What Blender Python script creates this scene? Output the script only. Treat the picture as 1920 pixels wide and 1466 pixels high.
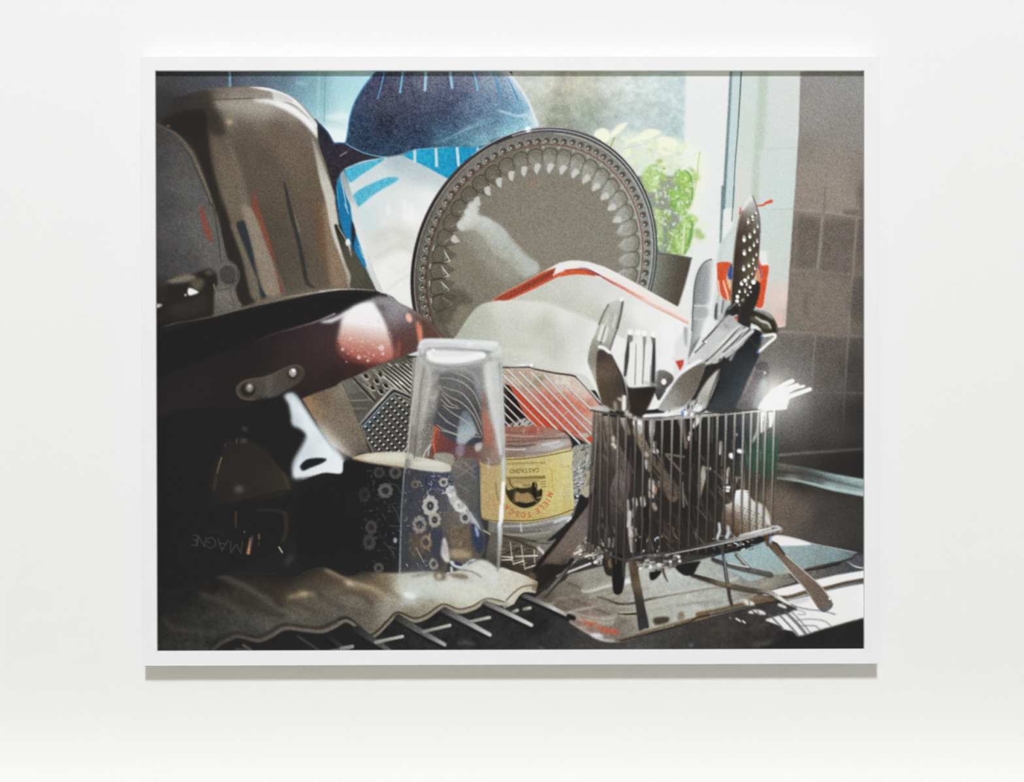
import bpy, math, random
import numpy as np
from mathutils import Matrix, Vector
for o in list(bpy.data.objects): bpy.data.objects.remove(o)
scene = bpy.context.scene
col = scene.collection

# camera fitted to the corners of the frame (f = 3200 px on a 1920 px wide picture, 3.2 m from the frame's face)
FPX = 3200.0
CAMP = np.array([0.0, -3.2, 0.0])
FCX, FCZ, WI, HI, RAIL = 0.02558584, 0.03438409, 1.32825, 1.08682, 0.0272
FACE_Y, PRINT_Y, WALL_Y = 0.0, 0.0104, 0.033
_rx, _ry, _rz = -0.00690559, -0.00863357, 0.00162772
def _rot():
    cr, sr, cy, sy, ck, sk = math.cos(_rx), math.sin(_rx), math.cos(_ry), math.sin(_ry), math.cos(_rz), math.sin(_rz)
    return (np.array([[cy, -sy, 0], [sy, cy, 0], [0, 0, 1]]) @ np.array([[1, 0, 0], [0, cr, -sr], [0, sr, cr]])
            @ np.array([[ck, 0, sk], [0, 1, 0], [-sk, 0, ck]]))
CAMR = _rot()          # columns: right, forward, up
AMBIENT, KEY, WALL_FILL, INK_GAIN = 0.405, 1270.0, 18.0, 1.02
cam_data = bpy.data.cameras.new('camera')
cam_data.sensor_fit = 'HORIZONTAL'; cam_data.sensor_width = 36.0; cam_data.lens = 36.0*FPX/1920.0
cam_data.clip_start = 0.05; cam_data.clip_end = 60
cam = bpy.data.objects.new('camera', cam_data); col.objects.link(cam)
_m = np.eye(4); _m[:3, 0] = CAMR[:, 0]; _m[:3, 1] = CAMR[:, 2]; _m[:3, 2] = -CAMR[:, 1]; _m[:3, 3] = CAMP
cam.matrix_world = Matrix(_m.tolist())
scene.camera = cam
vs = scene.view_settings
vs.view_transform = 'Standard'; vs.look = 'None'; vs.gamma = 1.0; vs.use_curve_mapping = False
vs.exposure = 0.0
# soft room light all round, a little warm-green; one cooler ceiling spotlight gives the frame its shadow
world = bpy.data.worlds.new('room_light'); scene.world = world; world.use_nodes = True
bgn = world.node_tree.nodes['Background']; bgn.inputs[0].default_value = (1.0, 1.01, 0.83, 1); bgn.inputs[1].default_value = AMBIENT
def area_light(name, loc, aim, sx, sy, power, color):
    d = bpy.data.lights.new(name, 'AREA'); d.shape = 'RECTANGLE'; d.size = sx; d.size_y = sy; d.energy = power; d.color = color
    o = bpy.data.objects.new(name, d); col.objects.link(o); o.location = loc
    o.rotation_euler = (Vector(aim) - Vector(loc)).to_track_quat('-Z', 'Y').to_euler()
    return o
area_light('ceiling_spotlight', (-0.3, -9.0, 8.7), (0.0, 0.0, 0.0), 1.3, 1.3, KEY, (0.90, 0.895, 1.0))
# added strip light out of view, fades the foot of the wall to white
_w = area_light('added_wall_fill', (0.0, -2.2, 3.2), (0.0, WALL_Y, -1.6), 7.0, 0.08, WALL_FILL, (1.0, 1.0, 1.0)); _w.data.spread = math.radians(11.5)

# ---------------------------------------------------------------- helpers
def tag(o, label=None, cat=None, group=None, kind=None):
    for k, v in (('label', label), ('category', cat), ('group', group), ('kind', kind)):
        if v: o[k] = v
    return o
def mesh_obj(name, verts, faces, mat, parent=None):
    me = bpy.data.meshes.new(name); me.from_pydata([tuple(v) for v in verts], [], faces); me.update()
    me.materials.append(mat)
    o = bpy.data.objects.new(name, me); col.objects.link(o); o.parent = parent
    return o
def paint(name, color, rough=0.7, spec=0.2, bump=0.0, scale=200.0, var=0.0):
    m = bpy.data.materials.new(name); m.use_nodes = True
    nt = m.node_tree; b = nt.nodes['Principled BSDF']
    b.inputs['Base Color'].default_value = (*color, 1); b.inputs['Roughness'].default_value = rough; b.inputs['Specular IOR Level'].default_value = spec
    tcn = nt.nodes.new('ShaderNodeTexCoord')
    if var:
        n = nt.nodes.new('ShaderNodeTexNoise'); n.inputs['Scale'].default_value = 2.2; n.inputs['Detail'].default_value = 4
        r = nt.nodes.new('ShaderNodeMapRange'); r.inputs[3].default_value = 1 - var; r.inputs[4].default_value = 1 + var
        v = nt.nodes.new('ShaderNodeVectorMath'); v.operation = 'SCALE'; v.inputs[0].default_value = color
        nt.links.new(tcn.outputs['Object'], n.inputs['Vector']); nt.links.new(n.outputs['Fac'], r.inputs[0]); nt.links.new(r.outputs[0], v.inputs['Scale']); nt.links.new(v.outputs[0], b.inputs['Base Color'])
    if bump:
        n2 = nt.nodes.new('ShaderNodeTexNoise'); n2.inputs['Scale'].default_value = scale; n2.inputs['Detail'].default_value = 5
        bp = nt.nodes.new('ShaderNodeBump'); bp.inputs['Strength'].default_value = bump; bp.inputs['Distance'].default_value = 0.0006
        nt.links.new(tcn.outputs['Object'], n2.inputs['Vector']); nt.links.new(n2.outputs['Fac'], bp.inputs['Height']); nt.links.new(bp.outputs[0], b.inputs['Normal'])
    return m

# ---------------------------------------------------------------- the room: white wall, grey floor
M_WALL = paint('white_wall_paint', (0.875, 0.875, 0.868), 0.9, 0.05, 0.25, 240.0, 0.006)
M_FLOOR = paint('grey_floor', (0.42, 0.41, 0.37), 0.6, 0.2, 0.1, 60.0, 0.02)
M_FRAME = paint('white_lacquer', (0.862, 0.862, 0.868), 0.5, 0.25)
M_BOARD = paint('backing_board', (0.45, 0.40, 0.33), 0.9, 0.1)
FLOOR_Z, CEIL_Z = -1.45, 5.4
tag(mesh_obj('wall_back', [(-4, WALL_Y, FLOOR_Z), (4, WALL_Y, FLOOR_Z), (4, WALL_Y, CEIL_Z), (-4, WALL_Y, CEIL_Z), (-4, WALL_Y + .1, FLOOR_Z), (4, WALL_Y + .1, FLOOR_Z), (4, WALL_Y + .1, CEIL_Z), (-4, WALL_Y + .1, CEIL_Z)],
    [(0, 1, 2, 3), (5, 4, 7, 6), (3, 2, 6, 7), (4, 5, 1, 0), (1, 5, 6, 2), (4, 0, 3, 7)], M_WALL), 'plain white painted gallery wall behind the framed photograph', 'wall', kind='structure')
tag(mesh_obj('floor', [(-4, -5, FLOOR_Z), (4, -5, FLOOR_Z), (4, WALL_Y, FLOOR_Z), (-4, WALL_Y, FLOOR_Z), (-4, -5, FLOOR_Z - .1), (4, -5, FLOOR_Z - .1), (4, WALL_Y, FLOOR_Z - .1), (-4, WALL_Y, FLOOR_Z - .1)],
    [(0, 1, 2, 3), (7, 6, 5, 4), (0, 4, 5, 1), (1, 5, 6, 2), (2, 6, 7, 3), (3, 7, 4, 0)], M_FLOOR), 'grey floor of the room below the picture', 'floor', kind='structure')

# ---------------------------------------------------------------- the frame: four mitred rails, backing board
frame = bpy.data.objects.new('framed_photograph', None); col.objects.link(frame)
frame.empty_display_size = 0.1; frame.location = (FCX, WALL_Y, FCZ - HI/2 - RAIL)
tag(frame, 'large framed colour photograph of a full dish rack, in a white frame on the wall', 'picture')
FO = Vector(frame.location)
ch = 0.0007
PROFILE = [(0.0, 0.0 + ch), (ch, 0.0), (RAIL - ch, 0.0), (RAIL, ch), (RAIL, 0.0175), (0.0145, 0.0190), (0.0145, WALL_Y - 0.0004), (0.012, WALL_Y - 0.0004), (0.012, PRINT_Y + 0.0001), (0.0, PRINT_Y - 0.0001)]   # (outwards from the opening, depth)
def rail(name, a, b, out):
    """a, b: opening corners of this side (x, z); out: outward direction; ends cut at 45 degrees"""
    a, b, out = Vector(a), Vector(b), Vector(out)
    along = (b - a).normalized()
    V = []
    for u, y in PROFILE:
        for q, s in ((a, -1), (b, 1)):
            p = q + out*u + along*(s*(u - 0.00002))
            V.append(Vector((p.x, y, p.y)) - FO)
    n = len(PROFILE)
    faces = [(2*i, 2*i + 1, 2*((i + 1) % n) + 1, 2*((i + 1) % n)) for i in range(n)]
    faces += [tuple(2*i for i in range(n))[::-1], tuple(2*i + 1 for i in range(n))]
    o = mesh_obj(name, V, faces, M_FRAME, frame)
    import bmesh
    bm = bmesh.new(); bm.from_mesh(o.data); bmesh.ops.recalc_face_normals(bm, faces=bm.faces); bm.to_mesh(o.data); bm.free()
    return o
x0, x1, z0, z1 = FCX - WI/2, FCX + WI/2, FCZ - HI/2, FCZ + HI/2
tag(rail('frame_rail', (x0, z1), (x1, z1), (0, 1)), 'top rail of the white frame')
tag(rail('frame_rail', (x0, z0), (x1, z0), (0, -1)), 'bottom rail of the white frame')
tag(rail('frame_rail', (x0, z0), (x0, z1), (-1, 0)), 'left rail of the white frame')
tag(rail('frame_rail', (x1, z0), (x1, z1), (1, 0)), 'right rail of the white frame')
bx = 0.010
V = [Vector((x, y, z)) - FO for y in (PRINT_Y + 0.0006, PRINT_Y + 0.006) for x, z in ((x0 - bx, z0 - bx), (x1 + bx, z0 - bx), (x1 + bx, z1 + bx), (x0 - bx, z1 + bx))]
mesh_obj('backing_board', V, [(0, 1, 2, 3), (7, 6, 5, 4), (0, 4, 5, 1), (1, 5, 6, 2), (2, 6, 7, 3), (3, 7, 4, 0)], M_BOARD, frame)

# ---------------------------------------------------------------- print geometry and the printed picture
# The print is a flat sheet.  Its picture is painted below by code: outlines, gradients and strokes are laid into an array
# of colours that becomes the colour of the sheet's own mesh points.  Outlines are given in photograph pixels (1920x1466)
# and carried onto the plane of the sheet.
CELL = 0.00125
PX0, PX1 = FCX - WI/2 - 0.008, FCX + WI/2 + 0.008
PZ0, PZ1 = FCZ - HI/2 - 0.008, FCZ + HI/2 + 0.008
NX = int(round((PX1 - PX0)/CELL)) + 1
NZ = int(round((PZ1 - PZ0)/CELL)) + 1
IMG = np.zeros((NZ, NX, 3), np.float32) + 40
IDS = np.zeros((NZ, NX), np.int16)
NAMES = ['background']
CUR = [0]
RNG = np.random.RandomState(7)

def tc(p):
    p = np.asarray(p, float).reshape(-1, 2)
    d = np.stack([(p[:, 0] - 960)/FPX, np.ones(len(p)), (733 - p[:, 1])/FPX], 1) @ CAMR.T
    t = (PRINT_Y - CAMP[1])/d[:, 1]
    return np.stack([(CAMP[0] + d[:, 0]*t - PX0)/CELL, (PZ1 - (CAMP[2] + d[:, 2]*t))/CELL], 1)

def Z(ox, oy, s=5.4286):
    def f(txt):
        a = np.array([float(v) for v in txt.split()]).reshape(-1, 2)
        if ox >= 1270: a[:, 0] += np.where(a[:, 0] >= 1885, 70, 0)      # run on under the frame's lip
        return a/s + (ox, oy)
    return f
A1, A2, A3, A4 = Z(280, 120), Z(600, 120), Z(930, 120), Z(1270, 120)
B1, B2, B3, B4 = Z(280, 380), Z(600, 380), Z(930, 380), Z(1270, 350)
C1, C2, C3, C4 = Z(280, 620), Z(600, 620), Z(930, 620), Z(1270, 580)
D1, D2, D3, D4 = Z(280, 880, 4.311), Z(640, 860), Z(930, 850), Z(1270, 840)
E1, E2, E3 = Z(640, 1020, 4.3636), Z(1000, 1000, 5.4857), Z(1280, 990, 5.565)
LB, FK, BL, BR, PL = Z(890, 840, 9.6), Z(1090, 540, 5.864), Z(1090, 760, 8.145), Z(1270, 760, 8.143), Z(1180, 230, 5.43)
X1 = Z(0, 0, 1)

def obj(name):
    if name in NAMES: CUR[0] = NAMES.index(name)
    else: NAMES.append(name); CUR[0] = len(NAMES) - 1

def spline(p, closed, n=6):
    p = np.asarray(p, float)
    if len(p) < 3: return p
    if closed: q = np.vstack([p[-1], p, p[0], p[1]])
    else: q = np.vstack([2*p[0] - p[1], p, 2*p[-1] - p[-2]])
    t = np.linspace(0, 1, n, endpoint=False)[:, None]
    out = []
    for i in range(1, len(q) - 2):
        a, b, c, d = q[i-1], q[i], q[i+1], q[i+2]
        # centripetal-like damping: limit tangents to the shorter neighbour so corners do not overshoot
        lb = np.hypot(*(c - b)) + 1e-9
        m1 = (c - a)/2; m2 = (d - b)/2
        for m in (m1, m2):
            l = np.hypot(*m) + 1e-9
            if l > lb: m *= lb/l
        out.append((2*t**3 - 3*t**2 + 1)*b + (t**3 - 2*t**2 + t)*m1 + (-2*t**3 + 3*t**2)*c + (t**3 - t**2)*m2)
    out = np.vstack(out)
    return out if closed else np.vstack([out, p[-1]])

def blur(a, s):
    if s < 0.25: return a
    r = max(1, int(np.ceil(2.6*s)))
    k = np.exp(-0.5*(np.arange(-r, r + 1)/s)**2); k /= k.sum()
    for ax in (0, 1):
        pad = [(0, 0)]*a.ndim; pad[ax] = (r, r)
        b = np.pad(a, pad, mode='edge'); o = np.zeros_like(a)
        for i, w in enumerate(k):
            sl = [slice(None)]*a.ndim; sl[ax] = slice(i, i + a.shape[ax])
            o += w*b[tuple(sl)]
        a = o
    return a

def box(p, pad):
    x0 = max(0, int(np.floor(p[:, 0].min() - pad))); x1 = min(NX, int(np.ceil(p[:, 0].max() + pad)) + 1)
    y0 = max(0, int(np.floor(p[:, 1].min() - pad))); y1 = min(NZ, int(np.ceil(p[:, 1].max() + pad)) + 1)
    return (x0, x1, y0, y1) if x1 > x0 and y1 > y0 else None

def coverage(p, soft):
    p = p + 0.5
    bb = box(p, 2.6*soft + 1)
    if bb is None: return None, None
    x0, x1, y0, y1 = bb
    SS = 3
    W, H = x1 - x0, (y1 - y0)*SS
    acc = np.zeros((H, W), np.float32)
    ix = np.arange(W, dtype=np.float32)
    q = (p - (x0, y0))*(1, SS)
    for (ax, ay), (bx, by) in zip(q, np.roll(q, -1, 0)):
        if ay == by: continue
        s = 1.0
        if ay > by: ax, ay, bx, by, s = bx, by, ax, ay, -1.0
        r0, r1 = max(0, int(np.ceil(ay - 0.5))), min(H, int(np.ceil(by - 0.5)))
        if r1 <= r0: continue
        xs = (ax + (np.arange(r0, r1) + 0.5 - ay)*(bx - ax)/(by - ay)).astype(np.float32)
        acc[r0:r1] += s*np.clip(xs[:, None] - ix, 0, 1)
    a = np.clip(np.abs(acc), 0, 1).reshape(y1 - y0, SS, W).mean(1)
    return bb, blur(a, soft)

def C(c):
    return np.array((c, c, c) if np.isscalar(c) else c, np.float32)

class G:                                     # colour field through scattered samples
    def __init__(s, txt, p=1.6, m=None):
        v = np.array([float(t) for t in txt.replace(',', ' ').split()]).reshape(-1, 5)
        xy = v[:, :2]
        if m is not None: xy = m(' '.join('%f' % k for k in xy.ravel()))
        s.xy = tc(xy); s.c = v[:, 2:].astype(np.float32); s.p = p
    def __call__(s, x0, x1, y0, y1):
        st = 3
        X, Y = np.meshgrid(np.arange(x0, x1 + st, st), np.arange(y0, y1 + st, st))
        n = np.zeros(X.shape + (3,), np.float32); d = np.zeros(X.shape, np.float32)
        for (cx, cy), c in zip(s.xy, s.c):
            w = 1.0/((X - cx)**2 + (Y - cy)**2 + 40.0)**s.p
            n += w[..., None]*c; d += w
        f = blur(n/d[..., None], 1.6)
        f = np.repeat(np.repeat(f, st, 0), st, 1)[:y1 - y0, :x1 - x0]
        return blur(f, 1.6)

class L:                                     # linear gradient: L(x0,y0,x1,y1, t,c, t,c ...)
    def __init__(s, x0, y0, x1, y1, *st):
        s.a, s.b = tc([(x0, y0), (x1, y1)]); s.t = list(st[0::2]); s.c = np.array([C(c) for c in st[1::2]])
    def __call__(s, x0, x1, y0, y1):
        X, Y = np.meshgrid(np.arange(x0, x1), np.arange(y0, y1))
        d = s.b - s.a
        t = ((X - s.a[0])*d[0] + (Y - s.a[1])*d[1])/(d @ d)
        return np.stack([np.interp(t, s.t, s.c[:, k]) for k in range(3)], -1).astype(np.float32)

_N = {}
def noise(scale, seed=0):
    k = (scale, seed)
    if k not in _N:
        r = np.random.RandomState(seed*97 + int(scale*10))
        n = np.zeros((NZ, NX), np.float32); amp = 1.0
        for o in range(3):
            sc = scale/2**o
            g = r.randn(int(NZ/sc) + 3, int(NX/sc) + 3).astype(np.float32)
            y, x = np.arange(NZ)/sc, np.arange(NX)/sc
            yi, xi = y.astype(int), x.astype(int)
            fy, fx = (y - yi)[:, None], (x - xi)[None]
            fy, fx = fy*fy*(3 - 2*fy), fx*fx*(3 - 2*fx)
            n += amp*((g[yi][:, xi]*(1 - fx) + g[yi][:, xi + 1]*fx)*(1 - fy) + (g[yi + 1][:, xi]*(1 - fx) + g[yi + 1][:, xi + 1]*fx)*fy)
            amp *= 0.6
        _N[k] = n
    return _N[k]

def put(bb, a, col, al, mode, own, clip, tex):
    x0, x1, y0, y1 = bb
    if clip is not None: a = a*clip[y0:y1, x0:x1]
    c = col(x0, x1, y0, y1) if callable(col) else C(col)
    if tex:
        c = c + np.zeros((y1 - y0, x1 - x0, 3), np.float32)
        for amp, sc, sd in ([tex] if np.isscalar(tex[0]) else tex): c = c + amp*noise(sc, sd)[y0:y1, x0:x1, None]
    A = (a*al)[..., None]
    t = IMG[y0:y1, x0:x1]
    if mode == 'n': t += (c - t)*A
    elif mode == 'add': t += c*A
    elif mode == 'mul': t *= 1 + (c/255.0 - 1)*A
    elif mode == 'max': t += np.maximum(c - t, 0)*A
    if own is None: own = mode == 'n' and al >= 0.6
    if own: IDS[y0:y1, x0:x1][a > 0.5] = CUR[0]

def F(p, col, soft=0.7, sm=True, a=1.0, clip=None, mode='n', own=None, tex=None):
    q = np.asarray(p, float).reshape(-1, 2)
    if sm: q = spline(q, True)
    bb, al = coverage(tc(q), soft)
    if bb is None: return
    put(bb, al, col, a, mode, own, clip, tex)

def mask(p, soft=0.7, sm=True):
    m = np.zeros((NZ, NX), np.float32)
    q = np.asarray(p, float).reshape(-1, 2)
    if sm: q = spline(q, True)
    bb, al = coverage(tc(q), soft)
    m[bb[2]:bb[3], bb[0]:bb[1]] = al
    return m

def S(p, w, col, soft=0.5, sm=True, a=1.0, clip=None, mode='n', own=None):
    """stroke: w (photo px) and col may be lists spread along the line"""
    q = np.asarray(p, float).reshape(-1, 2)
    if sm and len(q) > 2: q = spline(q, False)
    q = tc(q)
    k = 1.0/(CELL*1000)
    l = np.r_[0, np.cumsum(np.hypot(*np.diff(q, axis=0).T))]; l /= max(l[-1], 1e-9)
    ws = np.interp(l, np.linspace(0, 1, len(w)), w) if not np.isscalar(w) else np.full(len(q), w, float)
    ws = ws*k/2
    if isinstance(col, list):
        cc = np.array([C(c) for c in col]); tt = np.linspace(0, 1, len(cc))
        cs = np.stack([np.interp(l, tt, cc[:, j]) for j in range(3)], 1)
    else: cs = np.repeat(C(col)[None], len(q), 0)
    pad = ws.max() + 1.5 + 2.6*soft
    bb = box(q, pad)
    if bb is None: return
    x0, x1, y0, y1 = bb
    al = np.zeros((y1 - y0, x1 - x0), np.float32); cb = np.zeros((y1 - y0, x1 - x0, 3), np.float32) + cs[0]
    for i in range(len(q) - 1):
        b2 = box(q[i:i+2], pad)
        if b2 is None: continue
        u0, u1, v0, v1 = b2
        X, Y = np.meshgrid(np.arange(u0, u1), np.arange(v0, v1))
        d = q[i+1] - q[i]; dd = d @ d + 1e-9
        t = np.clip(((X - q[i, 0])*d[0] + (Y - q[i, 1])*d[1])/dd, 0, 1)
        r = ws[i] + (ws[i+1] - ws[i])*t
        ds = np.hypot(X - q[i, 0] - t*d[0], Y - q[i, 1] - t*d[1])
        v = np.clip(r - ds + 0.5, 0, 1)*np.clip(2*r, 0, 1)
        s = (slice(v0 - y0, v1 - y0), slice(u0 - x0, u1 - x0))
        m = v >= al[s]
        al[s][m] = v[m]
        cb[s][m] = (cs[i] + (cs[i+1] - cs[i])*t[..., None])[m]
    al = blur(al, soft)
    put(bb, al, lambda *b: cb, a, mode, own, clip, None)

def ell(cx, cy, rx, ry=None, rot=0, n=20):
    ry = rx if ry is None else ry
    t = np.linspace(0, 2*np.pi, n, endpoint=False); c, s = np.cos(np.radians(rot)), np.sin(np.radians(rot))
    return np.stack([cx + rx*np.cos(t)*c - ry*np.sin(t)*s, cy + rx*np.cos(t)*s + ry*np.sin(t)*c], 1)

def dot(x, y, r, col, soft=0.8, a=1.0, ry=None, rot=0, mode='n', own=None, clip=None):
    F(ell(x, y, r, ry, rot, 12), col, soft, True, a, clip, mode, own)

def glow(x, y, r, col, a=1.0, mode='add', ry=None, rot=0):
    F(ell(x, y, r*0.6, None if ry is None else ry*0.6, rot), col, r*0.36/1.25, True, a, None, mode, False)

def sparkle(poly, n, cols, lmin, lmax, wmin, wmax, ang, spread, seed, soft=0.4):
    """scatter of short glints inside an outline (cut glass, mesh, shredded reflections)"""
    r = np.random.RandomState(seed); m = mask(poly, 0.3)
    x0, y0 = np.min(poly, 0); x1, y1 = np.max(poly, 0)
    for i in range(n):
        x, y = r.uniform(x0, x1), r.uniform(y0, y1)
        t = np.radians(ang + r.uniform(-spread, spread)); l = r.uniform(lmin, lmax)/2
        S([(x - l*np.cos(t), y - l*np.sin(t)), (x + l*np.cos(t), y + l*np.sin(t))], r.uniform(wmin, wmax), cols[r.randint(len(cols))], soft, False, r.uniform(0.5, 1.0), m)

# stroke letters on a 0..1 box, y up
GL = {'M': ['0 0 .08 1 .5 .2 .92 1 1 0'], 'I': ['.5 0 .5 1'], 'E': ['.85 1 .1 1 .1 0 .9 0', '.1 .5 .7 .5'], 'L': ['.1 1 .1 0 .85 0'],
      'T': ['0 1 1 1', '.5 1 .5 0'], 'O': ['.5 1 .1 .8 0 .5 .1 .2 .5 0 .9 .2 1 .5 .9 .8 .5 1'],
      'S': ['.9 .85 .5 1 .15 .8 .3 .55 .75 .42 .88 .2 .5 0 .1 .15'], 'C': ['.95 .82 .55 1 .12 .75 .05 .5 .12 .25 .55 0 .95 .18'],
      'A': ['0 0 .5 1 1 0', '.2 .38 .8 .38'], 'N': ['.05 0 .05 1 .95 0 .95 1'],
      'G': ['.95 .82 .55 1 .12 .75 .05 .5 .12 .25 .55 0 .92 .15 .92 .45 .6 .45']}
def letter(ch, x, y, w, h, rot, col, lw, a=1.0):
    c, s = np.cos(np.radians(rot)), np.sin(np.radians(rot))
    for st in GL[ch]:
        p = np.array([float(v) for v in st.split()]).reshape(-1, 2)
        u, v = (p[:, 0] - 0.5)*w, -(p[:, 1] - 0.5)*h
        S(np.stack([x + u*c - v*s, y + u*s + v*c], 1), lw, col, 0.3, ch in 'OSCG', a)
# ---------------------------------------------------------------- the picture, back to front
# --- blue-grey window reveal and glass on the left
obj('window_glass')
F(X1('285 125 725 125 725 340 285 340'), G('''300 150 72 71 74, 360 160 74 76 80, 420 150 80 84 94, 480 150 92 105 122, 530 150 100 122 140, 560 170 118 160 175,
 590 190 132 185 196, 590 150 130 172 184, 600 220 165 208 214, 640 160 168 214 222, 690 150 178 220 228, 650 195 185 222 226, 650 225 212 232 232, 625 245 205 230 232,
 640 262 228 238 238, 300 178 60 58 58, 350 200 52 50 50'''), 1, False)
S(X1('431.5 128 432 164'), 6, (112, 158, 182), 1.0)
S(X1('435 128 435.5 160'), 2.5, (62, 66, 80), 0.8)
S(X1('610.5 128 607.5 228'), 1.6, (110, 165, 172), 0.5)
S(X1('599 130 596 215'), 5, (170, 215, 220), 1.5, a=0.6)
F(A2('60 520 280 500 290 560 130 570 60 550'), (226, 238, 238), 2.5, a=0.7)
F(A2('20 640 270 700 250 800 150 800'), (233, 240, 240), 2, a=0.8)
S(A2('90 575 250 620'), 1.5, (170, 205, 208), 0.8, a=0.7)
F(A1('1480 180 1600 190 1590 215 1500 200'), (165, 200, 208), 2, a=0.8)
# --- garden seen through the window
obj('garden_view')
F(X1('960 125 1290 125 1290 330 960 330'), G('''1005 150 205 212 205, 1030 160 200 203 190, 1060 165 192 190 170, 1045 195 172 176 158, 1035 225 158 164 144, 1060 240 164 166 150,
 1100 215 165 176 160, 1095 165 200 203 186, 1085 235 160 172 165, 1150 160 210 216 210, 1200 180 206 217 214, 1270 170 198 216 215, 1230 230 198 213 210, 1170 245 188 207 208,
 1270 240 190 212 210, 1120 250 178 192 186, 1200 300 225 232 215, 1010 220 190 196 184'''), 1, False, tex=[(5, 14, 3), (4, 6, 4)])
for x, y, r, c in ((1043, 175, 9, (150, 155, 130)), (1060, 205, 10, (140, 146, 122)), (1040, 205, 8, (128, 140, 116)), (1075, 195, 8, (170, 178, 165)), (1035, 232, 10, (132, 140, 116)),
                   (1098, 190, 7, (150, 165, 140)), (1066, 228, 7, (160, 158, 140)), (1105, 228, 6, (155, 168, 160)), (1090, 150, 12, (205, 205, 185)), (1085, 245, 6, (140, 145, 128))):
    dot(x, y, r, c, 3, 0.55, own=False)
# --- white window frame and reveal
obj('window_frame')
F(X1('1286 120 1600 120 1600 640 1255 640 1275 420 1283 260'), (231, 234, 232), 1.6, False)
F(A4('545 60 660 60 570 1466 455 1466'), (198, 217, 217), 0.8, False)
F(A4('650 60 1250 60 1195 1466 1180 1900 560 1900 570 1466'), G('1395 150 208 220 214, 1410 250 208 219 212, 1390 340 216 220 214, 1480 150 216 220 216, 1470 230 215 219 216, 1450 300 208 219 215, 1470 370 206 218 214, 1460 440 206 217 212'), 0.8, False)
F(A4('830 60 925 60 905 500 880 850 840 880 825 1466 745 1466 770 1000 800 600'), (190, 204, 190), 2.4, False, a=0.9)
S(A4('850 870 1215 850'), 3, (196, 206, 200), 1.5, a=0.8)
S(A4('950 790 1210 800'), 6, (205, 214, 210), 2.5, a=0.6)
S(A4('548 60 520 600 470 1466'), [4.6, 5.5], [(118, 142, 146), (108, 134, 138)], 0.9)
S(B4('465 0 440 570'), [5.5, 4], [(108, 134, 138), (125, 150, 150)], 0.9)
S(A4('652 60 618 640 590 1000 567 1466'), 2.2, [(62, 78, 76), (88, 118, 112), (120, 145, 138)], 0.5)
S(B4('578 0 555 350'), 2.0, (105, 130, 124), 0.6)
S(B4('870 235 1180 225'), 2, (190, 200, 195), 1)
S(B4('930 850 1140 835'), 3, (214, 212, 200), 1.5)
# panel below, with a faint red cast from the bag
F(B4('870 240 1185 240 1160 560 1110 1420 840 1420 930 830'), G('1440 420 205 217 212, 1480 420 205 215 210, 1450 500 208 216 210, 1480 500 206 214 206, 1465 560 228 208 200, 1460 600 240 190 175, 1440 590 205 205 198, 1478 590 190 185 176'), 2, False, own=None)
# --- grey wall and tiles
obj('tiled_wall')
F(X1('1501 120 1640 120 1640 900 1390 900 1390 625 1472.6 612 1491 350 1497 250'), G('''1550 150 150 149 146, 1600 160 148 147 144, 1520 220 150 147 142, 1590 240 145 141 136, 1510 275 138 132 124, 1560 290 146 138 129,
 1520 330 150 141 129, 1570 340 152 142 130, 1605 340 146 134 124, 1615 350 116 106 99, 1520 380 148 138 127, 1580 370 146 136 126, 1510 430 112 103 95, 1570 440 112 104 97, 1510 480 118 109 100, 1580 480 116 107 99,
 1612 450 100 92 86, 1520 540 134 124 112, 1570 560 132 121 110, 1500 590 128 119 108, 1610 570 96 90 84, 1560 610 126 116 105, 1480 630 118 112 103, 1490 680 108 106 102, 1550 660 95 88 82, 1600 690 72 68 66,
 1480 730 100 99 96, 1560 720 85 81 77, 1480 800 78 76 73, 1560 800 68 66 63, 1600 780 55 53 52, 1540 850 56 54 52, 1600 860 48 46 45, 1480 860 60 58 55'''), 0.9, False)
for q, c in (('1215 300 1465 320 1430 820 1175 815', (106, 97, 89)), ('1500 330 1820 345 1780 890 1465 860', (108, 99, 92)), ('1165 900 1440 905 1400 1420 1130 1400', (128, 118, 106)), ('1470 910 1770 940 1725 1466 1440 1440', (126, 116, 105)), ('1225 0 1490 0 1480 240 1205 220', (148, 139, 127)), ('1520 0 1820 0 1810 310 1510 270', (152, 142, 130))):
    F(B4(q), c, 1.6, False, a=0.6, tex=(3, 8, 6))
for q, c in (('1050 270 1385 285 1360 830 1040 800', (98, 94, 90)), ('1420 290 1725 300 1690 830 1395 830', (92, 86, 81)), ('1760 300 1890 300 1890 830 1725 840', (74, 70, 67))):
    F(C4(q), c, 1.6, False, a=0.5, tex=(3, 8, 6))
g1, g2, g3 = (160, 151, 140), (140, 130, 120), (118, 110, 102)
S(B4('1195 230 1500 255 1890 330'), [4, 4], [g1, g1], 1.2, a=0.9)
S(B4('1150 850 1400 860 1890 920'), [5, 4], [(140, 130, 118), g3], 1.4, a=0.8)
S(C4('1030 225 1250 235 1890 280'), [5, 3], [(150, 140, 122), g3], 1.2, a=0.85)
S(C4('1390 850 1890 850'), 2.5, (104, 99, 94), 0.9, a=0.8)
S(B4('1505 0 1490 270'), 2, (120, 110, 102), 0.8)
S(B4('1475 300 1455 600 1425 840'), [5, 5], [(152, 144, 136), (146, 139, 132)], 1.2, a=0.9)
S(B4('1835 200 1815 500 1785 900 1740 1466'), [5, 4], [(142, 133, 124), (138, 128, 118)], 1.2, a=0.9)
S(C4('1755 0 1735 330 1700 900 1688 1150'), [4, 3], [(134, 124, 112), (112, 106, 100), (70, 67, 65)], 0.9, a=0.85)
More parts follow.
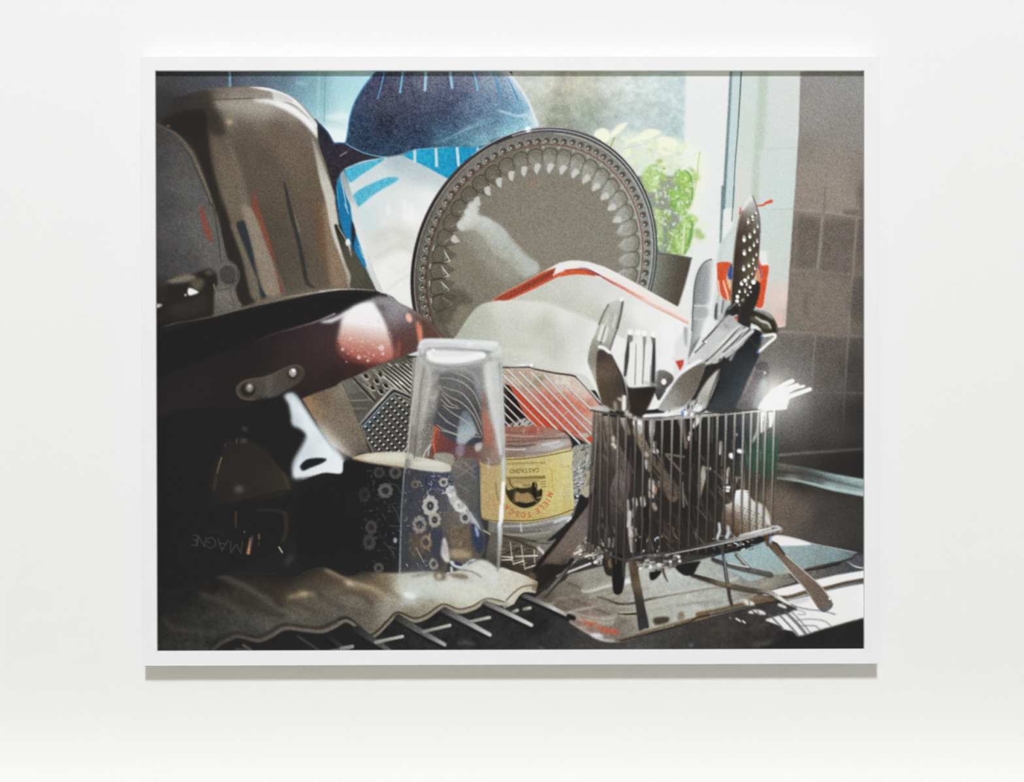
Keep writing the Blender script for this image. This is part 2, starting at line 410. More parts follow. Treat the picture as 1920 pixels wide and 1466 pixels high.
S(C4('1405 260 1385 500 1370 850'), [2.5, 2], [(148, 138, 122), (110, 104, 98)], 0.9, a=0.85)
F(B4('1700 240 1830 240 1820 290 1710 285'), (96, 88, 84), 2.5, a=0.7)
S(B4('1225 150 1190 880'), 4, (150, 143, 133), 2.5, a=0.6)
S(B4('1310 1080 1290 1330'), 5, (96, 88, 82), 3, a=0.6)
F(B4('1795 960 1890 950 1890 1300 1760 1300'), (88, 82, 76), 3, a=0.6)
S(B4('1870 0 1880 800'), 6, (108, 98, 92), 2, a=0.6)
# --- back edge of the worktop and the steel sink rim
obj('sink')
F(X1('1450 862 1640 840 1640 1080 1450 1080'), G('''1460 875 66 62 58, 1500 900 50 48 46, 1560 890 46 44 43, 1610 880 45 43 42, 1470 940 112 98 86, 1500 960 100 90 82, 1460 990 108 97 86, 1540 970 68 65 62, 1600 970 62 60 58,
 1520 1010 76 72 68, 1600 1040 58 56 55, 1480 1020 92 86 78'''), 1.5, False)
F(D4('1000 150 1200 180 1500 250 1890 335 1890 505 1600 440 1250 350 1000 310'), G('1470 878 92 88 78, 1500 890 84 82 76, 1500 880 70 70 66, 1560 895 120 138 138, 1600 908 150 172 172, 1470 892 66 62 56, 1540 900 82 88 88, 1600 918 128 148 148, 1480 898 150 158 154, 1550 912 172 194 194, 1610 928 178 198 198, 1600 935 150 165 165', 2.2), 1.0, False)
S(D4('1000 75 1300 50 1890 2'), [4, 5], [(120, 116, 108), (92, 90, 86), (70, 69, 67)], 1.3)
S(D4('1010 165 1250 200 1600 280 1890 345'), [4, 6], [(110, 106, 92), (84, 96, 96), (150, 176, 176), (172, 196, 196)], 1.2)
S(D4('1000 240 1300 265 1650 350 1890 420'), [5, 4], [(58, 54, 48), (70, 74, 74), (110, 128, 128)], 1.6)
S(D4('1010 305 1200 325 1550 405 1890 480'), [3, 6], [(128, 134, 130), (172, 190, 190), (176, 196, 195), (186, 204, 203)], 1.0)
# --- potted herb on the sill
obj('potted_herb')
F(X1('1108 252 1128 243 1150 246 1172 243 1200 247 1224 244 1240 256 1262 256 1285 262 1305 272 1322 284 1330 312 1326 345 1318 372 1310 400 1322 440 1318 455 1300 462 1290 476 1235 480 1215 400 1190 330 1150 290'),
  G('1150 258 228 236 214, 1200 258 236 241 220, 1240 275 240 243 224, 1300 290 240 244 226, 1320 330 238 242 222, 1310 390 238 242 220, 1200 290 224 234 212, 1250 310 232 238 212, 1230 420 205 222 200, 1245 450 200 218 205, 1290 460 228 235 205, 1180 300 215 228 222'), 4.0, a=0.62)
pale = (240, 243, 220)
for t in ('1165 745 1178 690 1245 622 1330 598 1310 650 1230 720', '1300 800 1430 735 1540 668 1650 668 1675 705 1580 750 1440 790', '1000 740 1010 690 1090 650 1150 690 1160 760 1100 800', '1640 760 1760 740 1850 800 1830 900 1720 930 1650 860'):
    F(A3(t), pale, 1.2)
r = np.random.RandomState(29)
for i in range(46):
    x, y = r.uniform(1170, 1325), 0
    y = r.uniform(258, 330) if x < 1250 else r.uniform(262, 440)
    if x < 1250 or x > 1290 or y < 320: dot(x, y, r.uniform(5, 11), [(241, 244, 222), (236, 241, 208), (238, 242, 226), (228, 236, 200)][r.randint(4)], 1.3, 0.7, ry=r.uniform(3, 6.5), rot=r.uniform(-60, 60))
for i in range(30):
    x, y = r.uniform(1180, 1315), r.uniform(262, 340)
    S([(x, y), (x + r.uniform(-9, 9), y + r.uniform(3, 9))], 1.4, [(206, 218, 160), (190, 212, 208), (212, 222, 170)][r.randint(3)], 0.7, False, 0.6, own=False)
S(A3('1205 750 1165 850'), 1.8, (170, 150, 70), 0.5)
S(A3('1215 880 1400 840 1510 815'), 1.6, (205, 215, 200), 0.5)
gr = [(180, 211, 132), (152, 195, 104), (166, 204, 116), (186, 212, 142), (136, 182, 88)]
for t, k in (('130 610 150 480 230 425 300 430 335 500 300 560 320 650 250 710 180 690', 0), ('470 490 540 478 620 520 640 600 655 700 640 800 600 900 560 960 500 930 400 840 430 780 380 700 450 660 520 690 470 620 440 580 490 540', 1),
             ('420 1335 430 1090 480 1060 540 980 620 930 700 985 655 1040 640 1150 620 1230 560 1345', 2), ('650 1090 700 1075 760 1130 772 1180 720 1192 660 1150', 3), ('250 860 330 900 340 1100 320 1300 290 1260 275 1000', 3),
             ('300 560 330 500 380 550 360 600', 2), ('260 380 340 370 330 400 290 410', 3), ('330 920 400 900 420 960 400 1010', 2), ('600 440 700 520 720 570 650 620 640 560', 3)):
    F(PL(t), gr[k], 1.8, a=0.92, tex=[(9, 9, 5), (7, 4, 6)])
F(PL('500 500 590 520 620 610 620 700 560 690 530 620'), (160, 204, 88), 1.5, a=0.8)
F(PL('400 730 480 680 530 700 540 800 470 840'), (150, 200, 100), 1.5, a=0.8)
S(PL('560 480 620 540 640 660 640 780'), 2, (92, 150, 60), 0.8)
S(PL('640 1010 620 1180 560 1330'), [5, 4], (92, 148, 58), 1.2, a=0.8)
S(PL('560 1060 540 1330'), 3, (225, 235, 205), 0.8)
S(PL('400 1060 385 1320'), 2.5, (150, 190, 90), 0.8)
S(PL('240 540 270 680 275 820'), 2, (205, 226, 180), 0.7)
S(PL('720 290 700 420 690 560 650 760'), 2, (190, 214, 130), 0.8)
r = np.random.RandomState(11)
for i in range(150):
    x, y = r.uniform(225, 640), r.uniform(430, 1320)
    p = PL('%f %f' % (x, y))[0]
    c = [(238, 242, 228), (236, 240, 222), (206, 222, 226), (136, 182, 84), (220, 230, 176), (186, 212, 136)][r.randint(6)]
    dot(p[0], p[1], r.uniform(1.0, 3.2), c, 0.8, 0.75, ry=r.uniform(1.5, 5), rot=r.uniform(0, 180), own=False)
for x, y, c in ((210, 275, (190, 196, 150)), (320, 395, (185, 205, 90)), (500, 320, (196, 214, 200)), (510, 260, (226, 234, 170))):
    p = PL('%f %f' % (x, y))[0]; dot(p[0], p[1], 4, c, 1.5, 0.7, ry=2, own=False)
obj('flower_pot')
F(X1('1218 473 1240 475 1270 478 1297 484 1292 505 1284 535 1274 566 1268 584 1240 570 1215 555'), L(1225, 500, 1292, 510, 0, (138, 148, 138), 0.15, (122, 126, 114), 0.4, (104, 102, 92), 0.7, (86, 80, 70), 1, (80, 72, 64)), 0.8, False)
S(X1('1232 475 1268 479 1297 484'), 2.0, (92, 92, 82), 0.7)
S(X1('1297 484 1288 520 1274 570'), 1.5, (150, 140, 125), 0.8, a=0.7)
# --- translucent bowls and the dark blue bowl
obj('white_bowl')
F(X1('640 322 700 300 770 287 850 272 930 270 860 330 815 395 782 500 776 590 735 556 715 553 690 480 670 420 655 370'),
  G('''745 298 172 192 197, 790 318 184 200 204, 820 330 196 208 210, 690 330 205 216 216, 720 345 214 222 222, 760 372 226 229 229, 800 370 234 236 236, 700 360 218 226 226, 690 410 205 222 224, 720 420 226 228 226, 745 425 222 224 219,
  760 445 214 216 208, 740 455 222 223 216, 750 480 237 237 236, 720 500 237 237 236, 760 520 234 234 232, 700 470 222 224 218, 730 540 236 236 234, 715 440 210 213 205, 770 410 238 239 238'''), 0.9)
S(B2('540 430 600 330 700 280 800 290 880 350'), 9, (208, 211, 202), 3.5, a=0.7)
S(B2('560 560 680 500 800 440 940 480'), 8, (205, 207, 198), 3.5, a=0.7)
S(B2('680 900 800 800 930 720'), 3, (214, 214, 210), 1.5, a=0.7)
S(B2('700 640 800 700 930 640'), 4, (224, 224, 218), 2.5, a=0.6)
for t in ('690 40 700 120', '860 0 870 170', '930 20 930 160'): S(B2(t), 7, (242, 243, 243), 2.5, a=0.7)
cy = (72, 180, 210)
F(A2('240 1090 400 1015 650 962 570 1030 420 1130 310 1205 280 1160'), cy, 0.8, tex=(4, 5, 2))
F(A2('330 1350 400 1280 560 1200 700 1152 800 1160 760 1205 640 1270 520 1350 380 1462 350 1420'), (80, 184, 212), 1.0, tex=(4, 5, 2))
obj('striped_blue_bowl')
F(A2('830 925 1000 855 1300 830 1680 820 1560 930 1420 1040 1310 1170 1080 1045'), L(780, 290, 870, 310, 0, (30, 165, 205), 1, (18, 150, 198)), 0.8, False, tex=(4, 5, 2))
for t, w in (('965 860 965 990', 5), ('1180 850 1187 1035', 5), ('1395 850 1410 1028', 5), ('1605 850 1607 900', 4)):
    S(A2(t), w, (222, 230, 228), 0.6)
    S(A2(t), w*0.3, (180, 205, 208), 0.4)
F(X1('630 348 637 324 645 316 652 340 660 380 662 420 668 440 680 470 686 502 680 498 664 472 650 450 640 425 633 390'), L(635, 330, 680, 490, 0, (40, 135, 185), 0.3, (12, 112, 168), 1, (20, 130, 185)), 0.8)
S(A2('215 1170 260 1400 275 1466'), 1.6, (190, 220, 228), 0.5)
S(B2('250 10 290 110'), 1.6, (190, 220, 228), 0.5)
S(A2('170 1250 190 1400 200 1466'), 1.5, (60, 160, 205), 0.6)
obj('white_bowl')
F(A2('200 1120 235 1072 262 1140 320 1310 390 1466 330 1466 260 1330'), L(642, 330, 665, 385, 0, (150, 165, 172), 0.5, (172, 180, 182), 1, (205, 210, 210)), 0.8)
F(B2('310 0 370 60 420 250 470 440 560 720 640 900 570 890 470 660 430 560 360 320 330 190'), L(665, 390, 700, 540, 0, (214, 219, 219), 0.5, (224, 228, 226), 1, (205, 210, 206)), 0.9)
S(B2('360 330 400 450 460 640'), 4, (18, 118, 172), 0.8)
S(B2('395 440 440 560'), 1.5, (170, 205, 215), 0.6)
F(B2('322 190 362 300 345 440 352 520 338 480 318 380'), (46, 42, 54), 0.9)
S(B2('465 660 500 740 540 850'), 3, (165, 195, 205), 1.0, a=0.8)
obj('dark_blue_bowl')
F(A2('-60 560 0 612 80 700 140 805 200 803 260 812 330 850 450 905 600 945 650 950 450 985 330 1030 245 1072 200 1130 165 1230 160 1330 120 1280 60 1050 -40 750'), L(605, 260, 700, 300, 0, (44, 44, 54), 0.5, (52, 46, 56), 1, (50, 52, 60)), 0.8, tex=(4, 4, 2))
S(A2('0 612 80 700 140 803'), 2, (35, 75, 125), 0.6)
S(A2('205 935 270 895'), 2, (150, 152, 150), 0.7)
S(A2('140 805 200 802 260 812'), 2, (30, 95, 150), 0.6)
bowl = np.vstack([A2('660 -20 580 60 500 160 420 270 350 400 305 540 285 680 270 770 250 812 330 850 400 885 500 920 600 940 680 945 800 925 900 890 1000 865 1200 852 1400 845 1600 848 1640 830 1750 780 1900 740'),
                  A3('80 740 200 705 320 660 430 640 400 540 350 420 290 300 200 170 110 60 30 -20')])
F(bowl, G('''690 160 66 74 100, 720 180 74 76 96, 760 170 84 86 108, 760 200 66 68 92, 850 175 84 90 118, 800 145 108 112 130, 870 145 115 120 140, 920 145 150 165 180, 720 235 48 52 70, 680 255 46 62 84, 672 235 52 70 96, 780 250 50 64 88, 730 275 44 66 92, 790 270 48 72 98,
 850 230 70 92 118, 830 210 64 72 98, 900 205 96 118 148, 930 175 118 142 168, 950 250 142 196 210, 900 262 128 184 198, 890 240 88 120 144, 960 210 104 156 186, 980 190 136 184 206, 965 160 176 200 214, 1000 225 206 224 228, 860 268 78 128 152, 840 262 74 112 138, 920 225 96 130 156, 940 190 104 132 162, 985 235 150 200 215'''), 0.8, tex=[(9, 2, 2), (3, 8, 3)])
for i in range(9):
    S(A2('%d %d %d %d %d %d' % (1180 + 60*i, 800 - 8*i, 1330 + 40*i, 740 - 22*i, 1560 + 34*i, 640 - 10*i)), 1.6, (150, 205, 216), 1.2, a=0.4)
S(A2('580 70 500 160 420 270 350 400 305 540 285 680 262 800'), 2.2, (52, 132, 190), 0.6)
S(A2('262 808 330 848 450 905 600 940 680 946'), 1.8, (90, 160, 200), 0.5)
S(A2('650 950 800 925 900 892 1000 866 1300 848'), 1.5, (150, 178, 192), 0.6, a=0.8)
F(A2('1590 850 1680 820 1800 760 1900 742 1800 800 1700 850'), (58, 92, 128), 1.5, a=0.8)
for t, w, c in (('655 70 640 150 590 350', 2.0, (90, 172, 216)), ('845 70 835 140 815 290', 3.8, (112, 182, 216)), ('1075 70 1075 130 1068 265', 5, (158, 205, 226)), ('1325 70 1330 130 1345 242', 5, (150, 202, 222)),
                ('1560 70 1580 140 1607 268', 3.4, (128, 195, 218)), ('1750 70 1790 160 1840 318', 2.4, (86, 166, 206))):
    S(A2(t), w, c, 0.6)
S(A3('0 160 25 240 45 320'), 2.6, (72, 150, 200), 0.6)
S(A3('120 140 165 230 225 372'), 2.6, (58, 138, 192), 0.6)
S(A3('60 60 150 150 230 270 310 400'), [9, 6], [(212, 222, 226), (190, 210, 220)], 2.2, a=0.8)
S(A3('110 70 200 180 300 330 370 480 420 630'), 4.5, (226, 232, 234), 1.0)
S(A3('20 470 120 500 220 530 300 520 360 560 400 620'), [3, 5], (205, 224, 232), 1.3, a=0.85)
# --- the big plate with beaded rim
obj('dinner_plate')
PC = np.array([1001.0, 497.0]); PS = np.linalg.cholesky(np.array([[231.5**2, -7400.0], [-7400.0, 258.5**2]]))
def pp(f, t, sh=12.0):
    t = np.asarray(t, float)
    return PC + (sh*(1 - f), 0) + f*(np.stack([np.cos(t), np.sin(t)], -1) @ PS.T)
TT = np.linspace(0, 2*np.pi, 90, endpoint=False)
F(pp(1.0, TT), G('800 400 52 46 42, 780 520 44 40 40, 860 310 62 56 50, 1000 245 60 56 60, 1120 275 62 60 58, 1200 360 66 64 60, 1228 470 72 72 68, 800 600 60 52 46'), 0.7, False)
F(pp(0.968, TT), G('800 480 104 100 92, 790 560 90 84 78, 870 320 120 114 106, 1000 262 118 115 108, 1100 280 128 128 122, 1200 400 142 146 140, 1215 500 140 144 138'), 0.6, False)
rimm = mask(pp(0.985, TT), 0.5, False)
S(pp(0.982, np.linspace(-1.75, 0.4, 60)), 2.2, [(178, 178, 182), (205, 210, 210), (150, 155, 152)], 0.6, False)
S(pp(0.955, np.linspace(-1.4, 0.35, 60)), 1.6, (190, 196, 192), 0.5, False, a=0.8)
S(pp(0.97, np.linspace(-3.5, -1.9, 50)), 1.6, (168, 166, 160), 0.5, False, a=0.9)
S(pp(0.955, np.linspace(-3.7, -2.2, 50)), 1.2, (70, 64, 58), 0.5, False, a=0.8)
S(pp(1.0, np.linspace(-2.1, -1.0, 40)), 2.0, [(150, 170, 190), (214, 218, 226), (180, 182, 190), (90, 88, 96)], 0.6, False, a=0.9)
NB = 80
for i in range(NB):
    t = 2*np.pi*(i + 0.35)/NB
    x, y = pp(0.903 if math.cos(t) < 0.3 else 0.912, t)
    if y > 610: continue
    lit = 0.5 + 0.5*math.cos(t + 0.6)
    dot(x, y, 8.3, (118 + 30*lit, 116 + 32*lit, 106 + 32*lit), 0.8, 0.75)
    dot(x + 1, y - 0.3, 5.8, (58 + 28*lit, 52 + 28*lit, 46 + 26*lit), 0.7, 0.95)
    S([(x - 6.5, y + 2), (x - 5.5, y + 5.5), (x - 1.5, y + 6.5)], 1.6, (172, 172, 164), 0.5, True, 0.8)
    dot(x - 0.8, y + 1.2, 2.6, (128 + 20*lit, 122 + 20*lit, 112 + 20*lit), 0.6)
    dot(x - 1.6, y + 1.6, 1.2, (208, 206, 200), 0.4)
F(pp(0.878, TT), G('830 440 96 90 78, 815 540 88 84 70, 900 330 104 98 84, 1000 285 108 104 92, 1110 310 128 130 120, 1180 400 146 152 144, 1200 500 142 146 138, 840 600 84 80 66'), 0.6, False)
S(pp(0.876, np.linspace(-3.75, 0.5, 120)), 2.0, [(110, 70, 58), (88, 58, 48), (120, 76, 62), (150, 84, 68), (124, 82, 70)], 0.5, False)
S(pp(0.895, np.linspace(-3.6, -2.4, 60)), 1.4, (150, 142, 134), 0.5, False, a=0.8)
S(pp(0.862, np.linspace(-1.5, 0.5, 60)), 2.2, [(140, 138, 128), (196, 202, 198), (180, 186, 180)], 0.7, False, a=0.85)
# the well
F(pp(0.80, TT), G('''850 480 112 106 88, 860 440 104 98 82, 900 380 112 106 92, 960 340 116 110 96, 1040 340 122 116 104, 1100 370 124 120 108, 1140 430 130 126 114, 1060 440 130 125 110, 990 400 124 118 103, 920 480 122 115 96, 870 540 108 102 84,
 960 520 130 122 102, 1080 500 126 121 108, 1000 470 132 126 110, 850 590 92 88 72, 1150 500 132 128 116, 880 590 100 96 80'''), 0.8, False, tex=(3, 5, 6))
F(pp(0.80, TT), (146, 140, 122), 1.0, False, a=0.45)
F(pp(0.87, TT), (134, 130, 116), 1.0, False, a=0.3)
NG = 42
for i in range(NG):
    t = 2*np.pi*(i + 0.5)/NG
    dt = 2*np.pi/NG*0.53
    x, y = pp(0.82, t)
    if y > 612 and x < 900 or y > 590: continue
    lit = max(0, math.cos(t + 0.5))
    # tongue: round outer end, pointed inner end
    q = [pp(0.735, t - dt*0.75), pp(0.80, t - dt), pp(0.838, t - dt*0.6), pp(0.848, t), pp(0.838, t + dt*0.6), pp(0.80, t + dt), pp(0.735, t + dt*0.75), pp(0.66, t)]
    base = np.array((102, 96, 82)) + np.array((38, 40, 40))*lit
    F(np.array(q), tuple(base), 0.8)
    S(np.array([q[0], q[1], q[2], q[3], q[4], q[5], q[6]]), 1.5, tuple(base*0.58), 0.5, True, 0.9)
    top = -math.sin(t)
    if lit > 0.15: F(np.array([pp(0.80, t - dt*0.8), pp(0.735, t - dt*0.8), pp(0.675, t), pp(0.735, t + dt*0.8), pp(0.79, t + dt*0.7)]), (176, 180, 174), 1.6, True, 0.75*lit)
    if top > 0.25 or lit > 0.55:
        r = np.random.RandomState(i)
        br = (205, 206, 200) if top > 0.1 else (188, 196, 190)
        w = 3.6 + 2*max(0, top)
        if top > 0.3: F(np.array([pp(0.742, t + dt*0.05), pp(0.728, t + dt*0.75), pp(0.70, t + dt*0.55), pp(0.664, t + dt*0.1), pp(0.70, t - dt*0.25)]), br, 0.8, True, 0.9)
        else: S([pp(0.74, t - dt*0.8), pp(0.70, t - dt*0.3), pp(0.675, t)], [2, 4, 2], br, 1.0, True, 0.8)
        S([pp(0.775, t - dt*0.4), pp(0.752, t + dt*0.1)], 2.0, (190, 196, 190), 0.7, True, 0.8)
        F(np.array([pp(0.745, t - dt*0.2), pp(0.80, t - dt*0.5), pp(0.815, t + dt*0.1), pp(0.76, t + dt*0.5)]), tuple(base*1.1), 1.6, True, 0.6)
    elif math.cos(t) < 0:
        r = np.random.RandomState(i)
        S([pp(0.765, t + dt*0.5), pp(0.735, t - dt*0.1), pp(0.705, t - dt*0.75), pp(0.75, t - dt*0.95)], [1.2, 2.4, 1.5, 1.2], (226, 230, 226), 0.5, False, 0.9)
        S([pp(0.755, t + dt*0.2), pp(0.74, t - dt*0.5)], 1.6, (170, 172, 164), 0.6, False, 0.8)
        S([pp(0.725, t - dt), pp(0.84, t - dt)], 2.6, (52, 50, 42), 0.8, False, 0.7)
        S([pp(0.853, t + dt*0.3), pp(0.853, t + dt*0.75)], 2.0, (214, 216, 210), 0.5, False, 0.8)
    # light in the spandrel between tongues
    if lit > 0.2: dot(*pp(0.853, t + dt), 2.6, (190, 194, 188), 0.8, 0.7)
F(A3('310 1230 330 1180 410 1165 480 1210 400 1270 340 1270'), (146, 128, 110), 2.2, a=0.75)
F(B2('1500 20 1530 0 1600 0 1620 60 1600 130 1700 150 1900 300 1900 420 1750 380 1560 280 1420 280 1420 180 1530 110'), (205, 208, 204), 1.8, a=0.75, own=None)
# light patch cast on the well
F(X1('868 404 884 378 893 380 897 402 920 412 948 440 985 478 1006 494 1010 508 990 520 975 516 955 492 930 478 905 442 885 425 863 432'),
  L(880, 410, 990, 510, 0, (210, 213, 208), 0.3, (190, 195, 189), 0.65, (178, 185, 178), 1, (182, 186, 178)), 2.2, a=0.9, tex=(5, 6, 8))
F(X1('866 425 900 420 935 450 985 505 960 530 925 510 890 470 866 445'), (170, 170, 156), 7, a=0.55, tex=(4, 8, 8), own=False)
F(B3('0 200 90 280 300 520 430 620 430 700 380 740 250 640 100 440 0 420'), (184, 190, 184), 2.0, a=0.6)
F(B2('1250 920 1400 870 1560 1000 1420 1060 1300 1240 1180 1170'), (78, 74, 60), 3, a=0.6)
F(B2('1370 1180 1420 1050 1530 1110 1430 1280'), (128, 124, 100), 1.5, a=0.7)
glow(990, 243, 8, (120, 120, 130)); dot(990, 243, 3.5, (245, 247, 250), 1.0, own=False)
# --- red-rimmed white container (behind) and white container (front)
obj('red_rimmed_container')
F(X1('925 575 948 562 965 556 1030 527 1060 512 1085 508 1110 512 1140 524 1190 555 1225 575 1300 612 1300 640 1290 690 1275 720 1230 740 940 700'),
  G('960 570 196 198 184, 1000 550 198 200 188, 1060 535 206 208 200, 1110 540 214 217 212, 1100 580 204 205 192, 1060 565 198 200 188, 1150 560 222 225 222, 1200 590 236 238 236, 1170 610 210 212 202, 1250 620 240 241 240, 1260 680 240 241 240, 1200 640 230 232 228, 1120 600 196 198 182'), 0.8)
up = B3('-40 990 0 970 100 905 300 805 430 728 560 658 640 612 740 590 830 587 940 600 1100 650 1250 722 1450 832 1600 920 1860 1062 1960 1120')
lo = B3('1960 1245 1900 1212 1600 1062 1400 952 1200 842 1100 775 980 742 850 730 740 736 640 750 540 800 400 872 200 962 100 1006 -40 1010')
rim = np.vstack([up, lo])
F(rim, (234, 233, 230), 0.8, False)
rm = mask(rim, 0.6, False)
F(B3('-40 980 100 895 300 795 430 720 610 660 575 745 640 752 540 805 400 878 200 970 100 1012 -40 1015'), L(960, 545, 972, 566, 0, (214, 96, 62), 0.35, (150, 62, 44), 0.65, (186, 72, 46), 1, (222, 96, 58)), 0.7, False, clip=rm)
S(B3('0 985 200 890 400 790 575 705'), 5, (132, 54, 42), 1.4, clip=rm, a=0.8)
S(B3('100 1000 300 905 540 790 640 745'), 2.5, (226, 100, 60), 0.8, clip=rm)
F(B3('585 742 640 715 720 690 800 676 890 668 960 688 1060 740 980 742 850 730 740 738 650 752'), (218, 92, 50), 0.8)
S(B3('700 690 800 680 900 690 1000 735'), 2.4, (176, 62, 44), 0.8)
S(B3('840 662 920 672 1000 710 1100 765 1200 830'), [1.5, 2.5, 1.5], [(150, 150, 200), (96, 64, 110), (150, 76, 84), (190, 100, 90)], 0.6)
S(B3('1090 765 1250 845 1400 930 1500 985'), [4, 7], [(190, 88, 76), (226, 130, 108), (240, 180, 160)], 1.2, clip=rm)
S(B3('1480 985 1600 1050 1750 1125 1960 1235'), [7, 6], [(240, 196, 180), (236, 170, 150)], 1.4, clip=rm)
S(B3('1100 720 1300 830 1500 930 1700 1040 1900 1140'), 4, (244, 226, 218), 1.6, clip=rm, a=0.7)
F(FK('1035 805 1125 785 1122 840 1085 910'), (206, 66, 58), 0.8, False)
F(FK('995 775 1180 690 1185 785 1035 803'), (208, 211, 208), 1.2, False)
obj('white_container')
F(X1('852 642 862 620 880 592 900 572 925 565 950 564 1000 566 1040 574 1080 590 1120 606 1141 619 1180 640 1225 655 1255 676 1274 704 1272 728 1240 765 1140 765 1118 735 1100 706 1075 699 1000 688 945 684 930 660'),
  G('''870 625 178 182 166, 900 595 186 190 174, 940 575 214 216 206, 1000 575 222 222 214, 1060 590 226 227 222, 900 630 190 193 180, 960 610 206 207 198, 1020 610 196 197 184, 1080 615 216 217 212, 1120 625 232 233 231, 960 650 202 204 192, 1040 650 200 201 190,
  1000 675 214 215 206, 1080 660 222 222 217, 1110 690 236 236 234, 1200 670 238 238 237, 1250 700 238 239 238, 1160 640 236 236 235'''), 0.9)
S(C3('40 190 150 210 350 245 550 320 700 400'), 8, (216, 218, 208), 3, a=0.7)
S(C3('250 50 420 90 600 170'), 5, (210, 212, 200), 2.5, a=0.6)
S(B3('0 1010 200 1005 420 1010 640 1060 900 1160 1130 1260'), 3, (226, 227, 220), 1.5, a=0.7)
# --- wire rack behind, with the red container seen through it
obj('dish_rack')
F(C3('40 375 400 392 780 462 960 622 1085 785 1075 1130 960 1165 700 1020 620 1005 40 985'), G('''945 700 188 168 148, 975 712 182 162 142, 1010 705 186 176 158, 1050 715 216 210 196, 1090 730 214 204 190, 960 760 170 140 120, 985 750 196 140 118, 1020 750 204 104 82, 1060 760 206 96 76,
 1100 770 214 120 98, 1040 800 206 84 64, 1080 810 208 92 74, 1110 780 205 190 175, 1000 780 190 96 76, 970 785 190 80 60, 1090 825 150 130 112'''), 1.0, False, tex=(5, 6, 4))
F(C3('420 480 490 450 480 520 400 560 340 600 360 540'), (142, 128, 100), 2.5, a=0.7)
F(C3('60 535 140 558 250 770 315 885 230 910 150 965 60 975'), (40, 32, 31), 0.8, False)
sparkle(C3('60 560 140 600 220 740 100 800'), 20, [(110, 90, 80), (90, 70, 62)], 1, 3, 0.8, 1.6, 45, 30, 3)
F(C3('140 552 215 588 330 700 480 850 610 995 500 985 400 965 310 872 240 740'), (198, 72, 46), 0.8, False)
F(C3('140 950 220 910 290 890 380 940 370 975 100 978'), (170, 172, 164), 0.8, False)
sparkle(C3('120 960 220 905 300 885 390 945 380 978 100 980'), 26, [(40, 34, 32), (60, 55, 50)], 4, 12, 1, 2, -40, 25, 5)
F(C3('830 1075 900 1085 1060 1080 1070 1130 960 1130'), (222, 66, 44), 0.8)
F(C3('840 1060 920 1040 940 1080 880 1085'), (186, 176, 160), 1.0)
F(C3('300 1000 420 985 650 1010 740 1070 560 1075 300 1050'), (180, 78, 62), 1.2, a=0.8)
for t in ('70 445 620 1003', '122 400 480 765 850 1145', '240 420 560 740 965 1162', '362 425 730 805 1055 1135', '500 455 860 850 1035 1005', '690 530 965 795'):
    p = C3(t)
    S(p + (1.5, 2.2), 3.4, (96, 76, 66), 0.7, a=0.75)
    S(p, 3.6, [(214, 216, 210), (196, 200, 194), (206, 208, 200)], 0.5)
for t in ('72 545 500 982', '72 640 410 972', '72 735 312 978', '72 822 232 978', '72 905 152 982', '160 480 235 560'):
    p = C3(t)
    S(p, 3.0, [(206, 206, 200), (188, 180, 168)], 0.5)
S(C3('690 855 730 815'), 2, (190, 180, 166), 0.5)
S(C3('40 372 340 372 400 392 600 432 785 458 850 505 960 625 1088 780'), [3.6, 3.0], [(60, 52, 50), (96, 78, 70), (66, 52, 48), (72, 62, 58), (66, 58, 54)], 0.6)
S(C3('60 350 200 356 345 345 390 375'), 4.0, [(180, 186, 186), (206, 210, 212), (240, 242, 242), (170, 174, 172)], 0.8)
S(C3('830 470 940 590 1060 730'), 3, (228, 230, 228), 0.9)
S(C3('400 412 600 450 760 478'), 2.4, (208, 200, 186), 0.8, a=0.8)
dot(*C3('360 350')[0], 3.5, (246, 248, 248), 0.8)
# --- lower pan body in steel, seen under the frying pan
obj('steel_saucepan')
F(np.vstack([C1('1500 660 1650 640 1900 560'), C2('200 528 260 640 330 780 400 930 470 1100 510 1240 400 1245 330 1290 200 1215 60 1120 -60 900')]),
  G('575 750 168 130 90, 590 770 150 126 98, 610 760 120 104 86, 620 780 124 110 92, 640 760 112 102 88, 650 810 118 106 90, 610 810 150 138 118, 620 835 196 194 182, 640 850 160 152 138, 660 840 112 102 90, 680 850 92 82 72, 640 730 140 132 112, 600 740 110 92 76, 635 785 128 114 96', 1.4), 1.0, tex=(3, 3, 7))
F(C2('-20 940 60 1020 150 1130 260 1225 300 1280 180 1270 20 1150'), (228, 227, 222), 6, a=0.75, own=False)
S(C2('205 530 260 640 330 780 405 935'), 2, [(190, 180, 150), (150, 138, 116), (90, 78, 66)], 0.7)
S(C2('405 935 470 1100 505 1230'), 3, (62, 54, 48), 0.9)
